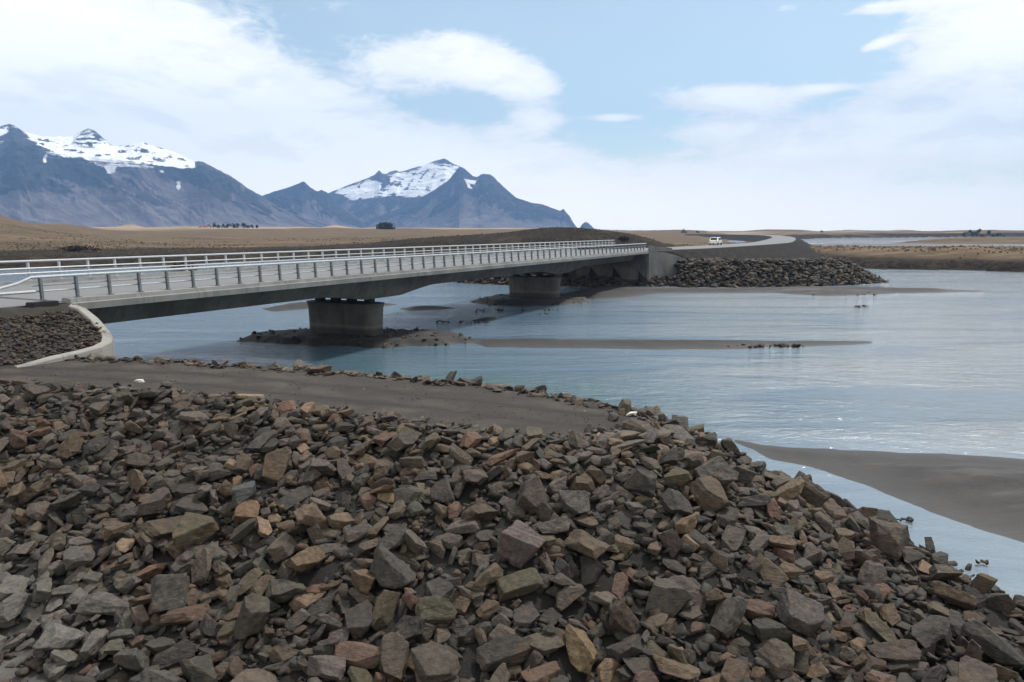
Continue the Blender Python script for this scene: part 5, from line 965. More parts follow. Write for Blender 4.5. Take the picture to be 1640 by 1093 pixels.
-815,2039,278,2,6,-29,19,13,12,6,-1410,2971,174,31,-1,-2,18,17,5,10,-1524,2170,306,3,5,-18,18,14,6,24,-47,2696,137,-8,-3,-13,27,22,7,37,-501,2893,116,11,-28,6,16,14,7,31,
39,1104,23,23,-21,-1,22,15,11,10,-17,1257,80,10,-1,15,21,21,12,2,822,1411,31,-9,-18,16,19,12,12,7,-293,2805,137,14,23,-3,22,13,5,2,504,1144,18,2,0,21,15,13,8,37,
-1412,1852,197,18,-24,8,18,13,8,35,-67,1863,279,2,-5,28,15,13,9,8,-1258,2798,278,-4,0,30,19,14,7,8,-674,1963,262,-7,-5,30,26,19,11,12,543,1987,205,3,5,3,15,12,10,38,
870,1172,22,-5,1,30,24,16,15,35,944,1241,18,0,2,9,20,15,8,27,314,1139,18,1,0,5,25,16,9,8,-632,1943,257,2,-6,-4,20,16,11,28,361,1415,101,-10,-29,-4,19,16,10,37,
372,1608,166,-17,24,3,14,12,10,28,941,1616,21,5,5,24,20,13,8,37,-167,2726,151,27,-14,4,18,12,6,17,867,1688,45,0,4,-11,20,20,15,37,-940,1321,28,11,-5,-28,21,17,11,29,
-1440,2796,286,-5,8,24,18,14,4,4,-269,1112,20,-6,3,3,18,13,7,8,-1589,2232,335,-6,-20,19,16,14,12,14,-127,1583,186,5,-3,20,21,18,12,6,-403,2001,293,-1,2,2,17,15,15,8,
535,1885,199,-1,4,26,18,16,14,36,-292,1618,188,-1,-1,-15,26,17,12,8,-64,1343,99,3,-4,22,14,12,8,1,360,2470,130,-10,-6,-25,18,18,9,32,-1196,2895,209,1,1,-31,16,13,7,22,
-611,2904,111,-8,1,-7,16,12,6,27,-361,2914,73,-4,28,-11,17,13,5,16,652,1312,30,0,3,-30,20,15,11,29,-101,2807,80,16,26,-3,20,14,7,0,-1637,2235,334,0,4,-26,18,13,7,28,
1086,1870,-29,-5,4,-24,21,15,14,30,720,2268,51,-6,-6,-30,19,18,14,11,-1376,2827,262,2,-9,-30,16,14,7,35,-821,1786,188,3,4,-29,15,12,11,17,-1266,1747,155,5,-9,-27,18,12,9,15,
-678,1849,221,6,1,1,26,19,10,22,-1357,2074,270,1,0,12,20,13,7,31,-256,1182,45,4,-7,29,25,19,11,31,-1474,1989,245,19,12,15,18,11,9,12,-823,2947,119,-10,2,-22,25,17,6,23,
154,1271,78,29,7,6,19,14,13,5,-1575,3042,129,-3,31,-4,19,12,6,7,313,2294,239,-8,0,-20,19,16,6,22,-1318,2166,300,2,-5,29,16,12,7,30,-1531,2139,295,6,1,-9,15,11,11,8,
692,1387,55,-27,10,-12,19,12,12,16,-1180,1861,208,-3,1,9,20,19,15,34,-83,2491,278,-24,4,-4,16,13,7,15,-746,2096,297,5,-2,7,20,17,10,16,-1304,2034,267,2,18,24,23,18,18,2,
-363,1875,262,-2,3,-18,26,18,10,3,-418,2726,204,-9,4,0,22,17,9,12,-500,1579,150,-7,30,4,18,16,12,7,-1297,1660,122,5,4,-19,22,14,11,20,760,1840,100,6,0,29,20,14,10,34,
357,1574,165,8,-12,-24,26,16,15,32,40,2586,190,-17,-23,11,20,17,8,18,-920,1707,151,-2,-31,-1,14,11,8,2,-1237,1680,135,-13,-17,12,26,19,16,5,9,1266,72,-1,8,-22,19,14,10,5,
-1043,2827,230,-7,7,19,18,15,7,24,-947,1420,52,-1,-11,23,14,13,10,5,-226,1735,224,6,-3,9,19,13,8,37,579,2591,-27,-7,-8,-28,22,17,8,13,648,1397,50,0,11,-15,19,16,13,3,
-571,1318,63,6,-8,28,24,19,16,1,-516,2833,151,-6,-3,2,21,15,9,33,-898,2929,143,-3,-10,-27,18,16,7,11,677,1335,32,6,-4,27,26,22,12,11,-721,2107,304,2,1,7,19,18,8,26,
-1521,2063,269,9,-2,0,17,15,9,10,-718,2035,283,19,-15,-19,17,13,10,31,331,2537,107,-7,6,0,16,16,8,9,274,1259,65,26,4,-3,18,14,14,4,114,1740,247,3,14,27,21,16,8,7,
-15,2631,169,-4,-8,-30,20,15,8,2,-732,1700,182,-10,8,28,20,16,12,32,-730,1568,126,-5,2,28,16,14,12,9,-535,1612,154,5,-3,-15,24,16,13,33,189,1183,42,2,5,-26,23,18,12,19,
74,1560,190,11,-13,25,25,19,15,28,-104,1154,34,-1,-3,7,18,14,12,38,980,1537,29,-1,10,23,23,14,10,36,691,1245,22,0,-4,-1,19,17,13,22,-1453,2069,277,1,5,-30,26,17,18,39,
-6,2575,212,-22,-21,4,26,19,9,6,-1490,2947,189,-14,4,7,22,16,8,14,95,1265,75,-7,11,-17,18,12,11,18,654,1488,80,5,0,6,21,14,14,27,60,2438,266,-7,4,4,31,23,8,31,
533,1995,211,-9,22,-20,15,12,11,8,-72,2611,201,31,-3,3,19,16,8,29,-401,1156,26,-16,-7,8,20,16,14,6,108,1651,217,19,3,6,28,21,18,16,-354,1366,94,4,3,-25,20,13,11,30,
-1456,1791,176,-28,0,-6,22,17,15,2,719,2100,112,15,-26,-1,28,20,10,30,-671,1818,224,8,-2,21,28,21,14,12,-286,1135,20,4,-6,-28,18,14,12,25,-882,2798,227,-3,30,-3,14,14,5,14,
1032,1329,27,3,-5,-4,20,13,13,34,-139,1679,218,1,-5,29,14,14,12,7,-1352,2192,311,4,3,-17,19,14,9,16,-679,2716,248,-5,10,26,19,14,6,35,-1358,1809,178,27,13,-7,23,17,16,13,
981,1900,35,30,3,-5,30,19,18,30,315,2496,141,9,-4,-9,19,14,7,6,-411,1916,263,5,-2,4,19,13,10,13,-45,1697,235,9,-5,-29,24,20,20,26,606,1167,26,6,13,-23,18,13,10,6,
-1007,1346,32,-10,-14,19,22,16,13,2,154,1733,235,2,7,-19,19,16,10,24,885,1189,22,-5,-4,30,18,15,9,25,241,1904,279,-2,-19,24,18,16,11,15,70,1425,136,-7,-22,12,25,17,15,14,
-1030,1951,231,-6,-2,-8,14,15,9,10,678,1411,46,1,5,-27,16,12,6,27,-167,2747,133,3,9,30,14,12,5,11,669,1972,164,1,-8,-16,27,18,16,32,-123,2760,122,-9,10,16,24,18,6,26,
96,1612,201,5,6,-24,16,12,13,12,-527,1649,170,25,-10,-8,15,14,12,12,190,1487,157,-1,20,-22,25,21,17,4,-961,2925,151,-9,1,-2,18,15,6,1,619,1892,173,-6,-28,11,16,15,13,12,
381,2662,20,-9,-3,-15,14,12,4,27,878,1803,46,5,4,14,18,15,12,8,-1166,2928,180,25,-16,7,14,13,5,0,-449,2786,169,-3,-9,-29,17,15,7,34,-482,1698,187,3,-6,26,21,19,12,22,
-520,1918,261,26,-5,-6,15,14,7,35,429,2069,269,-8,15,10,20,16,15,6,-1044,1760,160,2,-5,26,15,11,8,0,341,1623,180,2,2,21,23,21,19,8,-332,1228,57,-1,17,-26,18,17,8,28,
170,2564,149,-6,-7,-29,23,19,6,1,-748,1295,35,8,-5,-26,25,20,10,7,-1512,2972,192,10,21,-21,20,16,10,1,-382,1907,266,5,-2,-1,15,12,11,2,1063,1563,12,0,2,7,23,17,14,4,
-1108,1824,186,2,0,31,15,14,13,25,448,1579,151,2,23,-3,14,14,12,3,-1400,3022,131,-6,7,19,18,15,9,4,-1247,1872,202,15,27,-1,19,14,11,30,-1568,2934,206,-8,-11,-24,20,17,6,24,
362,2273,236,-2,2,-5,23,20,10,13,-888,1599,137,3,-2,15,29,20,17,38,-288,1641,195,-1,-13,28,21,18,11,22,-552,1134,21,4,2,-28,19,17,9,12,-829,2003,262,4,-3,10,29,21,10,31,
270,1307,81,3,3,-28,20,16,10,28,1198,1525,-57,10,-22,-7,21,16,14,15,-99,2682,164,1,-9,-18,21,14,7,7,-85,2608,211,-1,3,24,27,17,10,14,92,1378,114,5,-8,20,18,15,14,37,
-721,1355,60,1,6,-12,21,17,17,10,-642,1603,138,1,-5,27,15,12,7,35,94,2621,143,-7,-2,-27,20,16,7,21,-95,2775,100,4,13,28,24,17,7,37,920,1529,25,-9,-2,-7,19,20,13,9,
100,1364,133,-7,5,-5,26,20,19,35,-561,1676,172,-3,-8,23,27,18,10,14,-1567,3054,116,-12,-2,-6,20,16,7,5,-728,2851,167,-3,9,18,30,19,8,15,-666,1659,156,1,1,-5,19,16,9,10,
135,1515,161,5,1,0,19,17,10,16,158,1127,28,1,7,30,16,14,11,39,240,1414,120,4,-4,27,23,16,14,9,833,1198,19,2,0,30,19,17,8,22,801,1302,22,14,-12,-14,19,14,13,36,
411,1730,194,4,-1,19,24,18,11,29,161,2626,125,5,8,17,20,13,6,7,849,1171,28,10,3,-27,16,13,9,21,991,1757,23,10,-11,-14,24,16,14,22,-1377,2898,215,-5,-8,-27,16,11,6,39,
-1330,1872,196,8,0,4,18,12,7,23,194,1434,129,2,5,-26,17,15,7,39,221,1162,49,-5,25,18,22,15,14,18,719,1447,56,14,14,20,25,18,15,2,769,1288,28,8,-22,-20,30,21,12,4,
-923,1686,144,12,-2,-19,15,13,12,25,-695,2766,229,-14,-3,18,18,18,9,18,485,2046,244,27,-15,-1,17,13,14,25,-443,1703,198,20,0,-2,21,18,11,26,-291,2763,156,29,6,2,21,13,5,18,
1019,1356,25,-8,13,-26,22,15,10,13,-831,2156,309,-3,-3,17,16,14,9,10,-1293,2122,285,8,-1,9,14,11,6,5,-1214,2057,260,0,5,0,15,14,11,3,-1229,1744,150,-17,-25,-4,16,12,11,25,
425,1381,84,2,5,-25,19,12,8,17,1091,1697,-7,20,0,-24,17,13,14,18,1034,1792,5,13,-14,-17,16,12,8,26,1158,1617,-51,21,-20,-5,25,17,13,11,-534,1690,184,4,7,-2,18,15,12,22,
382,1722,197,0,5,-2,15,14,8,10,388,1776,219,-3,-7,-23,16,16,11,23,-751,1646,145,5,1,-13,17,15,10,16,621,1250,29,0,-14,-16,21,17,12,29,-847,1625,136,-8,-20,18,25,21,15,14,
-478,1929,262,5,5,-30,20,13,8,12,-1549,2077,278,6,-29,-7,19,17,13,19,430,1705,182,1,5,-18,16,13,11,16,-1079,1357,33,17,-3,21,21,19,17,6,-542,1828,229,5,-5,23,27,18,11,14,
266,1725,221,9,0,11,20,15,12,0,4,2475,257,-9,3,-6,24,17,7,4,-1394,2752,315,-1,-13,-28,23,18,8,25,-809,1824,201,2,5,-30,23,21,10,17,-1184,1853,188,-2,-1,14,20,18,16,3,
-1182,1532,73,-21,23,2,22,18,9,0,747,2069,108,-3,7,2,18,15,12,26,-339,1586,169,9,-9,10,18,13,8,16,-121,1455,140,-6,-17,9,17,12,8,15,225,1709,217,2,5,-24,21,15,8,17,
78,1166,43,5,4,2,19,18,16,20,-91,2823,67,-3,9,23,24,19,7,29,674,1122,24,-9,-6,14,25,21,15,5,-462,2620,281,2,9,29,16,14,7,17,-640,1276,47,1,-1,30,25,22,20,21,
-1131,1784,162,-31,0,1,16,13,6,30,-765,2774,221,-9,3,4,16,12,5,30,-543,1509,119,0,-5,29,24,15,8,18,22,2532,219,-7,-5,-27,28,22,7,9,-563,2945,76,-5,-5,-28,20,15,5,3,
-1541,2148,305,26,10,-8,22,15,13,39,-1423,2934,195,-10,3,-4,19,13,6,34,-911,2028,274,13,-27,7,13,11,11,10,-571,1184,24,-4,1,-30,22,14,11,3,-461,2911,87,-3,-8,-29,25,16,8,33,
-1412,2856,244,-7,6,16,16,12,5,30,-1208,1607,104,-19,-21,-9,19,14,14,19,-356,1392,106,5,-10,-29,23,17,11,4,-1289,1941,225,2,-4,26,18,15,13,39,115,2767,48,27,12,-7,16,14,4,34,
-960,2787,246,-9,2,1,27,19,8,34,-1074,1978,243,10,-19,-21,19,19,15,15,-1582,2198,321,2,7,-23,22,16,11,24,-648,1642,165,11,0,6,19,18,14,34,-959,2728,286,-7,9,23,22,19,7,37,
-1172,2954,163,-12,1,-13,16,13,6,14,275,1612,186,-29,-10,4,23,19,14,24,416,2200,233,-8,-4,-29,20,15,7,4,-815,1266,33,1,-29,5,23,20,12,27,91,2608,153,-7,4,-8,19,13,4,3,
-780,1467,87,-6,20,-14,16,15,11,0,99,1769,256,7,0,-8,25,17,11,9,469,1904,225,-1,12,-6,17,16,9,33,547,1604,132,-7,8,-19,21,18,13,18,-1146,2133,298,-16,26,5,20,16,16,20,
-1521,2976,168,-4,8,25,20,15,5,0,-142,1630,200,0,-7,23,20,17,14,10,-400,1590,165,-11,-7,2,19,13,11,22,372,1131,21,0,0,21,27,17,10,18,-1211,1831,181,5,3,-16,16,14,9,11,
-1269,2202,313,5,-2,12,18,12,6,2,294,2694,29,-9,-29,8,18,15,5,14,-906,1377,46,0,3,-30,20,20,9,34,62,2774,60,-11,3,1,21,16,8,18,-1172,1990,244,7,-2,24,16,13,12,38,
-1510,3064,118,0,-30,-7,17,15,8,10,498,1187,21,26,16,5,15,14,13,28,476,1160,24,-14,-27,0,27,18,12,7,-406,1807,234,-23,-5,1,15,13,11,17,756,1808,97,-6,0,-30,19,13,11,16,
-1003,2186,311,4,-6,27,21,17,10,22,-1172,1635,113,5,2,-11,18,15,9,34,-605,1159,27,6,-4,18,18,14,8,24,516,1759,188,8,-7,-24,28,20,14,20,853,1316,26,-17,19,-14,17,15,13,35,
-156,1479,151,-3,-21,21,25,18,13,9,-1264,2167,303,4,5,-25,16,11,11,23,-1285,1374,21,31,5,2,16,12,10,31,-866,1597,119,4,2,-26,17,15,13,8,-319,1344,87,-26,17,4,21,16,9,30,
481,2729,-57,28,9,-8,17,15,9,3,950,1713,22,-7,6,-8,17,15,11,23,331,1825,240,-6,2,-30,21,18,10,2,-913,1475,81,8,-7,2,25,23,13,29,-1049,1403,48,22,-9,-9,23,20,12,6,
-554,2883,118,-7,6,14,16,15,5,18,137,1806,266,-14,8,-25,14,12,12,11,-60,1412,127,4,-3,14,19,12,9,6,-1525,3070,105,-9,-3,-12,15,13,5,1,40,2626,158,-4,3,26,16,14,5,18,
-367,1753,219,-4,-7,19,24,20,17,3,-1371,1826,191,-4,10,-28,21,20,19,1,898,1577,27,12,-26,12,20,13,13,29,355,2397,166,5,8,29,17,14,5,37,-582,1866,233,8,-6,12,20,15,12,33,
-879,1940,233,9,-2,-9,13,11,7,15,-1512,2214,323,1,9,-17,18,13,8,14,605,2174,166,30,6,-6,30,21,19,29,222,1468,135,-1,0,15,22,17,12,3,583,2425,64,-4,31,-3,19,12,8,14,
-97,1336,98,-3,-10,13,18,13,13,18,635,1992,170,4,4,12,21,19,9,7,-1598,2775,313,7,8,10,15,11,7,16,-771,2677,289,-6,7,18,22,18,7,1,-78,2724,125,-9,7,7,16,16,5,21,
403,1914,253,-25,-2,6,24,17,13,20,135,2593,147,-6,1,-24,23,16,7,8,430,2049,258,-1,9,4,14,12,9,10,-671,2755,224,-9,-2,-13,26,20,8,12,-175,1815,264,-1,2,12,21,19,13,21,
476,2457,89,-10,2,8,20,14,12,37,787,1414,27,-1,-12,26,20,15,10,8,-13,1612,197,5,1,-9,19,17,10,17,341,2299,223,-7,-4,-28,14,13,8,36,616,1378,53,5,-2,27,22,15,11,13,
507,2055,232,15,16,14,17,15,14,14,-149,1170,42,23,-7,-17,22,16,15,10,-286,2724,181,-3,-13,-24,29,20,7,7,-1576,2821,283,4,16,16,17,12,4,33,208,1366,119,2,9,-24,28,21,10,4,
-436,2702,220,-4,-8,-29,20,14,5,2,387,2589,56,-9,-2,-24,19,15,6,39,329,2221,266,0,7,7,19,14,6,36,-747,1232,21,7,-4,-15,14,14,7,13,-1048,2769,269,-8,-6,-19,26,22,7,32,
-1053,1656,138,25,-9,-9,23,19,10,21,-898,1494,82,8,-2,-10,20,16,9,15,107,1804,265,-1,7,-30,22,20,9,24,541,2076,216,-6,4,-23,26,16,16,34,478,1113,32,3,29,-11,23,19,14,34,
-1346,2819,265,-9,-2,-8,16,12,6,26,340,1308,68,-2,5,-30,21,16,12,13,299,1489,141,2,3,17,30,19,14,22,-387,1973,288,5,2,-17,20,17,14,23,-1037,2076,281,-20,13,-3,19,15,14,34,
-807,1458,85,13,28,-1,19,14,7,17,-66,1468,152,13,18,-22,18,13,14,0,-1000,1377,40,6,4,-6,21,14,10,29,376,2214,248,-9,-2,-28,16,13,5,13,371,2621,49,4,-28,11,27,20,6,16,
582,2447,51,-28,10,7,19,15,14,24,-934,1892,215,3,-4,20,16,12,11,19,1031,1573,22,0,-6,-11,23,19,11,2,-1200,1715,147,-29,-8,8,19,17,14,29,-1380,1873,195,4,-3,10,16,14,12,28,
-779,1434,87,-29,1,-10,28,19,19,20,-911,1896,217,2,-8,15,18,13,8,37,915,1115,25,-5,-1,25,23,16,13,10,724,1277,27,-1,-7,15,21,18,9,20,341,1330,82,-2,2,-29,24,16,11,21,
-1300,2871,226,-3,-6,-26,14,12,5,35,-1164,2060,265,5,-2,10,14,13,9,18,-66,1609,194,10,2,-5,17,12,10,22,626,1521,90,5,2,7,27,19,14,26,434,2683,-10,9,10,28,20,15,12,32,
380,1191,47,9,-3,15,28,19,16,32,521,2210,179,-7,-23,8,21,18,12,34,-1120,1536,77,5,-4,11,19,14,10,13,1147,1756,-51,17,23,11,32,23,20,23,-1080,1850,193,5,0,8,19,17,12,20,
-158,2907,29,-6,7,16,18,13,6,17,57,1729,247,17,-6,-14,19,15,9,37,616,1326,39,4,3,-3,20,15,7,14,-800,1506,93,-1,-4,29,18,15,10,27,-1347,1842,186,0,-10,29,18,18,10,26,
-224,1158,37,-1,21,21,18,15,9,7,-315,1602,173,3,-5,11,20,15,13,28,-201,2690,186,9,-29,2,24,16,8,7,438,1971,242,2,6,0,18,14,9,7,-520,1897,250,-4,0,-30,17,12,8,4,
-490,1736,208,-8,-8,28,30,21,18,11,-280,2947,32,28,-8,0,22,19,10,27,-473,2711,219,-8,5,9,19,14,5,36,892,1409,24,0,0,-26,25,19,13,7,354,1358,95,11,9,-9,21,14,7,21,
-1404,1971,238,1,-3,25,18,14,11,31,277,1162,33,6,-16,-25,20,17,14,22,-152,3050,-59,-9,5,-10,19,15,7,2,-497,1550,138,-1,-14,26,17,13,11,18,81,1465,146,-6,-15,27,20,16,12,0,
-58,1502,164,-4,7,-29,20,17,12,21,602,1463,81,4,-4,30,30,21,12,29,-1210,2149,295,5,1,-4,18,13,9,29,-1180,2227,325,-2,3,-23,15,12,9,27,-916,1820,194,3,-4,-4,21,20,17,28,
79,2454,244,-9,-1,-17,20,14,6,2,614,1692,150,10,-6,21,30,20,17,1,155,1085,28,-3,3,-30,27,22,20,3,-854,2013,275,-16,-16,18,19,15,15,6,-1024,2985,123,-1,9,28,20,12,7,34,
-519,1467,110,6,-3,29,23,14,15,33,293,1116,32,-2,-7,5,20,18,17,13,741,1346,28,-21,-15,15,20,14,10,1,-1073,1572,109,0,2,-22,29,20,13,35,-206,2837,86,-9,1,-7,21,15,8,1,
-1083,2306,323,0,0,-16,27,19,13,29,-1478,2097,289,20,-23,-5,23,19,13,12,-838,1851,207,5,2,-15,21,18,10,11,-1146,2008,246,0,8,-26,19,14,10,3,186,1862,272,3,2,-11,15,12,8,30,
-392,2705,228,-14,3,-16,27,22,10,10,-1100,1480,70,12,4,-16,27,18,16,35,289,2075,274,21,-23,-1,22,16,12,31,783,1788,88,-1,13,-24,21,18,15,19,-615,1780,207,3,4,-30,21,18,17,20,
49,1655,222,11,13,22,21,15,13,17,-1305,2897,211,-10,5,15,17,14,5,18,726,1240,25,0,0,2,18,17,13,31,-1102,1636,116,-1,-5,30,21,15,12,19,-1439,2833,266,-9,-1,-5,25,19,10,34,
14,1811,277,15,-21,-12,23,17,11,31,-521,1826,236,-26,-16,-1,20,13,9,32,469,2160,228,-24,5,11,24,16,15,15,-908,1432,76,-5,10,-28,23,14,13,10,-30,1658,210,3,4,-22,27,19,13,28,
-841,1965,252,-4,-6,12,17,13,9,16,-1497,1958,228,4,-4,23,15,14,8,0,-1535,2108,288,-1,11,-20,22,14,12,19,452,2296,187,10,27,-11,22,16,9,7,259,1111,23,2,1,20,26,17,17,13,
-325,1409,113,0,0,30,22,17,12,26,-855,2945,122,-7,6,15,24,18,7,30,-746,2037,276,-1,-1,-3,15,14,10,5,-175,1338,97,9,-5,-1,17,15,14,32,-324,1244,71,-17,-3,-5,21,13,14,5,
-449,1531,135,19,24,1,15,15,8,39,511,1243,33,-28,8,-8,20,19,10,34,-391,1387,100,-4,-4,30,17,15,12,23,-1208,1492,59,0,-6,30,20,14,13,36,-1102,1566,95,5,-2,0,18,14,14,1,
-887,1351,40,5,-1,-4,20,15,14,38,-1226,1902,208,-22,-22,-2,17,15,10,38,229,1756,252,15,1,15,20,15,14,19,-208,1330,94,-16,18,-9,19,14,9,39,-637,1416,76,-2,-3,13,14,13,7,14,
-1080,1576,99,1,2,-3,24,18,9,25,-653,2688,263,-9,0,-5,20,12,7,16,-874,1291,21,2,-1,-15,16,13,10,0,379,1520,139,-2,8,-11,19,15,15,10,1149,1649,-42,21,-20,3,23,23,15,2,
-958,2002,254,5,1,-16,18,13,12,20,-857,1532,105,-9,-7,-12,20,15,11,5,87,2557,185,1,9,29,18,13,7,30,101,1480,147,5,2,-4,17,15,8,36,733,1461,59,24,-17,1,18,17,16,2,
-1302,2191,311,-1,-1,4,13,12,10,38,608,1407,72,25,-18,1,18,13,12,39,-939,1639,130,3,4,-23,22,16,12,5,696,1770,127,4,4,15,26,18,15,31,690,1312,29,2,-2,19,16,14,7,14,
-899,1693,153,15,10,19,18,13,12,2,-337,1989,297,2,-1,2,25,18,13,2,-602,1516,121,11,17,24,20,15,13,31,-679,1715,186,14,16,-3,21,18,14,12,-815,2848,187,-3,-10,-24,24,17,10,27,
-872,1714,166,9,-2,-7,24,17,15,2,601,1804,167,-25,-18,-1,20,19,16,19,-423,2588,289,0,6,30,18,14,5,10,628,2080,167,-6,5,-12,19,16,9,39,-223,1485,145,-3,-12,27,16,12,8,21,
-778,1992,263,19,-2,-2,20,16,13,16,-423,1466,117,0,-3,27,19,18,10,27,687,1684,117,-22,-11,15,19,14,12,27,-522,1977,273,-2,31,5,19,16,9,26,873,1381,28,-20,-24,-3,30,21,18,16,
-614,1089,22,6,1,-30,18,15,14,35,-1070,1685,140,-28,-2,9,18,14,6,2,285,1790,239,-1,-2,29,23,15,15,35,1037,1379,18,-6,7,-9,18,15,10,14,-1001,1867,208,10,-29,0,21,17,15,19,
-1219,1851,194,19,-5,7,18,12,12,6,861,1105,27,13,10,22,22,16,12,38,-421,2879,103,-6,7,17,14,12,6,7,-706,1247,24,26,13,9,17,13,8,15,936,1551,27,12,6,9,15,12,12,39,
-789,2904,141,-9,-3,-15,21,19,9,17,-235,2684,197,18,-20,-5,25,18,8,4,-1169,2876,219,-8,-2,18,15,13,5,15,250,1530,155,5,2,-2,18,15,12,4,469,2685,-28,-10,4,-13,18,15,9,24,
665,1455,64,4,-2,22,24,16,10,23,-851,1809,197,5,-1,-2,19,18,9,30,-276,2781,149,-5,-2,27,24,19,9,32,-1430,2049,260,6,-3,30,13,12,8,33,-458,1628,175,-2,21,-6,17,14,7,18,
423,1594,161,28,1,3,18,17,14,31,-1300,2238,326,0,14,-25,19,13,6,23,192,2701,64,-6,8,7,18,16,7,39,1041,1244,21,1,-31,-2,25,20,17,14,292,2402,195,5,11,11,17,14,8,8,
-1086,2114,285,4,3,-20,21,16,13,29,647,1678,125,5,0,26,15,13,11,4,-697,1306,38,4,-3,9,16,12,13,23,-1369,2889,229,-14,-3,7,25,19,10,38,-963,1580,114,2,3,-1,22,20,14,20,
-1476,2977,168,-1,9,29,20,17,8,34,721,1797,110,8,2,30,18,14,9,37,206,2475,195,-9,4,-20,26,20,11,10,-1061,2733,293,2,9,29,17,13,5,8,469,2310,167,-9,10,12,19,19,17,8,
973,1925,26,-10,7,-2,18,14,9,7,-1002,2058,271,27,5,10,20,16,8,9,23,1227,59,5,2,-10,16,14,8,17,-744,2737,244,-4,-8,-28,19,15,6,20,-896,2727,272,-9,1,-3,19,12,6,8,
-82,2572,225,-3,-31,2,15,14,6,28,223,2415,216,-7,-7,-25,17,14,7,15,-480,1082,25,-1,8,30,15,12,10,20,-1121,1830,180,5,-2,9,18,15,7,0,-688,2858,159,-8,-3,-19,27,20,6,36,
-1047,1357,22,4,9,-29,16,14,9,3,-875,1418,71,-21,22,6,20,16,11,21,-1153,1962,229,3,-5,30,16,13,8,17,-1331,2157,298,1,-5,30,15,11,8,9,-1013,2869,201,-14,4,-20,17,12,7,5,
-1199,2905,198,-6,-2,-3,19,12,6,15,-1621,2116,293,2,4,-22,14,11,7,0,-1386,2833,263,25,-17,6,22,16,9,13,230,2529,151,-7,4,17,29,21,8,9,-1383,2224,330,8,22,20,22,15,12,21,
547,1662,150,8,-2,-21,27,20,13,8,732,1204,27,13,3,12,28,22,14,6,-515,1708,184,5,-1,-1,21,15,8,37,1096,1799,-29,-3,-23,12,20,13,12,29,-663,2109,305,1,2,-31,18,15,9,0,
-740,2981,78,3,28,-12,15,13,6,8,951,1291,20,3,-4,6,21,19,12,33,984,1335,18,-3,-3,24,19,13,7,10,-1351,1649,113,1,4,-30,21,17,9,37,-732,2792,221,-24,-15,-6,20,16,9,33,
-1246,2063,275,-13,-24,6,25,18,15,4,-339,1295,79,25,1,-8,25,17,11,39,-858,1957,239,0,-5,30,15,13,7,13,-881,1461,73,3,0,9,25,17,11,35,310,1652,192,2,-5,30,25,16,11,39,
-1088,1633,127,0,7,-23,21,13,11,34,-81,1532,169,7,1,-20,20,15,14,28,799,1138,21,0,0,-2,18,15,10,39,566,1427,76,-1,4,9,22,15,11,3,-810,1427,66,-1,31,5,15,13,9,26,
-225,1176,42,21,-5,20,15,13,14,29,742,1578,99,25,14,11,31,23,13,17,876,1512,25,15,-27,-4,24,18,11,10,842,1695,63,-21,0,-14,17,14,10,33,-176,1116,41,-4,-17,-24,24,17,12,38,
-657,2781,205,-11,7,7,21,14,7,37,-172,3072,-73,5,-30,3,19,15,8,31,358,2829,-61,-3,-7,-28,27,17,8,0,-1541,3034,131,-4,8,26,16,13,6,1,-1414,1936,223,0,6,-12,26,18,16,10,
-1047,2714,305,-4,-4,-12,21,15,8,25,-1335,2839,252,-8,-9,-18,18,13,7,33,-1212,2879,217,-9,0,-2,16,11,6,39,971,1719,30,-2,-18,24,25,17,16,7,544,1155,21,4,-5,0,21,14,14,33,
-633,1200,33,-4,-1,-25,27,20,19,21,-1545,2798,293,3,29,-9,19,17,7,29,-702,2713,260,-15,4,-18,23,16,5,31,-441,1796,234,-1,2,15,25,21,13,2,-76,2626,187,-9,2,-4,16,12,6,39,
-584,1964,270,0,21,-23,22,19,14,26,300,1152,35,6,-14,10,24,17,17,9,645,1888,155,1,-6,22,26,18,12,13,-1326,1684,128,5,5,-24,21,18,8,20,1,1192,48,1,5,-30,17,14,13,37,
-1683,2220,336,5,-2,18,15,11,11,35,-1418,2978,182,-4,-3,-23,20,17,8,18,482,1957,231,-14,-27,-6,18,13,13,20,-757,1559,119,6,0,-11,22,17,15,32,33,1722,243,-3,-5,29,19,18,12,31,
-702,1387,64,2,4,-18,21,15,10,38,179,1323,92,1,5,-30,17,14,8,7,-332,2895,76,3,12,28,28,19,9,15,-26,1140,31,2,-14,27,18,14,11,18,-970,1647,127,3,-1,-7,17,14,12,28,
-1218,1694,138,28,9,8,21,15,10,19,-78,1266,75,1,19,-21,17,14,12,23,-246,2980,0,2,-29,8,23,20,7,26,-544,1754,200,8,-6,8,28,18,15,33,-1246,1823,181,2,11,-20,15,12,11,10,
-89,2519,262,-11,-5,-16,28,22,7,22,1071,1302,17,5,13,28,26,16,9,6,-222,1442,127,-15,-27,-4,23,15,14,8,-1447,2114,297,17,22,3,17,13,10,27,-1383,2055,267,-25,10,-4,15,10,11,20,
-1463,1976,235,-2,9,-25,20,16,12,5,1067,1455,28,-3,7,-11,20,16,13,24,349,2510,114,-8,5,-5,22,16,8,32,-1201,1678,126,1,-11,27,19,16,12,5,-1169,1599,113,-17,-24,-11,19,16,13,1,
-647,1516,117,12,2,11,29,23,11,16,616,1190,20,-1,3,8,21,17,11,35,-507,1241,38,2,25,-16,17,12,9,22,-583,2895,115,-4,8,23,20,12,7,4,-927,1845,205,11,27,5,18,13,8,9,
-1419,1767,162,-19,17,-12,15,11,11,29,-377,2706,208,-6,8,16,26,18,10,35,-1147,1447,51,-4,-5,-1,21,14,14,22,-199,1821,280,6,-7,-18,30,22,19,33,256,2469,176,-13,-28,3,17,14,6,12,
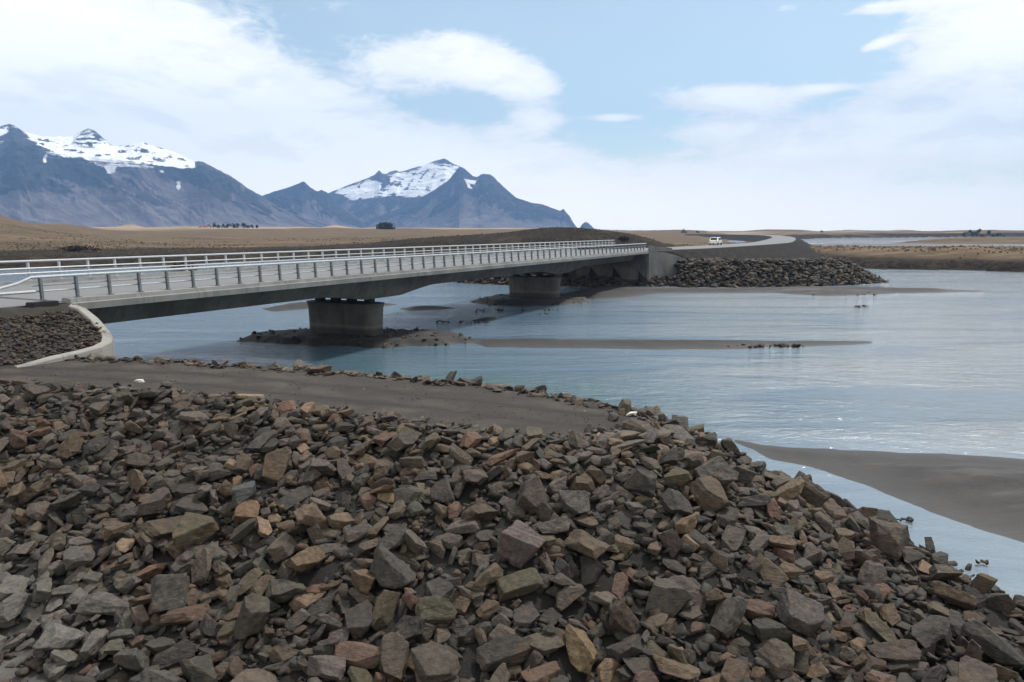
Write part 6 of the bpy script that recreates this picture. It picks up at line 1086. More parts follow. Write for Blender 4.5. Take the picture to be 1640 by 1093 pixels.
324,1128,22,10,1,6,15,14,10,8,270,2630,79,17,20,-11,20,16,8,39,-1560,2980,168,14,27,-3,19,15,7,18,75,1141,26,5,5,-4,19,13,8,12,-489,1219,39,-11,-27,0,21,16,8,39,
210,1768,244,1,-10,29,25,18,15,18,-591,1315,51,-3,-2,25,17,14,9,12,-559,1098,24,1,0,12,21,16,12,18,-900,1731,166,-9,-29,4,13,12,8,20,329,2324,221,-11,-28,6,18,14,6,2,
69,2620,157,11,-27,10,18,13,6,4,374,2337,189,-9,1,-16,16,13,6,26,714,1638,101,-4,4,-30,21,16,14,39,-1072,2925,167,-3,10,21,22,17,6,25,-380,1647,187,7,8,-18,20,14,9,5,
-405,2704,217,-2,3,26,17,14,7,36,-1078,1753,154,-30,-4,-3,16,11,12,26,-1516,2090,276,9,0,-18,23,17,11,25,-495,2881,110,-2,9,27,17,14,5,2,-468,1559,153,-7,-2,0,29,19,15,25,
-220,1115,22,3,-4,25,17,14,13,22,941,1160,25,2,13,28,28,18,13,10,55,2673,138,6,29,-8,22,17,9,20,-261,1786,239,3,4,-29,19,14,9,17,-452,1291,62,12,25,-12,16,14,12,1,
-568,2731,222,-4,-10,-27,19,14,5,15,-546,1369,92,-11,-15,18,27,19,12,6,-1026,1402,50,-2,-26,1,18,12,9,20,120,1284,83,-29,-4,11,22,14,14,16,424,2415,136,2,-9,-21,23,18,10,26,
-742,2969,93,-7,0,-14,19,13,6,7,-1428,2994,154,-7,0,-16,24,19,10,12,-1611,1922,231,-5,-17,5,18,18,17,15,1140,1427,-11,-4,12,-2,27,20,14,21,-1075,1876,201,8,-7,7,13,12,6,24,
-868,1448,71,7,-1,15,19,12,10,3,-1024,2965,143,-11,4,-11,27,20,10,21,-224,2529,285,-1,6,22,24,16,6,28,-1153,3056,91,-3,-5,-30,15,14,7,5,67,1698,230,1,-5,30,24,14,10,1,
-1572,2081,276,-1,1,13,21,17,15,3,891,1623,30,-2,1,-22,19,16,9,10,-1148,1674,138,2,12,11,22,21,17,33,725,1680,103,2,11,7,26,18,10,35,961,1899,26,3,6,16,17,15,11,29,
-242,1811,252,-30,-8,-1,20,15,11,4,-1228,2133,295,-29,10,-4,18,12,9,23,-1138,2714,315,-6,-2,-16,16,13,4,17,-344,1677,197,2,7,-22,20,15,11,19,68,2573,178,-12,7,2,15,12,5,14,
-402,1933,273,20,22,-2,19,13,13,16,-1082,2719,307,-4,6,26,19,15,5,38,-1390,2082,271,1,4,-9,14,13,7,10,-666,2805,187,-5,-7,-27,27,21,6,1,-861,1312,25,6,6,-18,18,12,8,12,
-805,1318,35,18,10,23,18,14,12,9,-303,1092,21,-24,16,-2,19,13,8,24,-1611,2188,319,9,0,21,14,12,9,15,-706,1701,175,20,-8,-12,23,17,14,11,-689,2900,143,-8,-29,-3,22,15,6,21,
481,1927,221,0,6,-6,25,16,11,1,-820,2059,281,2,-1,6,23,16,12,24,-1065,2977,137,-7,6,14,24,16,9,6,-154,1109,19,-18,25,0,16,14,9,3,-693,2881,139,-9,-1,-10,15,13,8,8,
716,1123,21,-31,3,1,19,12,7,7,-1366,1939,217,-4,-9,29,15,12,10,3,-1693,2187,325,4,-3,23,25,18,11,30,830,1182,26,3,-11,13,14,12,8,11,593,1943,177,-4,7,-24,20,13,8,24,
-360,1166,34,-9,-5,9,19,17,13,12,-756,2010,278,-9,-8,29,19,17,15,6,-1062,2892,192,-3,-9,-19,24,16,6,7,-130,2721,144,-6,5,25,31,23,7,10,-1137,2074,273,-4,-7,18,17,14,8,12,
-627,1585,137,1,-6,30,17,16,14,25,-1265,1807,178,-7,-19,18,26,19,17,6,985,1574,19,4,1,10,20,18,9,15,-826,2684,291,-9,3,2,16,14,5,1,-1232,1942,225,4,4,-23,21,18,18,0,
-1065,1716,143,-30,1,-2,20,17,8,1,527,1102,23,12,1,6,16,12,13,15,-1436,2025,256,7,1,-3,22,19,9,6,-554,1267,39,1,3,30,19,14,12,25,-1377,2987,155,-1,17,23,18,12,6,26,
-34,2583,213,11,27,6,24,18,7,23,907,1658,25,-2,5,-13,18,17,9,26,-70,1365,117,10,27,11,22,14,8,6,-731,1282,42,7,-29,-6,17,17,15,1,-1125,2772,279,12,-27,3,13,12,7,18,
220,1154,30,4,-4,25,19,14,10,2,1107,1594,-16,3,9,14,19,13,6,0,580,1771,163,4,2,-1,27,18,9,33,35,1687,224,3,5,-28,20,18,11,25,-367,1333,87,5,9,-28,27,18,16,21,
-422,1535,151,10,-16,21,20,16,8,11,-196,1136,23,2,0,-6,21,15,15,28,908,1927,52,2,6,10,15,13,12,7,452,1631,161,-1,6,-30,20,15,14,26,-893,1555,104,2,5,-30,15,13,12,29,
-855,2123,298,5,9,-27,16,14,14,8,-738,1743,182,-24,20,1,22,18,12,16,-1133,2975,143,1,10,28,22,17,6,33,-965,2203,314,-2,-5,23,19,13,8,5,407,1800,211,-4,8,-20,14,14,9,5,
-1216,2118,286,-2,-7,27,18,12,11,21,-1305,1971,240,25,15,-6,19,12,8,4,-586,1108,20,-2,-2,31,20,16,13,3,362,2617,51,-8,7,-2,20,16,5,12,-622,2613,302,-2,1,24,21,17,6,38,
-855,2048,282,18,-17,9,17,14,12,27,-436,1633,182,1,7,5,26,18,13,22,-985,2200,316,1,-4,-11,14,14,8,29,-1312,1943,218,9,1,-15,14,12,7,25,278,1522,151,-4,23,-20,17,15,10,14,
1012,1750,15,-1,3,22,25,18,16,37,563,1741,166,3,6,-3,14,14,11,7,541,1812,184,-4,6,-29,21,15,11,24,-192,1794,249,5,2,-20,17,17,12,26,520,1863,205,-15,22,-9,22,15,15,6,
647,1638,128,21,15,13,26,18,17,18,-188,1468,137,4,1,-24,20,17,10,37,-997,2047,259,4,-3,14,13,11,6,13,231,1244,60,5,-3,21,20,14,8,10,-581,1407,84,-3,-8,29,16,15,14,0,
-974,3012,94,-2,9,27,24,17,7,8,-1195,2095,282,16,5,-4,15,13,10,35,-1626,3248,-10,9,-20,22,18,15,6,7,-180,2666,196,-3,5,24,17,17,8,18,72,2913,-24,5,20,17,28,18,11,10,
-249,1141,31,3,-4,-2,24,16,15,27,-1147,1852,189,1,-5,30,18,13,6,7,-545,2835,148,-11,-3,-24,14,12,7,5,121,1410,131,14,-12,23,17,14,13,1,-1274,2753,306,-8,4,11,13,11,6,25,
485,2424,117,2,8,0,21,19,14,18,-1360,3053,118,-6,-7,-22,18,15,6,6,705,1153,30,-4,10,-3,26,21,17,37,311,1292,65,6,1,-23,17,15,8,25,-1323,1836,184,5,-3,20,18,13,11,1,
-486,2007,289,7,10,-24,20,18,11,19,238,1638,192,4,4,-14,16,13,10,11,-838,2790,235,-4,3,31,25,18,11,27,-457,1817,232,-9,20,-16,22,17,17,30,-1307,1624,114,-4,-7,2,21,20,19,9,
-397,1299,67,3,4,-28,15,12,7,18,-884,1423,60,5,1,-15,18,15,9,17,71,1773,256,6,3,-17,17,14,9,22,366,2370,181,6,-29,5,11,9,4,21,-36,1565,177,1,-5,29,13,8,7,26,
349,2364,187,-9,-1,-21,10,9,4,7,733,1377,31,-13,13,-23,14,9,9,23,-1370,1897,202,9,-1,11,10,8,4,15,-120,1171,45,2,5,-10,13,9,7,3,-1475,2074,281,19,-22,-4,16,12,11,11,
317,1418,114,-22,7,8,12,10,10,1,310,1744,221,5,-5,-4,14,9,9,17,639,1597,106,-2,-1,-25,15,10,10,33,-298,1876,273,9,5,16,12,8,4,2,-1124,1850,187,-1,2,-29,9,7,4,26,
-319,1952,285,4,2,-18,14,11,7,21,586,1243,31,9,18,23,18,11,11,25,-1410,2947,181,-2,-9,-30,16,10,5,19,-12,1110,23,-25,-16,6,17,12,9,28,-585,1621,148,3,4,-28,12,10,6,16,
-226,1369,100,5,-1,12,14,12,6,27,-507,1134,40,6,8,-9,13,9,5,8,-1531,1943,222,4,3,-18,9,8,4,17,131,1427,131,14,-24,-2,10,7,4,35,-354,2899,86,4,-9,-29,18,12,7,22,
-472,1643,174,9,24,2,10,10,9,0,526,1743,172,12,2,5,15,12,10,15,614,2033,180,9,9,13,10,9,8,7,-380,1474,125,-3,-6,16,12,8,6,21,908,1561,23,12,8,-12,13,9,6,29,
537,1715,162,-9,-11,16,15,11,7,10,564,2632,-46,-9,4,-4,11,8,6,28,-1256,2882,216,30,0,3,10,9,3,34,603,1435,74,-29,-3,8,16,10,10,20,262,2445,187,-14,7,13,12,11,5,11,
-681,2849,158,-7,6,14,15,11,5,13,-1246,1901,213,-13,14,-16,15,11,8,24,-224,1472,149,-22,-20,-8,12,10,7,24,-213,1456,130,-28,-13,-2,12,8,6,36,-687,2837,175,0,6,7,12,9,6,29,
150,2667,99,-27,8,-2,12,10,5,8,-934,2902,163,-9,3,2,14,11,6,33,537,1559,121,-2,8,-30,19,12,12,24,-1099,2712,314,-7,0,26,12,8,4,18,-550,2808,166,-7,6,14,16,12,4,9,
-55,2608,190,-5,8,24,13,10,4,3,-671,2805,198,27,10,0,12,10,4,25,958,1285,31,7,-8,-1,12,9,8,33,384,1788,224,-5,6,27,11,9,5,18,-1601,2177,311,7,-1,11,9,8,5,37,
-21,1491,157,-1,-11,26,15,11,8,27,83,2640,137,-3,-12,-20,14,10,6,15,-1005,1760,162,-26,16,2,11,8,6,37,215,1592,183,-25,-7,5,12,11,5,31,-1013,1904,210,6,-1,-7,9,8,7,8,
-1141,1812,172,0,-3,4,9,8,6,5,-497,2915,87,21,-21,5,12,9,4,29,271,2433,188,6,-30,5,12,9,4,7,237,1123,21,-5,29,-7,13,11,10,19,-342,1738,220,-5,-3,-17,16,11,6,25,
-1119,1764,162,-6,3,22,11,10,9,21,604,1209,23,8,4,-25,14,11,6,23,-342,2871,89,-9,3,1,12,9,4,13,-962,2752,268,7,30,3,12,8,4,18,-278,1623,187,-9,-1,-28,9,8,4,13,
-1040,1378,32,-5,-4,-1,9,8,7,18,-843,1917,228,10,28,-8,11,9,8,8,388,2649,21,28,10,-8,15,12,3,2,-986,1722,151,2,-5,25,13,9,6,19,-312,2744,165,-11,2,-5,10,8,3,10,
-1336,1799,168,2,5,-26,11,10,9,30,428,1417,99,-19,-22,-4,16,12,10,12,838,1320,20,13,7,14,12,10,8,16,-329,1574,162,3,-4,18,13,10,6,39,401,1151,20,17,3,3,12,8,6,36,
-144,1545,165,4,-4,26,12,10,5,10,-1347,2745,315,-6,6,19,10,8,4,11,-309,1391,103,5,0,-22,10,9,6,37,-855,2167,309,-4,3,-12,12,10,9,5,-45,1303,89,3,-6,-28,13,11,8,32,
330,1154,21,2,-19,24,12,8,5,15,-993,1467,67,12,-2,-1,12,10,8,7,-911,1864,211,3,-23,-18,12,12,7,21,-921,1870,214,4,22,-14,17,11,9,17,99,1788,262,-19,-16,-16,10,9,6,17,
-234,1142,26,6,-6,-26,13,9,7,39,-1207,1931,215,5,-3,15,9,8,6,23,-529,2868,127,-19,2,-8,17,12,6,29,-1128,1837,185,28,10,0,11,7,7,13,-122,1830,266,-9,-29,-5,13,10,8,11,
6,1327,100,9,27,0,13,12,11,26,882,1212,29,0,0,24,10,8,8,35,-1475,2941,195,-8,5,-29,14,11,5,6,-1563,2873,240,19,23,-7,17,12,5,28,-161,1563,172,5,-6,26,14,11,9,22,
64,2757,71,-4,4,-5,13,10,6,10,-505,1879,242,4,3,-23,15,11,8,0,-274,2835,101,-29,-12,0,10,9,5,34,-75,1723,232,-1,18,-17,9,10,9,23,746,1597,77,2,9,-1,14,12,6,12,
-1356,2091,276,1,2,-24,16,12,9,3,-900,1725,157,5,1,-15,12,9,7,8,-1324,1857,191,-30,-3,0,16,12,9,15,-40,1636,213,2,8,-20,10,9,9,13,804,1398,24,12,-6,19,12,9,5,30,
142,1299,81,6,1,-13,15,11,7,37,67,1262,90,-9,-1,29,14,11,8,34,-64,2590,208,7,16,23,12,9,5,36,708,1484,59,4,4,-8,17,12,8,8,229,1219,61,5,13,28,12,9,6,1,
-822,2819,201,3,9,29,11,9,4,21,-466,1546,138,0,-5,30,12,9,6,21,477,2042,235,-5,3,-29,13,8,8,30,-1263,2945,175,-5,-3,-26,13,10,6,0,-764,1550,126,0,-5,29,15,12,5,20,
644,1457,68,-19,22,2,11,10,6,24,-368,1372,90,2,-4,19,10,8,5,36,-978,2956,134,-31,-2,4,11,8,4,35,-1418,2978,165,-3,-2,-31,13,10,6,6,898,1827,43,-8,7,-8,16,12,6,23,
136,1183,41,3,-19,23,11,9,6,38,-1178,1605,100,3,-4,25,16,12,8,11,744,1261,26,8,19,-6,11,10,9,15,853,1484,23,-1,-29,-3,11,9,7,19,-128,1409,116,3,4,-8,13,9,5,3,
217,1608,184,8,-1,13,15,11,10,37,590,1758,167,-4,-1,-28,10,9,8,33,665,1161,21,-12,7,4,11,9,9,31,-978,1956,231,2,-5,26,11,8,6,1,1051,1813,-7,-14,3,-17,14,12,5,17,
-544,1999,283,24,-2,0,16,11,10,7,660,2529,-28,-14,20,-19,14,12,11,36,-1600,2207,328,5,-22,21,12,8,9,38,-353,1891,268,-25,-17,5,13,10,9,22,-924,2168,308,3,13,-25,15,11,9,14,
686,1463,58,-1,-6,26,10,8,5,14,-478,2775,178,-4,7,14,15,10,4,15,-140,1596,186,17,-6,17,12,9,9,4,-1131,2824,247,-30,7,7,11,10,3,28,931,1138,18,-6,30,2,15,12,10,13,
-65,1814,268,6,2,3,9,8,8,27,-1089,2761,280,-5,-8,-28,10,8,4,34,-358,1545,159,-20,-23,-3,14,9,8,13,493,1418,85,-29,7,5,13,9,6,28,-496,1437,102,23,-3,-18,16,10,7,39,
-623,2657,279,-1,9,28,10,9,5,29,582,1518,96,5,-2,26,13,9,5,17,356,1229,52,8,12,-22,11,11,10,23,-1347,1942,229,-6,-30,-2,14,10,9,6,-916,2735,274,-4,-10,-22,14,10,5,1,
-791,2660,301,-8,-4,-19,12,8,3,9,834,1632,66,-7,-2,-30,18,13,8,7,-1145,1766,156,-27,14,5,10,8,7,30,-49,1155,40,3,-5,-3,16,12,6,34,399,2374,167,-23,-18,5,12,9,5,16,
-47,1184,42,4,8,-22,13,11,8,8,490,1495,116,-20,-13,12,12,9,9,15,-1433,2919,202,-3,9,27,11,8,4,23,560,1442,84,-1,2,-18,15,11,9,36,334,2456,147,-9,0,-19,16,11,6,1,
92,1544,180,26,11,13,17,13,11,5,-829,1377,51,-4,7,-24,14,10,6,11,-472,1279,51,24,-18,-9,11,8,5,30,-137,2778,105,-4,5,24,9,9,5,5,248,1141,26,-5,0,2,15,11,6,32,
409,1623,163,-1,5,-27,10,9,5,17,410,2633,25,-24,16,-9,12,9,7,25,369,1788,215,-1,6,-21,11,8,7,28,-396,2886,96,26,17,-1,13,13,6,2,-676,2935,107,4,12,14,13,11,7,26,
-877,1571,109,3,-4,20,13,11,7,21,-622,1461,93,4,12,-14,11,9,8,19,-641,2766,208,29,7,-4,9,8,4,33,-1259,1688,132,21,-2,-21,14,11,10,39,-60,2689,149,-10,-2,18,10,9,4,2,
616,1959,177,-21,22,-3,16,11,12,23,-1452,3012,146,-10,-15,-24,16,11,4,26,-23,2780,75,3,9,26,15,11,6,33,-830,1511,106,-17,-25,-4,9,9,7,20,456,2527,59,-9,-3,-25,16,10,10,35,
-841,2821,202,-9,0,-7,14,12,6,16,-195,2541,268,-8,-8,-27,12,9,3,33,809,1413,21,2,4,-22,12,8,8,22,-604,2755,209,8,-28,8,14,10,4,13,-534,1077,29,0,-31,-1,11,11,6,33,
-277,1079,23,9,-2,1,14,11,6,31,700,1427,46,-28,-12,3,10,10,8,32,267,2644,66,-8,7,9,10,9,4,24,-537,1960,267,-1,-5,30,15,10,5,39,-1258,2807,268,-6,8,28,10,8,5,21,
24,2641,153,-11,7,18,16,12,5,14,-1337,1883,202,15,-19,18,10,10,9,33,552,1732,161,4,3,0,11,8,8,19,-942,2141,298,27,6,0,11,7,6,31,-1547,2878,235,-1,9,29,12,8,3,36,
753,1144,19,24,18,-5,15,13,10,39,-430,1718,201,-16,-20,-13,13,9,6,7,-1343,3023,124,-11,3,11,10,9,4,38,181,1760,242,-9,-4,29,12,9,6,33,-200,1071,40,-20,-9,4,9,8,7,30,
345,2429,155,-1,-30,7,10,10,5,22,290,1922,271,-5,-2,2,15,9,8,37,-608,1933,256,3,-6,-29,14,9,5,11,862,1292,17,21,-23,0,14,11,6,37,248,2378,223,-10,10,1,10,10,3,31,
-1232,2796,275,-15,6,6,12,12,4,31,-869,1639,138,21,17,14,17,11,6,27,-1011,2838,215,-5,-10,-27,13,8,3,15,-841,2805,217,16,-14,-6,16,11,4,30,-244,1487,147,10,-5,-6,12,10,10,9,
71,2635,150,8,0,10,12,9,4,13,-1601,2216,325,4,5,-18,16,12,6,36,127,1724,238,3,-5,30,18,12,10,31,587,1596,121,-13,-24,-14,14,11,7,12,415,2035,258,-19,-14,12,11,8,5,4,
-1221,2217,319,7,-7,16,11,7,6,17,-1252,1776,160,-12,27,7,13,9,7,21,-105,1406,120,-4,-25,-18,12,10,7,24,-514,1954,266,2,-4,23,15,10,7,16,-300,2681,221,-5,0,-7,11,8,5,1,
-102,1593,184,7,2,-8,11,10,6,22,610,1784,154,19,-23,-4,13,10,8,19,385,1469,127,-12,-25,12,14,11,11,2,-1577,2005,251,-1,5,-31,9,8,6,34,-887,1380,52,-8,19,-18,12,10,10,31,
-442,1244,45,-30,8,0,12,8,8,7,-67,1151,34,4,-31,2,10,8,7,33,-492,1645,173,-1,-17,-12,10,9,8,33,402,1136,18,0,0,31,10,8,5,34,-399,1256,59,6,30,3,11,8,7,8,
-440,2830,135,28,-9,2,14,11,3,20,-1089,1832,199,15,22,16,12,11,11,18,-53,1662,213,17,19,17,10,9,6,6,-426,1734,200,-24,-19,-4,13,9,5,37,341,1294,74,6,0,-24,11,11,7,32,
-1361,2795,281,-4,8,26,8,8,3,29,128,1646,205,5,-2,21,14,10,5,26,-1225,2034,251,-27,-15,-3,11,7,4,9,526,1081,27,-6,1,30,12,9,7,12,-510,1928,261,26,-16,5,13,12,7,26,
219,1636,208,-4,-6,18,10,8,4,28,607,1347,45,4,6,-12,12,9,7,35,-172,1435,129,13,16,23,11,9,6,31,-381,1224,41,1,-5,27,11,9,7,13,-923,2829,208,4,10,29,10,8,4,33,
138,1167,38,10,12,25,12,10,10,17,-657,1860,229,10,-29,3,11,10,9,21,-1371,2771,302,2,1,30,10,8,4,10,-1370,2146,293,3,-4,25,10,7,5,1,-197,2811,103,4,12,27,11,8,3,18,
432,2243,218,6,0,-8,15,14,6,20,-1063,1365,30,14,-22,-8,10,8,7,23,-420,1268,56,1,-5,26,18,12,8,12,-563,2028,289,30,-5,0,13,10,6,37,-1115,2117,288,9,-1,26,15,10,10,9,
-858,2924,142,-29,-1,3,13,8,4,38,-479,1428,101,-13,11,-12,13,9,9,35,-859,1995,268,-11,-26,-12,15,10,9,0,-121,2631,194,-7,2,6,13,9,3,19,-328,2596,265,27,8,-2,12,8,4,18,
1103,1324,11,7,7,1,17,12,9,28,409,1669,185,-9,3,28,16,11,6,35,75,1265,82,0,2,24,10,8,7,13,336,1923,258,4,8,-10,11,8,4,35,-1220,2832,252,-7,6,-11,10,8,3,34,
-1188,1748,155,20,13,16,15,12,9,3,-886,2766,245,25,-16,3,15,12,4,33,-287,1600,175,4,-7,23,12,10,8,22,-485,1631,165,-1,5,-16,14,11,10,38,-729,1424,83,11,-7,28,16,11,8,31,
892,1927,60,-1,8,-28,12,9,8,38,-905,1798,182,3,-4,20,9,8,4,31,-1356,2168,300,6,-3,4,9,8,5,22,663,1839,142,26,0,-10,14,13,7,1,-551,1285,48,0,-5,-5,9,8,7,24,
-222,1143,21,3,-2,14,12,8,5,13,-1242,2174,304,0,6,-16,13,11,9,38,-575,2751,209,27,-11,2,14,10,4,17,-558,2016,284,-31,1,1,16,11,12,36,-839,1840,211,-15,27,0,9,9,5,2,
-1636,2169,347,-2,6,-30,10,8,4,35,-488,2677,245,-1,9,28,9,9,3,18,-1238,2887,212,30,-5,0,11,8,4,19,401,2259,219,-9,0,-19,16,13,5,34,834,1125,18,1,-2,12,11,8,5,22,
-1057,1939,220,3,4,-26,11,8,7,9,181,1302,84,17,0,-4,16,11,7,10,-478,1271,56,-14,25,-4,12,9,8,1,-1227,1540,78,-27,-9,1,14,9,6,11,-388,1719,216,-23,-19,4,14,13,11,2,
647,1917,157,-1,-7,-29,13,11,7,33,-228,1345,92,25,-18,-5,9,9,7,18,-429,1300,63,-2,1,20,11,10,9,35,191,1573,177,-17,-25,-3,15,10,9,27,-1381,2197,319,10,27,9,10,7,5,18,
300,1416,114,-11,1,20,10,8,7,3,-988,1485,76,7,12,-27,16,11,8,18,558,1299,41,4,-3,27,16,13,12,26,-643,1963,261,8,30,-1,16,12,8,13,-843,1810,191,0,-5,29,9,7,6,16,
312,1805,233,5,1,14,10,9,5,23,-989,2056,265,2,0,-5,10,9,6,32,-1144,2816,255,3,3,1,11,9,5,39,255,1402,126,1,12,-27,15,10,9,3,-281,1268,61,1,6,-29,14,10,5,28,
612,1378,66,-18,-2,4,12,10,8,12,657,1952,152,-4,4,-20,11,10,6,22,-289,1185,37,-3,-2,-2,13,10,9,3,-1115,2945,165,26,10,6,11,8,4,39,-625,2018,282,-3,-14,21,10,9,5,28,
-554,1336,76,-22,20,3,12,10,6,13,-902,3067,55,20,18,12,13,9,5,20,-1264,2238,321,2,7,-18,8,8,4,3,-1029,1568,107,-6,-13,28,12,9,7,33,-1110,2965,148,-30,-2,8,12,9,4,24,
127,2428,240,4,10,28,11,8,3,37,522,1509,119,12,-12,-6,14,11,7,20,-844,1881,217,-24,18,-4,13,9,9,2,-421,1311,67,23,-20,-4,10,7,5,25,412,2719,-24,-9,-5,-18,14,11,7,32,
-77,1173,42,6,13,26,13,9,8,39,99,2413,259,-9,-1,-17,11,9,3,1,-676,2087,297,0,1,2,13,10,5,14,-652,1263,27,8,6,-27,14,9,9,35,-149,1579,175,-30,-9,-2,12,9,5,30,
152,1243,66,-5,-10,18,14,11,7,6,880,1215,20,0,0,22,15,13,12,13,-752,2775,221,-14,1,-18,14,12,5,8,-43,1446,135,1,-2,26,11,8,8,27,-434,2002,288,-24,20,2,15,11,5,14,
393,1117,22,28,-12,-6,13,10,6,38,887,1335,21,0,0,-8,17,13,11,29,-350,1942,282,5,30,-5,17,12,11,39,-297,1567,176,-20,-21,-2,11,10,9,3,-1483,1899,205,-7,-30,-2,11,9,6,2,
-1063,1958,229,29,-6,-1,13,11,7,24,-664,1347,56,-28,-4,9,12,9,5,23,-1236,2895,204,-6,2,10,9,7,3,33,526,2189,186,17,-1,19,16,11,10,25,-507,1879,250,29,7,7,17,12,8,18,
-308,1922,275,3,4,-30,12,8,7,26,121,1689,227,6,13,-19,15,10,10,33,234,1821,252,5,-3,24,14,11,7,26,775,1675,79,6,-2,30,15,14,6,38,-1345,2799,278,-8,-4,-16,11,8,4,29,
44,1408,127,-11,25,2,14,11,9,15,-766,1409,72,-4,7,10,13,10,6,18,-1253,2139,290,2,-5,28,12,8,5,34,-1262,2064,273,8,11,11,13,12,10,11,-402,1952,282,-11,-5,28,16,12,10,11,
-1387,1989,237,-6,30,5,10,7,6,33,-318,1917,284,-3,-2,-14,16,12,8,32,-127,1285,79,2,-17,-24,12,10,9,25,-1266,2878,222,29,7,1,11,8,4,30,-148,2767,118,-5,6,12,14,13,6,2,
509,1504,110,-3,11,-15,13,9,7,14,315,1425,108,8,-2,5,13,10,5,33,-1108,2828,237,-8,6,21,14,9,4,10,1081,1659,-4,12,12,11,9,8,7,6,-1278,1627,110,-7,7,-5,13,9,5,11,
-374,1767,231,13,11,-26,12,9,8,0,-244,2604,242,-6,10,19,16,12,5,35,-37,1272,76,5,-2,11,11,9,8,2,-1062,1769,160,21,23,2,12,10,6,39,-1466,2886,226,-6,-5,-20,10,8,5,27,
-573,1529,118,3,4,-29,15,11,6,13,585,1946,183,-12,24,-10,12,12,9,8,-1571,2233,333,-5,7,-11,15,11,5,32,685,1715,116,2,4,-7,16,13,8,37,-1125,2806,256,-14,7,-9,9,8,4,31,
-1310,2927,188,0,-8,-30,11,9,4,24,956,1318,19,26,-16,-3,13,10,8,21,-992,1980,247,18,21,13,13,9,8,18,-150,1653,201,3,8,-28,14,11,5,3,-1119,2900,190,28,10,-3,12,9,3,28,
310,2319,226,-13,7,-15,11,8,3,0,-930,1495,81,2,-5,24,10,9,9,34,560,1268,31,-3,2,10,13,13,11,14,-246,1257,76,-29,-10,-4,13,9,6,22,572,2013,197,6,-23,-13,10,9,8,13,
-560,2846,141,26,13,-8,12,8,3,13,-292,1591,181,1,-8,28,15,10,7,17,-239,2790,122,-7,-5,-25,11,9,6,2,-527,2032,295,-6,-17,18,12,9,8,6,-1051,2911,174,-6,7,19,16,11,6,16,
413,1579,150,1,5,-25,12,7,6,31,-247,2562,270,-6,7,14,10,8,3,6,648,1286,26,-11,-15,-22,13,8,9,34,-548,1526,131,3,-12,28,15,12,9,14,-126,1175,38,2,5,-30,11,7,8,17,
-1244,2102,279,-4,3,11,10,7,7,11,-186,1736,230,2,-2,31,18,11,7,32,-913,2148,302,2,-3,23,9,8,7,20,944,1651,22,-8,8,-21,12,9,5,34,-824,1482,83,7,4,-22,13,9,8,27,
-386,1761,222,-12,7,-22,12,11,5,16,-751,2855,165,23,-19,7,16,12,4,0,110,1460,143,-7,-21,18,11,8,5,31,647,1233,23,24,1,-16,10,8,7,7,354,1760,215,-5,-29,-4,13,9,6,18,
1003,1725,13,0,2,-22,11,9,8,20,710,1700,108,16,6,1,12,8,8,7,-1164,2137,287,2,-3,7,11,9,4,5,79,1402,118,4,3,-19,14,10,6,16,-759,2825,186,-3,9,25,14,11,4,0,
722,2049,123,-6,5,9,13,10,7,5,-995,2781,251,11,28,-7,13,8,4,31,-367,1241,56,13,28,0,14,11,9,11,-596,1948,264,-2,-18,25,13,9,8,34,545,1966,204,-8,-12,-27,17,11,9,37,
-176,2672,182,-10,-1,-13,12,12,6,28,442,1235,35,24,4,-10,15,10,9,39,249,1354,93,-30,-8,-1,10,8,4,31,-1494,2794,291,-9,2,4,13,8,3,20,-1303,2866,239,20,5,6,14,11,6,34,
-1174,1575,89,4,-1,24,12,10,6,27,-734,1382,56,0,6,-30,12,10,10,28,-1176,2890,204,-7,-7,-19,10,8,4,37,-385,2677,224,-8,-1,-8,12,9,4,37,-622,1556,124,-2,31,5,13,9,7,11,
229,1432,132,-10,2,17,15,13,11,11,-996,1668,137,-4,18,-25,12,11,10,10,-847,1451,74,-13,-25,-7,10,8,5,30,-71,1457,148,4,12,28,14,9,9,1,43,2515,219,-10,-3,-19,12,10,4,22,
505,1350,63,3,-31,-1,14,11,9,2,501,1455,120,16,0,-15,13,13,12,2,443,2417,124,-7,6,-5,16,13,11,20,-489,1457,105,3,4,-30,11,8,5,26,-4,1671,214,-12,28,0,12,11,9,8,
-539,1740,206,-16,-26,-2,13,11,11,16,-516,2884,113,-8,-4,-5,16,11,4,16,874,1318,20,-16,-20,14,13,10,10,36,485,1205,24,-10,-5,7,12,8,7,31,422,1639,168,-21,-7,7,15,12,11,36,
517,1379,72,5,0,12,11,9,7,39,-232,1721,231,-9,-2,28,15,11,11,12,430,1556,139,5,2,1,13,8,5,21,-28,1521,163,26,13,10,11,9,10,18,-539,1639,166,-25,7,-13,14,9,8,39,
-1539,2926,205,-5,-8,-26,13,11,5,31,461,1143,22,-15,15,-12,14,11,10,25,111,2437,244,-12,-1,-8,15,11,5,11,-1002,1473,77,-16,17,-11,12,10,7,24,-191,1151,30,2,4,29,12,9,8,27,
-558,1694,182,0,4,21,16,11,6,20,9,2642,154,29,-3,-6,10,8,4,21,837,1298,21,2,-4,11,11,10,9,17,-1388,1747,161,7,1,8,13,10,5,13,286,1819,257,-7,29,-7,16,10,7,28,
-375,1626,177,14,9,-14,12,9,5,12,-669,1334,43,-19,23,1,10,9,5,8,-208,1543,165,19,17,14,16,12,12,9,-919,1885,219,-5,26,-12,13,10,7,36,-887,1401,57,-3,16,26,12,9,9,31,
675,1533,82,-22,-22,-1,11,8,6,17,-788,1837,207,13,17,21,15,9,9,14,695,1555,81,-16,25,9,9,8,7,13,-19,2659,150,-8,3,-1,12,9,5,9,-36,1486,157,23,5,-18,13,11,10,33,
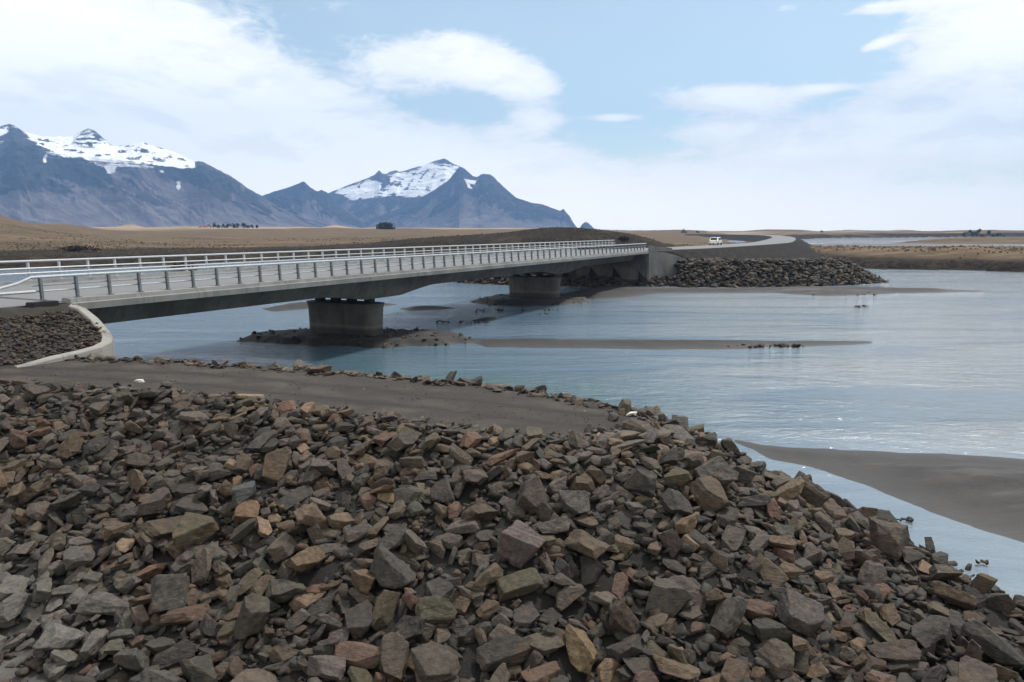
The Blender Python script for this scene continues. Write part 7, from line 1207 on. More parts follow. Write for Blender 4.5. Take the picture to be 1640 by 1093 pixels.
-976,1690,142,-22,11,5,10,8,8,1,-937,1694,144,-30,-2,-2,9,7,7,0,-313,1136,19,-31,-2,1,10,8,7,32,-427,1503,132,-3,6,8,11,9,6,18,970,1360,17,-1,4,6,10,8,5,12,
515,1982,227,0,-31,-1,17,12,8,39,-369,1517,144,-29,1,-8,12,10,5,3,-872,2934,140,-15,-1,14,13,11,6,31,410,1494,123,-28,10,2,15,11,11,0,-925,1323,22,3,-2,11,16,10,9,37,
174,1432,131,7,0,-20,10,9,8,7,-1151,1835,183,25,-2,-3,10,8,8,22,558,1670,146,10,1,-15,11,9,8,2,964,1204,21,-23,-14,-15,11,8,6,26,-1302,2132,287,9,-3,18,10,8,5,10,
958,1193,17,13,28,1,11,9,7,36,449,1128,23,0,0,31,14,12,12,34,-278,1477,136,-29,9,-2,13,8,8,20,-613,1131,18,0,0,16,11,10,5,9,-629,2789,197,10,28,7,12,9,5,1,
716,1406,44,18,-7,24,12,8,5,39,-1169,2846,235,6,28,-12,13,8,5,9,-692,1657,158,-19,-9,-17,11,11,8,5,777,1355,27,-15,19,11,12,7,5,35,-1314,2088,272,-25,-1,10,10,8,8,1,
-1137,1995,238,5,0,2,9,7,4,4,34,1538,175,-1,-4,-22,12,9,7,21,690,1579,90,9,3,26,10,8,8,15,375,2362,176,-8,4,-5,16,12,5,13,44,1273,80,-9,3,24,12,10,7,14,
767,1268,31,-8,-1,-29,15,10,6,20,-766,2743,251,-6,-2,-11,12,10,4,16,-99,2762,106,2,9,29,14,11,4,34,-127,1848,271,3,7,-29,12,8,4,24,195,2645,92,-6,8,9,15,11,5,20,
-377,1556,153,-7,2,-9,12,10,5,8,200,1523,157,-19,-24,-3,10,10,6,10,-1275,2790,282,-4,-12,-18,11,8,4,32,-40,1120,24,5,3,29,14,12,7,7,-62,1763,245,5,-3,12,15,10,7,11,
283,1799,251,0,-3,8,15,11,9,21,-1544,1960,228,1,5,-30,9,8,4,13,-1231,1591,94,-16,26,1,10,9,8,0,-529,1253,40,14,2,12,12,9,8,20,-476,1661,175,9,-5,10,16,11,10,32,
-1455,2921,200,-1,-9,-29,10,8,4,27,242,1608,184,5,20,-23,12,9,7,22,-1269,1896,212,5,7,-25,10,8,6,30,-1089,1772,159,6,6,-20,11,7,4,12,-1391,2777,306,1,6,-27,14,12,6,1,
305,1834,258,3,3,-15,12,10,8,32,-1414,2096,276,3,5,-28,11,8,5,20,-1073,2223,317,-28,13,2,13,9,4,14,-1382,2106,283,-8,12,-13,14,10,8,2,-1159,2120,284,1,-5,30,13,10,6,39,
51,1127,32,-16,2,24,15,14,11,10,519,2037,218,-1,6,-21,12,11,6,20,-1318,1657,120,9,-6,21,12,10,6,7,861,1313,18,1,-1,-26,12,9,4,14,914,1403,23,1,9,-27,12,9,7,5,
727,1761,104,15,-26,-7,10,8,8,30,-236,1933,286,-23,-20,-3,10,9,6,20,34,1825,276,-9,-19,16,11,8,8,27,902,1163,19,1,-1,16,16,11,5,35,-714,1783,190,-25,-17,2,9,8,6,8,
-499,1715,195,16,-25,9,12,8,5,12,-529,2674,268,-9,2,-3,14,11,4,15,-1410,1884,199,5,1,-1,11,7,5,19,818,1315,18,0,0,16,14,10,6,29,-214,1837,258,4,2,-23,14,12,6,11,
-1230,1987,236,2,5,-29,9,7,6,39,-1356,2145,293,-30,4,5,9,8,7,21,269,1902,271,-7,26,13,11,8,6,12,108,2686,103,-18,6,2,13,12,6,2,-255,1701,222,-2,-7,29,12,9,9,8,
524,2610,-14,-8,4,-6,19,13,8,32,-610,2893,122,-3,-3,31,10,8,4,24,-1559,2109,291,-11,-26,-2,11,11,6,17,-742,2896,138,8,29,-6,13,8,5,39,973,1967,14,-10,0,-26,11,9,8,22,
221,1563,170,-6,-28,-12,13,11,8,28,-1360,2810,273,-16,-1,4,11,8,4,38,-278,1421,118,5,1,-14,17,11,9,21,-1286,2960,163,-3,-7,-30,14,12,4,5,516,1682,166,1,6,-8,11,7,8,13,
435,1750,192,5,0,22,15,11,8,16,670,1425,55,28,6,1,17,10,7,30,-488,3009,23,-8,-1,-6,12,11,6,37,267,1703,216,7,-13,-10,13,9,6,22,-1652,2102,293,3,4,-19,17,12,11,2,
522,2054,227,-7,-4,25,17,12,6,9,936,1348,19,0,0,-31,12,10,7,1,17,1852,278,1,-3,16,13,10,5,22,-850,1596,129,-7,4,-20,16,12,7,27,-494,1923,264,-1,-15,3,15,10,8,33,
-597,2061,297,1,6,-4,14,12,6,31,-1227,1879,199,26,4,-5,11,8,8,7,-163,1094,31,-21,-9,18,15,11,10,27,-1028,1918,228,5,0,-7,14,11,9,1,741,1445,45,0,-10,-29,14,11,7,14,
113,2391,266,-8,-3,-24,11,8,3,17,-44,2671,147,-10,8,15,9,9,4,3,-962,1414,54,-2,8,28,11,9,7,10,-1449,2917,208,-31,3,-1,9,7,4,22,-646,2856,154,-15,1,23,13,10,4,23,
1008,1582,25,3,7,29,17,11,8,29,-465,1286,60,-22,0,-21,10,10,5,18,-513,1140,18,1,3,-9,15,10,5,12,435,1929,242,-7,5,0,15,10,8,37,-985,1612,123,-4,-3,-30,16,12,8,11,
-568,1508,118,13,19,19,15,11,7,12,-761,2704,267,29,-4,-1,9,8,4,3,-609,1397,81,2,-4,7,12,10,5,27,-1540,2044,259,4,3,-18,13,11,5,26,-530,1853,235,-6,21,-20,10,7,4,32,
-182,1433,127,-25,-12,-13,12,8,8,13,-1105,2161,299,6,3,-11,11,9,5,20,334,1343,90,-15,-10,25,14,10,10,10,-158,1883,280,-2,3,-4,14,9,6,0,662,1863,147,16,7,17,18,12,8,22,
-933,1946,233,2,-5,25,12,10,10,35,828,1767,77,12,9,-18,19,13,7,35,496,1216,21,1,-3,28,11,9,5,20,-393,1720,206,15,2,9,12,12,10,24,-456,2754,199,8,23,18,16,12,6,38,
-811,1973,248,-1,-4,29,11,8,5,27,-1622,2096,285,5,-2,17,9,7,6,23,-917,1626,140,5,0,9,13,9,7,27,-842,1433,65,7,-5,14,10,9,8,33,-980,2863,211,30,6,3,11,10,4,3,
689,1290,20,0,0,-24,12,11,7,31,248,2431,196,-13,6,11,9,8,4,3,398,1477,121,1,-9,20,16,14,8,23,565,1252,25,10,1,3,16,13,9,15,-311,1297,70,4,8,-28,9,8,6,8,
-510,1294,53,-26,-9,-9,9,8,6,6,-992,1919,221,17,-4,22,10,8,6,32,498,1488,106,3,4,-14,11,9,6,26,267,1764,233,-11,6,-5,13,12,11,29,-566,2691,247,-9,6,5,12,8,4,12,
-736,2056,283,5,-3,15,11,9,7,22,-578,1489,105,-13,28,4,11,9,5,14,532,1580,127,-11,-24,-15,13,8,5,13,-1098,1752,154,3,5,-27,13,8,8,29,-529,1509,127,2,-4,-25,15,10,10,15,
-363,1671,188,5,2,-18,10,9,5,2,814,1109,18,2,-2,-7,12,12,9,37,-77,1797,263,-3,3,-31,15,12,10,14,510,1270,37,3,-13,27,12,11,7,38,201,2574,131,4,8,30,9,9,4,18,
100,2557,175,-8,5,10,16,10,4,37,-937,2751,271,1,-1,-17,13,11,4,15,163,2491,197,1,-2,-24,9,9,5,19,-940,2976,113,-9,-2,-14,13,9,5,30,-724,2112,311,23,21,-2,14,9,5,13,
-1520,2037,257,0,-8,30,11,10,7,28,-530,2701,235,-2,9,26,10,8,5,8,-1088,1612,108,5,-2,3,9,8,8,1,72,2503,225,4,5,22,17,12,5,0,-892,2802,226,-6,-8,-12,9,8,4,5,
-1044,1607,108,-1,-6,20,16,11,6,10,39,2471,249,-10,-2,-29,18,13,7,37,-966,2809,227,28,6,0,9,8,4,0,906,1431,27,-29,10,2,12,10,7,8,716,1566,86,12,24,-14,13,11,11,1,
-124,1806,258,-31,-1,-3,14,8,8,31,-174,1764,239,5,-4,21,11,9,7,37,861,1466,25,5,17,25,14,11,8,20,146,1790,255,-29,-8,-5,15,12,8,26,-1407,2123,287,4,6,-30,11,8,6,23,
-200,1327,90,13,2,24,10,8,8,0,-748,2132,307,-26,17,3,11,9,7,38,-12,1448,137,-30,-2,-3,10,9,7,1,-39,1877,285,-2,15,-20,10,10,9,31,-1113,2025,249,-30,-1,-1,13,9,6,2,
-670,1285,34,5,-20,-23,13,11,7,3,323,2632,54,-8,4,-1,15,11,6,13,705,1682,104,5,2,24,10,9,7,11,1067,1500,10,-1,2,-14,12,9,7,26,-1019,2087,275,3,4,-12,16,11,6,20,
160,1149,27,-28,10,7,13,9,8,39,-685,2719,258,1,-4,-16,12,10,3,21,-606,1691,178,5,-6,-21,18,13,9,23,-1108,1589,96,5,-1,-5,9,8,6,11,-1166,1479,54,3,-5,26,10,9,7,23,
299,1244,52,10,-29,-1,16,12,10,2,-560,1490,108,4,3,-27,10,7,4,4,-6,2756,90,11,9,28,13,9,4,28,-462,2699,227,-8,-4,-18,10,8,5,2,-861,1877,212,4,4,-30,10,9,5,27,
-199,2666,192,2,9,29,14,10,4,1,411,1699,188,-3,-17,10,14,10,10,15,285,1135,27,5,25,-2,13,9,5,1,-307,1472,130,-17,-26,-5,10,8,6,4,-796,2013,266,-17,26,5,11,11,10,25,
-1352,1863,192,-22,18,1,12,12,6,39,80,1650,211,-30,-5,2,11,8,5,17,-12,1504,157,4,4,-28,14,12,6,20,-114,1689,218,3,4,-28,13,9,9,23,242,1261,72,14,-23,-13,17,12,7,30,
-1459,2820,276,5,5,28,9,8,4,11,908,1192,20,-1,0,-13,14,11,7,38,-388,1476,129,-10,-6,27,14,10,5,14,637,1337,35,4,-4,30,13,9,5,16,-662,2738,235,21,-22,-2,10,9,4,31,
-1020,2785,252,-5,-8,-28,13,9,3,29,-1569,2188,313,1,8,-24,13,10,5,10,727,1402,36,-12,21,-9,10,9,6,6,-1091,1446,53,13,-10,5,11,9,9,19,140,1686,228,23,2,11,14,10,9,11,
624,1579,106,19,-19,-15,11,9,8,4,157,1223,57,22,7,11,16,10,11,7,776,1362,23,11,-14,12,9,8,7,22,-807,1358,59,4,-1,18,11,8,5,36,-881,2883,165,-7,6,15,13,12,5,26,
-720,1505,98,-3,-7,30,14,10,7,8,-648,2879,141,2,0,18,13,13,7,33,-508,1654,168,5,1,-16,17,10,5,6,-502,1785,210,-29,6,6,10,9,7,39,-1374,2057,260,3,-4,24,11,8,6,36,
-1368,2206,318,-11,-10,3,10,10,7,38,-681,1354,61,0,-2,15,16,12,7,18,-994,1759,168,28,-13,-6,16,10,10,32,-51,2532,237,-9,-28,9,11,9,3,33,-331,1709,210,10,-21,16,13,13,11,5,
-396,1792,232,8,5,-3,18,12,10,22,-103,1417,123,1,-30,-6,13,8,8,26,-1515,2948,186,30,0,-1,11,8,3,22,472,1152,34,3,-5,7,12,8,5,29,-770,2101,296,-12,-16,13,10,8,7,10,
679,1853,131,-17,-25,3,13,9,7,22,98,1140,24,-27,-14,-2,11,9,5,15,-1157,2971,152,4,28,-9,12,9,5,30,204,1108,42,11,1,-28,16,13,7,19,-1404,2902,212,-4,8,26,11,8,4,34,
-1039,2937,157,1,6,28,14,10,5,13,-1335,2182,307,-27,13,7,10,9,4,21,-1129,2954,158,-6,0,-2,16,11,5,10,-855,1784,191,3,-5,23,10,10,5,7,-1608,2134,297,7,1,-14,11,8,4,15,
717,1769,111,-5,6,-26,16,10,8,11,-571,1725,186,1,-2,9,10,9,7,24,-57,1481,148,7,7,-22,14,11,8,12,690,1111,19,0,1,23,14,12,6,20,577,1311,39,-2,5,-31,9,9,6,16,
632,1425,63,-7,-30,-3,13,8,7,34,-1197,1848,195,-2,-7,8,12,8,9,13,-832,1957,244,15,-6,-10,11,10,5,6,688,1537,79,17,-25,-7,12,8,7,26,171,2484,192,4,9,29,12,9,3,22,
-290,1952,286,-24,18,4,12,9,7,39,-817,2830,202,30,6,-3,15,11,7,35,423,2097,261,-7,4,-2,15,13,11,5,166,2383,256,-9,1,-20,15,11,6,12,-76,1302,83,-29,-10,-1,12,8,6,32,
-619,1314,48,-22,20,5,12,10,9,38,-1270,3036,110,-9,2,3,14,10,3,0,-16,1698,235,-13,-15,24,18,11,9,23,882,1147,20,-29,4,-1,13,10,5,13,-316,1618,179,0,-6,-5,12,8,6,15,
-722,1867,230,27,4,3,13,10,6,6,-629,2040,289,2,8,-29,18,11,10,38,809,1823,97,6,-2,26,12,11,5,34,-328,1202,37,4,-3,16,10,8,7,13,-38,1399,121,-14,27,4,18,12,10,33,
-682,1489,125,-4,12,-18,14,12,7,31,-767,1366,53,-11,-24,-16,14,10,6,29,-958,1948,229,1,-5,29,14,11,7,8,-2,2807,52,-2,9,25,11,8,3,21,207,2401,233,-4,1,-27,16,12,5,35,
817,1128,20,7,-2,2,12,9,7,10,18,1453,168,-30,3,5,42,47,62,26,122,1224,69,12,-5,-16,44,28,33,25,136,1590,202,12,2,1,33,36,49,25,-708,1556,135,-3,-15,-11,15,22,25,19,
-270,1215,67,6,-1,-2,45,23,13,31,-290,1383,124,-4,4,-11,25,24,24,17,12,1369,122,4,-3,4,42,26,25,11,467,1345,84,10,-6,17,20,49,47,8,889,1694,83,29,12,-2,43,51,48,9,
-23,1766,260,2,-3,10,46,25,19,8,252,1866,268,5,2,1,48,31,12,14,359,1967,275,3,3,1,58,39,17,39,-668,1382,95,13,5,6,33,51,48,30,-693,1549,166,-5,3,-28,52,42,31,39,
-600,1616,170,8,0,23,30,39,27,22,-615,1651,197,14,-16,-13,35,38,44,25,-844,1295,50,28,-8,-2,29,28,36,21,372,1608,195,-5,4,-30,35,32,27,2,-103,1523,176,-1,-3,-3,34,24,16,5,
-50,1378,136,-2,-1,28,17,47,34,8,545,1331,75,7,6,-3,36,49,34,10,-143,1300,104,12,2,2,33,31,35,3,201,1224,77,2,-7,5,34,30,37,16,-482,1300,89,7,-17,4,35,40,43,4,
-779,2178,311,-2,1,3,36,35,10,10,
]
HERO_FIRST = 2581
HERO_ID = [0, 9, 11, 12, 13, 16, 17, 20, 22, 23, 24, 25, 28, 29, 30, 31, 34, 36, 37, 38, 40, 41, 45, 46, 49]

_d = np.array(ROCK_DATA, float).reshape(-1, 10); _n = len(_d)
_pos = _d[:, 0:3] / 100; _s = _d[:, 6:9] / 100 * 1.10; _k = _d[:, 9].astype(int)
_q = np.concatenate([np.sqrt(np.maximum(0, 1 - (_d[:, 3:6] / 31) ** 2 @ np.ones((3, 1)))), _d[:, 3:6] / 31], 1)
_hero = np.full(_n, 255); _hero[HERO_FIRST:] = HERO_ID
HERO_COL = ['mauve grey', 'orange brown', 'rust', 'rust', 'mauve brown', 'grey brown', 'olive grey', 'tan', 'brown', 'ochre brown', 'grey brown', 'grey', 'yellow ochre', 'red brown', 'red grey', 'tan', 'orange brown', 'olive', 'grey brown', 'dark grey', 'red brown', 'brown', 'grey brown', 'rust', 'tan', 'grey brown', 'olive grey', 'dark grey', 'grey', 'olive', 'orange brown', 'blue grey', 'grey brown', 'pale grey', 'pale grey', 'grey brown', 'dark grey', 'grey', 'brown', 'grey', 'grey', 'olive', 'brown', 'grey', 'grey brown', 'dark grey', 'grey brown', 'grey', 'mauve grey', 'pale tan', 'grey brown']
COLOURS = {'dark grey': (.040, .038, .036), 'grey': (.072, .068, .063), 'greenish grey': (.054, .055, .046), 'brown': (.086, .064, .046), 'grey brown': (.074, .063, .053),
           'mauve grey': (.080, .069, .068), 'rust': (.102, .064, .046), 'tan': (.155, .115, .080), 'olive': (.068, .061, .041), 'red brown': (.092, .060, .048), 'orange brown': (.122, .082, .054),
           'ochre brown': (.115, .084, .05), 'yellow ochre': (.19, .135, .062), 'mauve brown': (.098, .068, .062), 'olive grey': (.074, .069, .055), 'red grey': (.085, .064, .060), 'blue grey': (.056, .058, .062),
           'pale grey': (.12, .119, .11), 'pale tan': (.30, .23, .16)}
_pal = ['dark grey'] * 24 + ['grey'] * 12 + ['greenish grey'] * 6 + ['brown'] * 20 + ['grey brown'] * 24 + ['mauve grey'] * 3 + ['rust'] * 2 + ['tan'] * 3 + ['olive'] * 5 + ['red brown'] * 4 + ['orange brown'] * 2

def rough_rock(seed, fine):
    """bevelled, subdivided and chipped rock; returns verts, tris"""
    bm = rock_hull(100 + seed)
    bmesh.ops.bevel(bm, geom=bm.edges[:], offset=.045 if fine else .05, segments=2 if fine else 1, affect='EDGES', profile=.55, clamp_overlap=True)
    bmesh.ops.triangulate(bm, faces=bm.faces[:])
    lim = .13 if fine else .30
    for _ in range(4):
        e = [q for q in bm.edges if q.calc_length() > lim]
        if not e: break
        bmesh.ops.subdivide_edges(bm, edges=e, cuts=1); bmesh.ops.triangulate(bm, faces=[f for f in bm.faces if len(f.verts) > 3])
    bmesh.ops.remove_doubles(bm, verts=bm.verts[:], dist=.004)
    bm.normal_update()
    off = Vector((seed * 3.1, seed * 1.7, -seed * 2.3)); rs = random.Random(seed); ax = Vector((rs.gauss(0, 1), rs.gauss(0, 1), rs.gauss(0, 1))).normalized()
    new = []
    for v in bm.verts:
        a = mnoise.fractal(v.co * 1.6 + off, .9, 2.0, 4); b = mnoise.noise(v.co * 6.0 + off) if fine else 0
        lay = mnoise.noise(Vector((v.co.dot(ax) * 9 + a, seed, .5)))
        new.append(v.co + v.normal * (a * .065 + b * .02 + lay * .034))
    for v, c in zip(bm.verts, new): v.co = c
    V = np.array([v.co[:] for v in bm.verts], np.float32); bm.verts.index_update(); F = np.array([[v.index for v in f.verts] for f in bm.faces], np.int32)
    bm.free(); return V, F
def hull_arrays(seed):
    bm = rock_hull(100 + seed); bmesh.ops.triangulate(bm, faces=bm.faces[:]); bm.verts.index_update()
    V = np.array([v.co[:] for v in bm.verts], np.float32); F = np.array([[v.index for v in f.verts] for f in bm.faces], np.int32); bm.free(); return V, F
HULL = [hull_arrays(k) for k in range(NPROTO)]; LOW = [rough_rock(k, False) for k in range(NPROTO)]; FINE = [rough_rock(k, True) for k in range(NPROTO)]
def rot_of(q): return np.array(Quaternion(tuple(float(a) for a in q)).normalized().to_matrix())
ROT = [rot_of(q) for q in _q]
def project(P):
    c, s = math.cos(PITCH), math.sin(PITCH); dz = P[2] - EYE; dep = P[1] * c - dz * s
    return 820 + FPX * P[0] / dep, 546.5 - FPX * (P[1] * s + dz * c) / dep, dep
# which rocks show, and how much of each: rays from the eye
from mathutils.bvhtree import BVHTree
bv, bf, own = [], [], []
nb = 0
for i in range(_n):
    V, F = HULL[_k[i]]; bv.append((V * _s[i]) @ ROT[i].T + _pos[i]); bf.append(F + nb); own += [i] * len(F); nb += len(V)
tree = BVHTree.FromPolygons(np.concatenate(bv).tolist(), np.concatenate(bf).tolist())
seen = {}
_c, _sn = math.cos(PITCH), math.sin(PITCH)
for py in range(560, 1093, 4):
    for px in range(2, 1640, 4):
        a = (px - 820) / FPX; b = -(py - 546.5) / FPX
        hit = tree.ray_cast(Vector((0, 0, EYE)), Vector((a, _c + b * _sn, -_sn + b * _c)))
        if hit[2] is not None:
            t = seen.setdefault(own[hit[2]], [0, 0, 0, 9999, -1, 9999, -1]); t[0] += 1; t[1] += px; t[2] += py
            t[3] = min(t[3], px); t[4] = max(t[4], px); t[5] = min(t[5], py); t[6] = max(t[6], py)
order = sorted(seen, key=lambda i: -seen[i][0]); single = order[:300]; single_set = set(single)
rs = random.Random(5)
def tint_of(i):
    name = HERO_COL[_hero[i]] if _hero[i] != 255 else rs.choice(_pal)
    c = np.array(COLOURS[name]) * np.array((.90, .85, .80)); c = c * rs.uniform(.75, 1.25) * np.array([rs.uniform(.95, 1.06), 1, rs.uniform(.94, 1.05)])
    x, y, z = _pos[i]
    if _hero[i] == 255 and max(_s[i]) < .2: c = c * rs.uniform(.75, 1.0)
    dusty = max(0, min(1, (-4.4 - x - (y - 10) * .75) / 1.6)) * max(0, min(1, (17 - y) / 2.5))
    if dusty > 0: c = c * (1 - .75 * dusty) + np.array((.105, .102, .093)) * .75 * dusty * rs.uniform(.85, 1.2); name = 'pale grey' if dusty > .6 else name
    if y > 22.5 + max(0, -x) * .25: c = c * 1.18
    if z < .25 and x > 5: c = c * .6                                  # wet stones at the waterline
    return name, c
TINT = [tint_of(i) for i in range(_n)]
def shape_word(i, e):
    a, b, c = sorted(_s[i]); w_ = (e[4] - e[3] + 4) / max(4, e[6] - e[5] + 4)
    if w_ > 2.3: return 'flat'
    if w_ > 1.55: return 'oblong'
    if w_ < .75: return 'upright'
    return 'blocky' if a / c > .6 else 'angular'
def size_word(e): return 'large' if e[0] > 150 else ('medium' if e[0] > 75 else 'small')
def zone(e):
    px, py = e[1] / e[0], e[2] / e[0]
    edge = float(np.interp(px, [0, 300, 600, 870, 1050, 1200, 1400, 1640], [613, 630, 668, 706, 690, 735, 830, 960]))
    f = (py - edge) / (1093 - edge)
    if f < -.01: row = 'beyond the path'
    elif f < .11: row = 'along top of bank'
    elif f < .32: row = 'high on bank'
    elif f < .56: row = 'halfway down bank'
    elif f < .8: row = 'low on bank'
    else: row = 'at foot of bank'
    col = ['left edge', 'far left', 'left of centre', 'near centre', 'right of centre', 'far right', 'right edge'][min(6, int(px / 1640 * 7))]
    return row + ', ' + col
groups = {}
for i in single:
    e = seen[i]; groups.setdefault((size_word(e), TINT[i][0], shape_word(i, e), zone(e)), []).append(i)
NUM = ['', 'one', 'two', 'three', 'four', 'five', 'six', 'seven', 'eight', 'nine', 'ten']; ORD = ['leftmost', 'second from left', 'third from left', 'fourth from left', 'fifth from left', 'sixth from left', 'seventh from left', 'eighth from left']
LABEL = {}
for (sz, cn, sh, zn), mem in groups.items():
    mem.sort(key=lambda i: seen[i][1] / seen[i][0])
    for q, i in enumerate(mem):
        LABEL[i] = f'{sz} {cn} {sh} rock {zn}' if len(mem) == 1 else f'{ORD[q]} of {NUM[len(mem)]} {sz} {cn} {sh} rocks {zn}'
for i in LABEL:
    if len(LABEL[i].split()) > 16: LABEL[i] = LABEL[i].replace('along top of bank', 'atop bank').replace('halfway down bank', 'halfway down').replace('at foot of bank', 'at foot')
for i in single:
    V, F = FINE[_k[i]]
    col = np.tile(TINT[i][1], (len(V), 1))
    me = raw_mesh('rock', (V * _s[i]) @ ROT[i].T, F, M['rock'], True, {'tint': col})
    o = link('rock', me, label=LABEL[i], category='rock', group='rocks piled on the near bank'); o.location = [float(a) for a in _pos[i]]
def pile(name, items, mat, smooth=True, **props):
    """items: (verts, faces, tint)"""
    vs, fs, ts = [], [], []; n = 0
    for V, F, t in items: vs.append(V); fs.append(F + n); ts.append(np.tile(t, (len(V), 1))); n += len(V)
    link(name, raw_mesh(name, np.concatenate(vs), np.concatenate(fs), mat, smooth, {'tint': np.concatenate(ts)}), **props)
pile('riprap_rubble', [((lambda V: (V * _s[i]) @ ROT[i].T + _pos[i])((LOW if seen.get(i, [0])[0] < 30 else FINE)[_k[i]][0]), (LOW if seen.get(i, [0])[0] < 30 else FINE)[_k[i]][1], TINT[i][1]) for i in range(_n) if i not in single_set],
     M['rock'], kind='stuff', label='smaller broken rocks filling the bank between the larger ones', category='rubble')

# ---- scattered stone masses
def scatter(n, pick, rlo, rhi, seed, dark=1.0, proto=HULL, sink=.25, flat=(.5, .9)):
    r_ = random.Random(seed); items = []; tries = 0
    while len(items) < n and tries < n * 30:
        tries += 1
        g = pick(r_)
        if g is None: continue
        x, y, z = g; r = rlo * (rhi / rlo) ** (r_.random() ** 1.4)
        V, F = proto[r_.randrange(NPROTO)]
        s = np.array([r * r_.uniform(.9, 1.4), r * r_.uniform(.8, 1.1), r * r_.uniform(*flat)])
        R = rot_of((Quaternion((0, 0, 1), r_.uniform(0, 6.28)) @ Quaternion((r_.gauss(0, 1), r_.gauss(0, 1), .2), r_.gauss(0, .6))))
        c = np.array(COLOURS[r_.choice(_pal)]) * r_.uniform(.75, 1.2) * dark
        items.append(((V * s) @ R.T + np.array([x, y, z + r * (.5 - sink)]), F, c))
    return items
# chips and small stones between the rocks and along the path edges
_gx = np.arange(-26, 14, .1); _gy = np.arange(6, 34, .1); _GX, _GY = np.meshgrid(_gx, _gy); _GZ, _GD = near_ground(_GX, _GY); _GE = embank(_GX, _GY)
def near_pick(cond):
    idx = np.argwhere(cond)
    def f(r_):
        j, i = idx[r_.randrange(len(idx))]
        return (_gx[i] + r_.uniform(-.05, .05), _gy[j] + r_.uniform(-.05, .05), float(_GZ[j, i]) )
    return f
slope = (_GD > .0) & (_GZ > -.4) & ~((_GE > _GZ - .05) & (_GZ > .4)) & (_GY < 33)
chips = scatter(6500, near_pick(slope), .07, .19, 26, .62, sink=.1, flat=(.4, .8)) + scatter(5200, near_pick(slope), .045, .10, 21, .6, sink=-.5)  # darker tint puts gap shade into the colour of these chips
chips += scatter(900, near_pick((_GD > -.55) & (_GD < .35) & (_GE < _GZ - .05)), .05, .16, 22, 1.05, LOW, sink=.15, flat=(.3, .6))
chips += scatter(900, near_pick((_GD < -.2) & (_GE < _GZ - .05)), .01, .03, 23, 1.5, sink=.2)
pile('stone_chips', chips, M['rock'], False, kind='stuff', label='small stone chips strewn over the bank and the path edges', category='stone chips')
# flat stones edging the far side of the path, a rougher row than the slope itself
_fx = (_GD > .1) & (_GD < 1.7) & (_GY > 19.2 - _GX * .33) & (_GE < _GZ - .05)
pile('edging_stones', scatter(520, near_pick(_fx), .16, .40, 24, 1.25, LOW, sink=.1, flat=(.28, .5)), M['rock'], kind='stuff', label='flat stones edging the far side of the gravel path', category='stones')
# the stone-covered slope inside the curved wall
_u = _GX * DU[0] + _GY * DU[1]; _p = _GX * DP[0] + _GY * DP[1]
pile('slope_stones', scatter(8500, near_pick((_GE > _GZ - .02) & (_p < 29.3) & (_GE > 2.0)), .045, .11, 25, .72, sink=.05), M['rock'], kind='stuff', label='small dark stones covering the slope inside the curved wall', category='stones')
# far guide bank, the foot of the far abutment and the pier islands
_hx = np.arange(-25, 62, .4); _hy = np.arange(96, 150, .4); _HX, _HY = np.meshgrid(_hx, _hy); _Q = far_height(_HX, _HY)
_idx = np.argwhere((_Q['stone'] >= _Q['Z'] - .05) & (_Q['Z'] > -.3) & (_Q['Z'] < 3.35 + (fbm(_HX * .15, _HY * .15, 3) - .5) * .8) & ((_HX < 19) | (_HY < 126)) & (_HX * DU[0] + _HY * DU[1] < 160))
def far_pick(r_):
    j, i = _idx[r_.randrange(len(_idx))]; return (_hx[i] + r_.uniform(-.2, .2), _hy[j] + r_.uniform(-.2, .2), float(_Q['Z'][j, i]))
fr = scatter(7500, far_pick, .2, .5, 31, .55, sink=.0)
for Vb in (isl1, isl2):
    rim = Vb[(Vb[:, 2] > -.05) & (Vb[:, 2] < .42)]
    fr += scatter(190 if Vb is isl1 else 110, lambda r_: tuple(rim[r_.randrange(len(rim))]), .06, .2, 32, .55, sink=.2)
for px0, px1, py, nn_ in ((1300, 1405, 471.5, 45), (1150, 1290, 554.8, 34), (1368, 1392, 491, 16), (860, 900, 503, 8), (700, 790, 516, 14), (760, 900, 497, 26), (690, 752, 545, 80), (1440, 1460, 833, 10), (1560, 1580, 902, 6)):
    fr += scatter(nn_, lambda r_: gp(r_.uniform(px0, px1), py + r_.gauss(0, .8), .06), .05 if py > 800 else .08, .12 if py > 800 else .24, 33 + px0, .4, sink=.25, flat=(.25, .5))
pile('far_riprap', fr, M['rock'], False, kind='stuff', label='dark broken rock covering the far guide bank and the pier islands', category='riprap')
# two pale stones lying on the path
for px, py, r, lab in ((222, 610.5, .13, 'small white stone lying alone on the gravel path at left'), (1013, 667, .15, 'small white stone at the far tip of the gravel path')):
    x, y, z = gp(px, py, crest_from_px(px)); z = float(near_ground(np.array([x]), np.array([y]))[0][0])
    V, F = FINE[7]; me = raw_mesh('pale_stone', V * np.array([r * 1.3, r, r * .5]), F, M['rock'], True, {'tint': np.tile((.62, .60, .57), (len(V), 1))})
    o = link('pale_stone', me, label=lab, category='stone'); o.location = (x, y, z + r * .3)

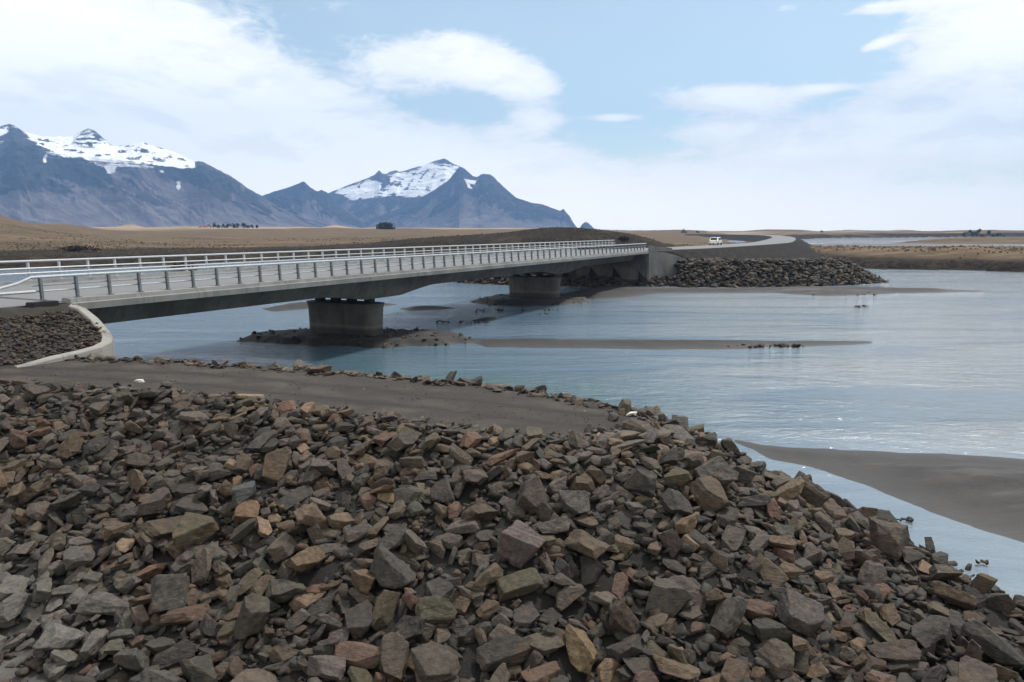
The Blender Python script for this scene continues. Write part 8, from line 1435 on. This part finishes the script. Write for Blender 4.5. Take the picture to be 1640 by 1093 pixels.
# ================================================================== plants, houses, car
def foliage(n, rx, ry, h, z0, leafsize, seed, dome=True):
    r_ = np.random.RandomState(seed); V, F = [], []
    nc = max(6, n // 40); cc = []
    for k in range(nc):
        a = r_.uniform(0, 6.283); q = math.sqrt(r_.rand()); zz = r_.rand() ** .8
        k_ = math.sqrt(max(0.05, 1 - (zz * .95) ** 2)) if dome else (1 - abs(zz - .4) * 1.1)
        cc.append((rx * q * k_ * math.cos(a), ry * q * k_ * math.sin(a), z0 + h * zz))
    for k in range(n):
        c = cc[r_.randint(nc)]; s = r_.normal(size=3) * np.array([rx, ry, h]) * .17; p = np.array(c) + s; p[2] = max(p[2], z0 * .3)
        d = r_.normal(size=3); d /= np.linalg.norm(d); e = np.cross(d, r_.normal(size=3)); e /= np.linalg.norm(e); L = leafsize * r_.uniform(.6, 1.4)
        b = len(V); V += [p - d * L - e * L * .5, p + d * L - e * L * .4, p + d * L * .9 + e * L * .5, p - d * L * .8 + e * L * .5]; F.append((b, b + 1, b + 2, b + 3))
    return np.array(V), np.array(F)
def plant(name, label, cat, x, y, z, h, rx, ry, n, leafsize, mat, trunk, seed, group=None):
    o = thing(name, label, cat, (x, y, z), 0, group)
    V, F = foliage(n, rx, ry, h * (1 - trunk), h * trunk, leafsize, seed)
    link('crown', raw_mesh('crown', V, F, mat), o)
    m = MB(); r_ = random.Random(seed)
    m.tube([(0, 0, -.3), (.02 * h, 0, h * .4), (0, .02 * h, h * .8)], [.045 * h, .032 * h, .012 * h], 7)
    for k in range(5):
        a = r_.uniform(0, 6.28); q = r_.uniform(.25, .6); m.tube([(0, 0, h * q * .8), (rx * .4 * math.cos(a), ry * .4 * math.sin(a), h * (q + .15)), (rx * .7 * math.cos(a), ry * .7 * math.sin(a), h * (q + .3))], [.02 * h, .014 * h, .006 * h], 5)
    m.build('trunk', M['bark'], o); return o
def ground_at(px, R):
    az, _ = dir_px(px, 370); x, y = R * math.sin(az), R * math.cos(az); return x, y, far_z(x, y)
x, y, z = ground_at(286, 168)
plant('shrub', 'dark bushy shrub on the far river bank seen above the railing at left', 'shrub', x, y, z - .2, 2.6, 3.4, 2.6, 1500, .22, M['heath'], .12, 1)
for k, (px, R, h, rx, lab) in enumerate([(846, 205, 1.5, 2.6, 'low dark shrub on the brown hummock above the middle of the bridge'), (885, 215, 1.0, 1.5, 'smallest dark shrub, right of the shrub above the middle of the bridge'), (655, 240, 1.2, 4.0, 'low wide shrub on the field edge left of the brown hummock'), (120, 210, 1.2, 5.0, 'low wide strip of dark scrub on the bank at far left'), (1000, 240, 1.0, 1.8, 'low scrub on the right slope of the brown hummock')]):
    x, y, z = ground_at(px, R); plant('shrub', lab, 'shrub', x, y, z - .15, h, rx, rx * .7, 700, .2, M['heath'], .1, 10 + k)
x, y, z = ground_at(617, 820); plant('tree_clump', 'dark domed clump of trees standing alone in front of the snowy mountain', 'trees', x, y, z - 1.0, 6.2, 9.5, 6.0, 2600, .7, M['leaf'], .05, 30)
g = [(336, 5.5), (343, 6.5), (350, 4.5), (358, 5), (365, 6), (373, 7.5), (381, 6), (390, 7), (397, 5.5), (404, 4.5), (412, 4)]
for k, (px, h) in enumerate(g):
    x, y, z = ground_at(px, 1080 + (k * 37) % 60)
    pos = ['leftmost', 'second', 'third', 'fourth', 'fifth', 'sixth', 'seventh', 'eighth', 'ninth', 'tenth', 'rightmost'][k]
    plant('tree', f'{pos} from left of the farm trees below the mountains' if 0 < k < 10 else f'{pos} of the farm trees below the mountains', 'tree', x, y, z - .5, h, h * .55, h * .5, 260, .55, M['leaf'], .15, 40 + k, 'farm trees below the mountains')
for k, px in enumerate((1545, 1553, 1561, 1568, 1576, 1584, 1592, 1600, 1607)):
    x, y, z = ground_at(px, 1060 + (k * 29) % 50); h = [3, 4, 4.5, 5.5, 5, 5.5, 5, 4.5, 3.5][k]
    pos = ['leftmost', 'second', 'third', 'fourth', 'fifth', 'sixth', 'seventh', 'eighth', 'rightmost'][k]
    plant('tree', f'{pos} from left of the trees on the right horizon' if 0 < k < 8 else f'{pos} of the trees on the right horizon', 'tree', x, y, z - .3, h, h * .8, h * .6, 260, .5, M['leaf'], .1, 60 + k, 'trees on the right horizon')
for k, (px, R, h) in enumerate([(1096, 900, 4.0), (1117, 980, 2.6), (1316, 1150, 3.0)]):
    x, y, z = ground_at(px, R); plant('shrub', ['small dark bush on the skyline left of the road bend', 'low dark bush on the skyline above the white car', 'small dark bush on the skyline above the lagoon'][k], 'bush', x, y, z - .3, h, h * .8, h * .6, 240, .4, M['leaf'], .1, 80 + k)
# dry grass standing on the far banks
rg = np.random.RandomState(77); gv, gf = [], []
az_ = np.radians(rg.uniform(-44, 44, 16000)); rr_ = np.exp(rg.uniform(math.log(140), math.log(420), 16000)); gx, gy = rr_ * np.sin(az_), rr_ * np.cos(az_)
qq = far_height(gx[None], gy[None]); gz = qq['Z'][0]; okg = ((qq['dF'][0] < -5) | (qq['dR'][0] < -4)) & (qq['stone'][0] < gz - .05) & (qq['zM'][0] < gz - .05) & (fbm(gx * .05, gy * .05, 3) > .47)
for x, y, z in zip(gx[okg], gy[okg], gz[okg]):
    h = rg.uniform(.12, .32); 
    for k in range(4):
        a = rg.uniform(0, 6.28); c_, s_ = math.cos(a), math.sin(a); w_ = h * rg.uniform(.5, 1.1); lx, ly = rg.normal(size=2) * .3 * h; b = len(gv)
        gv += [(x - c_ * w_, y - s_ * w_, z - .08), (x + c_ * w_, y + s_ * w_, z - .08), (x + c_ * w_ * .6 + lx, y + s_ * w_ * .6 + ly, z + h), (x - c_ * w_ * .6 + lx, y - s_ * w_ * .6 + ly, z + h * rg.uniform(.6, 1))]; gf.append((b, b + 1, b + 2, b + 3))
M['straw'] = leaf('dry_grass', (.13, .096, .060), (.22, .16, .10))
link('dry_grass', raw_mesh('dry_grass', gv, np.array(gf), M['straw']), kind='stuff', label='brown dry grass tussocks on the far banks', category='grass')
def house(px, R, w_, d_, h, label, rz):
    x, y, z = ground_at(px, R); o = thing('farmhouse', label, 'house', (x, y, z - .3), rz)
    m = MB(); m.box(-w_ / 2, w_ / 2, -d_ / 2, d_ / 2, 0, h); m.add([(-w_ / 2, -d_ / 2, h), (-w_ / 2, d_ / 2, h), (-w_ / 2, 0, h + d_ * .4)], [(0, 1, 2)]); m.add([(w_ / 2, -d_ / 2, h), (w_ / 2, d_ / 2, h), (w_ / 2, 0, h + d_ * .4)], [(0, 2, 1)]); m.build('wall', M['wallw'], o)
    m = MB(); e = .35
    for s in (-1, 1):
        m.add([(-w_ / 2 - e, s * (d_ / 2 + e), h - e * .8 + .06), (w_ / 2 + e, s * (d_ / 2 + e), h - e * .8 + .06), (w_ / 2 + e, 0, h + d_ * .4 + .06), (-w_ / 2 - e, 0, h + d_ * .4 + .06),
               (-w_ / 2 - e, s * (d_ / 2 + e), h - e * .8 + .2), (w_ / 2 + e, s * (d_ / 2 + e), h - e * .8 + .2), (w_ / 2 + e, 0, h + d_ * .4 + .2), (-w_ / 2 - e, 0, h + d_ * .4 + .2)],
              [(0, 1, 2, 3), (4, 7, 6, 5), (0, 4, 5, 1), (1, 5, 6, 2), (2, 6, 7, 3), (3, 7, 4, 0)])
    m.build('roof', M['redroof'], o)
    for q in (-.3, .0, .3):
        m = MB(); m.box(q * w_ - .5, q * w_ + .5, -d_ / 2 - .05, -d_ / 2 + .02, h * .35, h * .8); m.build('window', M['glass'], o)
house(331, 1040, 6.5, 5, 2.6, 'small white farmhouse with a red roof left of the farm trees', .15)
house(322, 1050, 4.0, 4, 2.0, 'smaller white outbuilding with a red roof left of the farmhouse', -.1)

# pale pond beyond the road
V = [gp(a, b, 1.0)[:2] for a, b in [(1157, 385.6), (1172, 385.3), (1186, 385.6), (1195, 387.5), (1192, 391), (1180, 391.4), (1168, 389)]]
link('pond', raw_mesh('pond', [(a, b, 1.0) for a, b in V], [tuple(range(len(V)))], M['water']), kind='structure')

# car on the far road
cx, cy, _ = gp(1146, 392.6, 5.08)
car = thing('car', 'white car driving on the road beyond the bridge', 'car', (cx, cy, 5.075), math.atan2(cy, cx) - math.pi / 2 - .25 )
m = MB()
prof = [(-2.1, .35), (-2.15, .8), (-2.0, .95), (-1.75, 1.0), (-1.25, 1.55), (.45, 1.6), (1.05, 1.02), (1.9, .9), (2.1, .7), (2.1, .35)]
def car_ring(x):
    k = 1.0; return [(x, y, z) for y, z in prof]
m.loft([[(x, y, .35 + (z - .35) * f) for y, z in prof] for x, f in ((-.86, .96), (-.82, 1.0), (.82, 1.0), (.86, .96))]); m.build('body', M['white'], car, bevel=.03)
m = MB(); m.add([(-.68, -1.78, 1.03), (.68, -1.78, 1.03), (.62, -1.30, 1.50), (-.62, -1.30, 1.50), (-.68, -1.83, 1.05), (.68, -1.83, 1.05), (.62, -1.34, 1.53), (-.62, -1.34, 1.53)], [(4, 5, 6, 7), (0, 3, 2, 1), (0, 1, 5, 4), (1, 2, 6, 5), (2, 3, 7, 6), (3, 0, 4, 7)]); m.build('rear_window', M['glass'], car)
for s in (-1, 1):
    m = MB(); m.box(s * .855 if s > 0 else -.885, s * .885 if s > 0 else -.855, -1.1, .6, 1.05, 1.45); m.build('side_window', M['glass'], car)
    m = MB(); m.box(s * .72 - .12, s * .72 + .12, -2.18, -2.08, .72, .9); m.build('tail_light', M['light'], car)
    for yy in (-1.3, 1.3):
        m = MB(); m.loft([[(xx, yy + .33 * math.cos(t), .33 + .33 * math.sin(t)) for t in [k * math.pi / 8 for k in range(16)]] for xx in (s * .70, s * .90)]); m.build('wheel', M['black'], car)
# ================================================================== the air
m, t = material('haze'); v = t.new('ShaderNodeVolumePrincipled'); v.inputs['Color'].default_value = (.29, .53, 1.0, 1); v.inputs['Density'].default_value = 1.15e-4
o = t.new('ShaderNodeOutputMaterial'); t.l.new(v.outputs[0], o.inputs['Volume'])
mb = MB(); mb.box(-7700, 7700, -120, 7460, -4, 1150); hz = mb.build('haze', m); hz['kind'] = 'stuff'
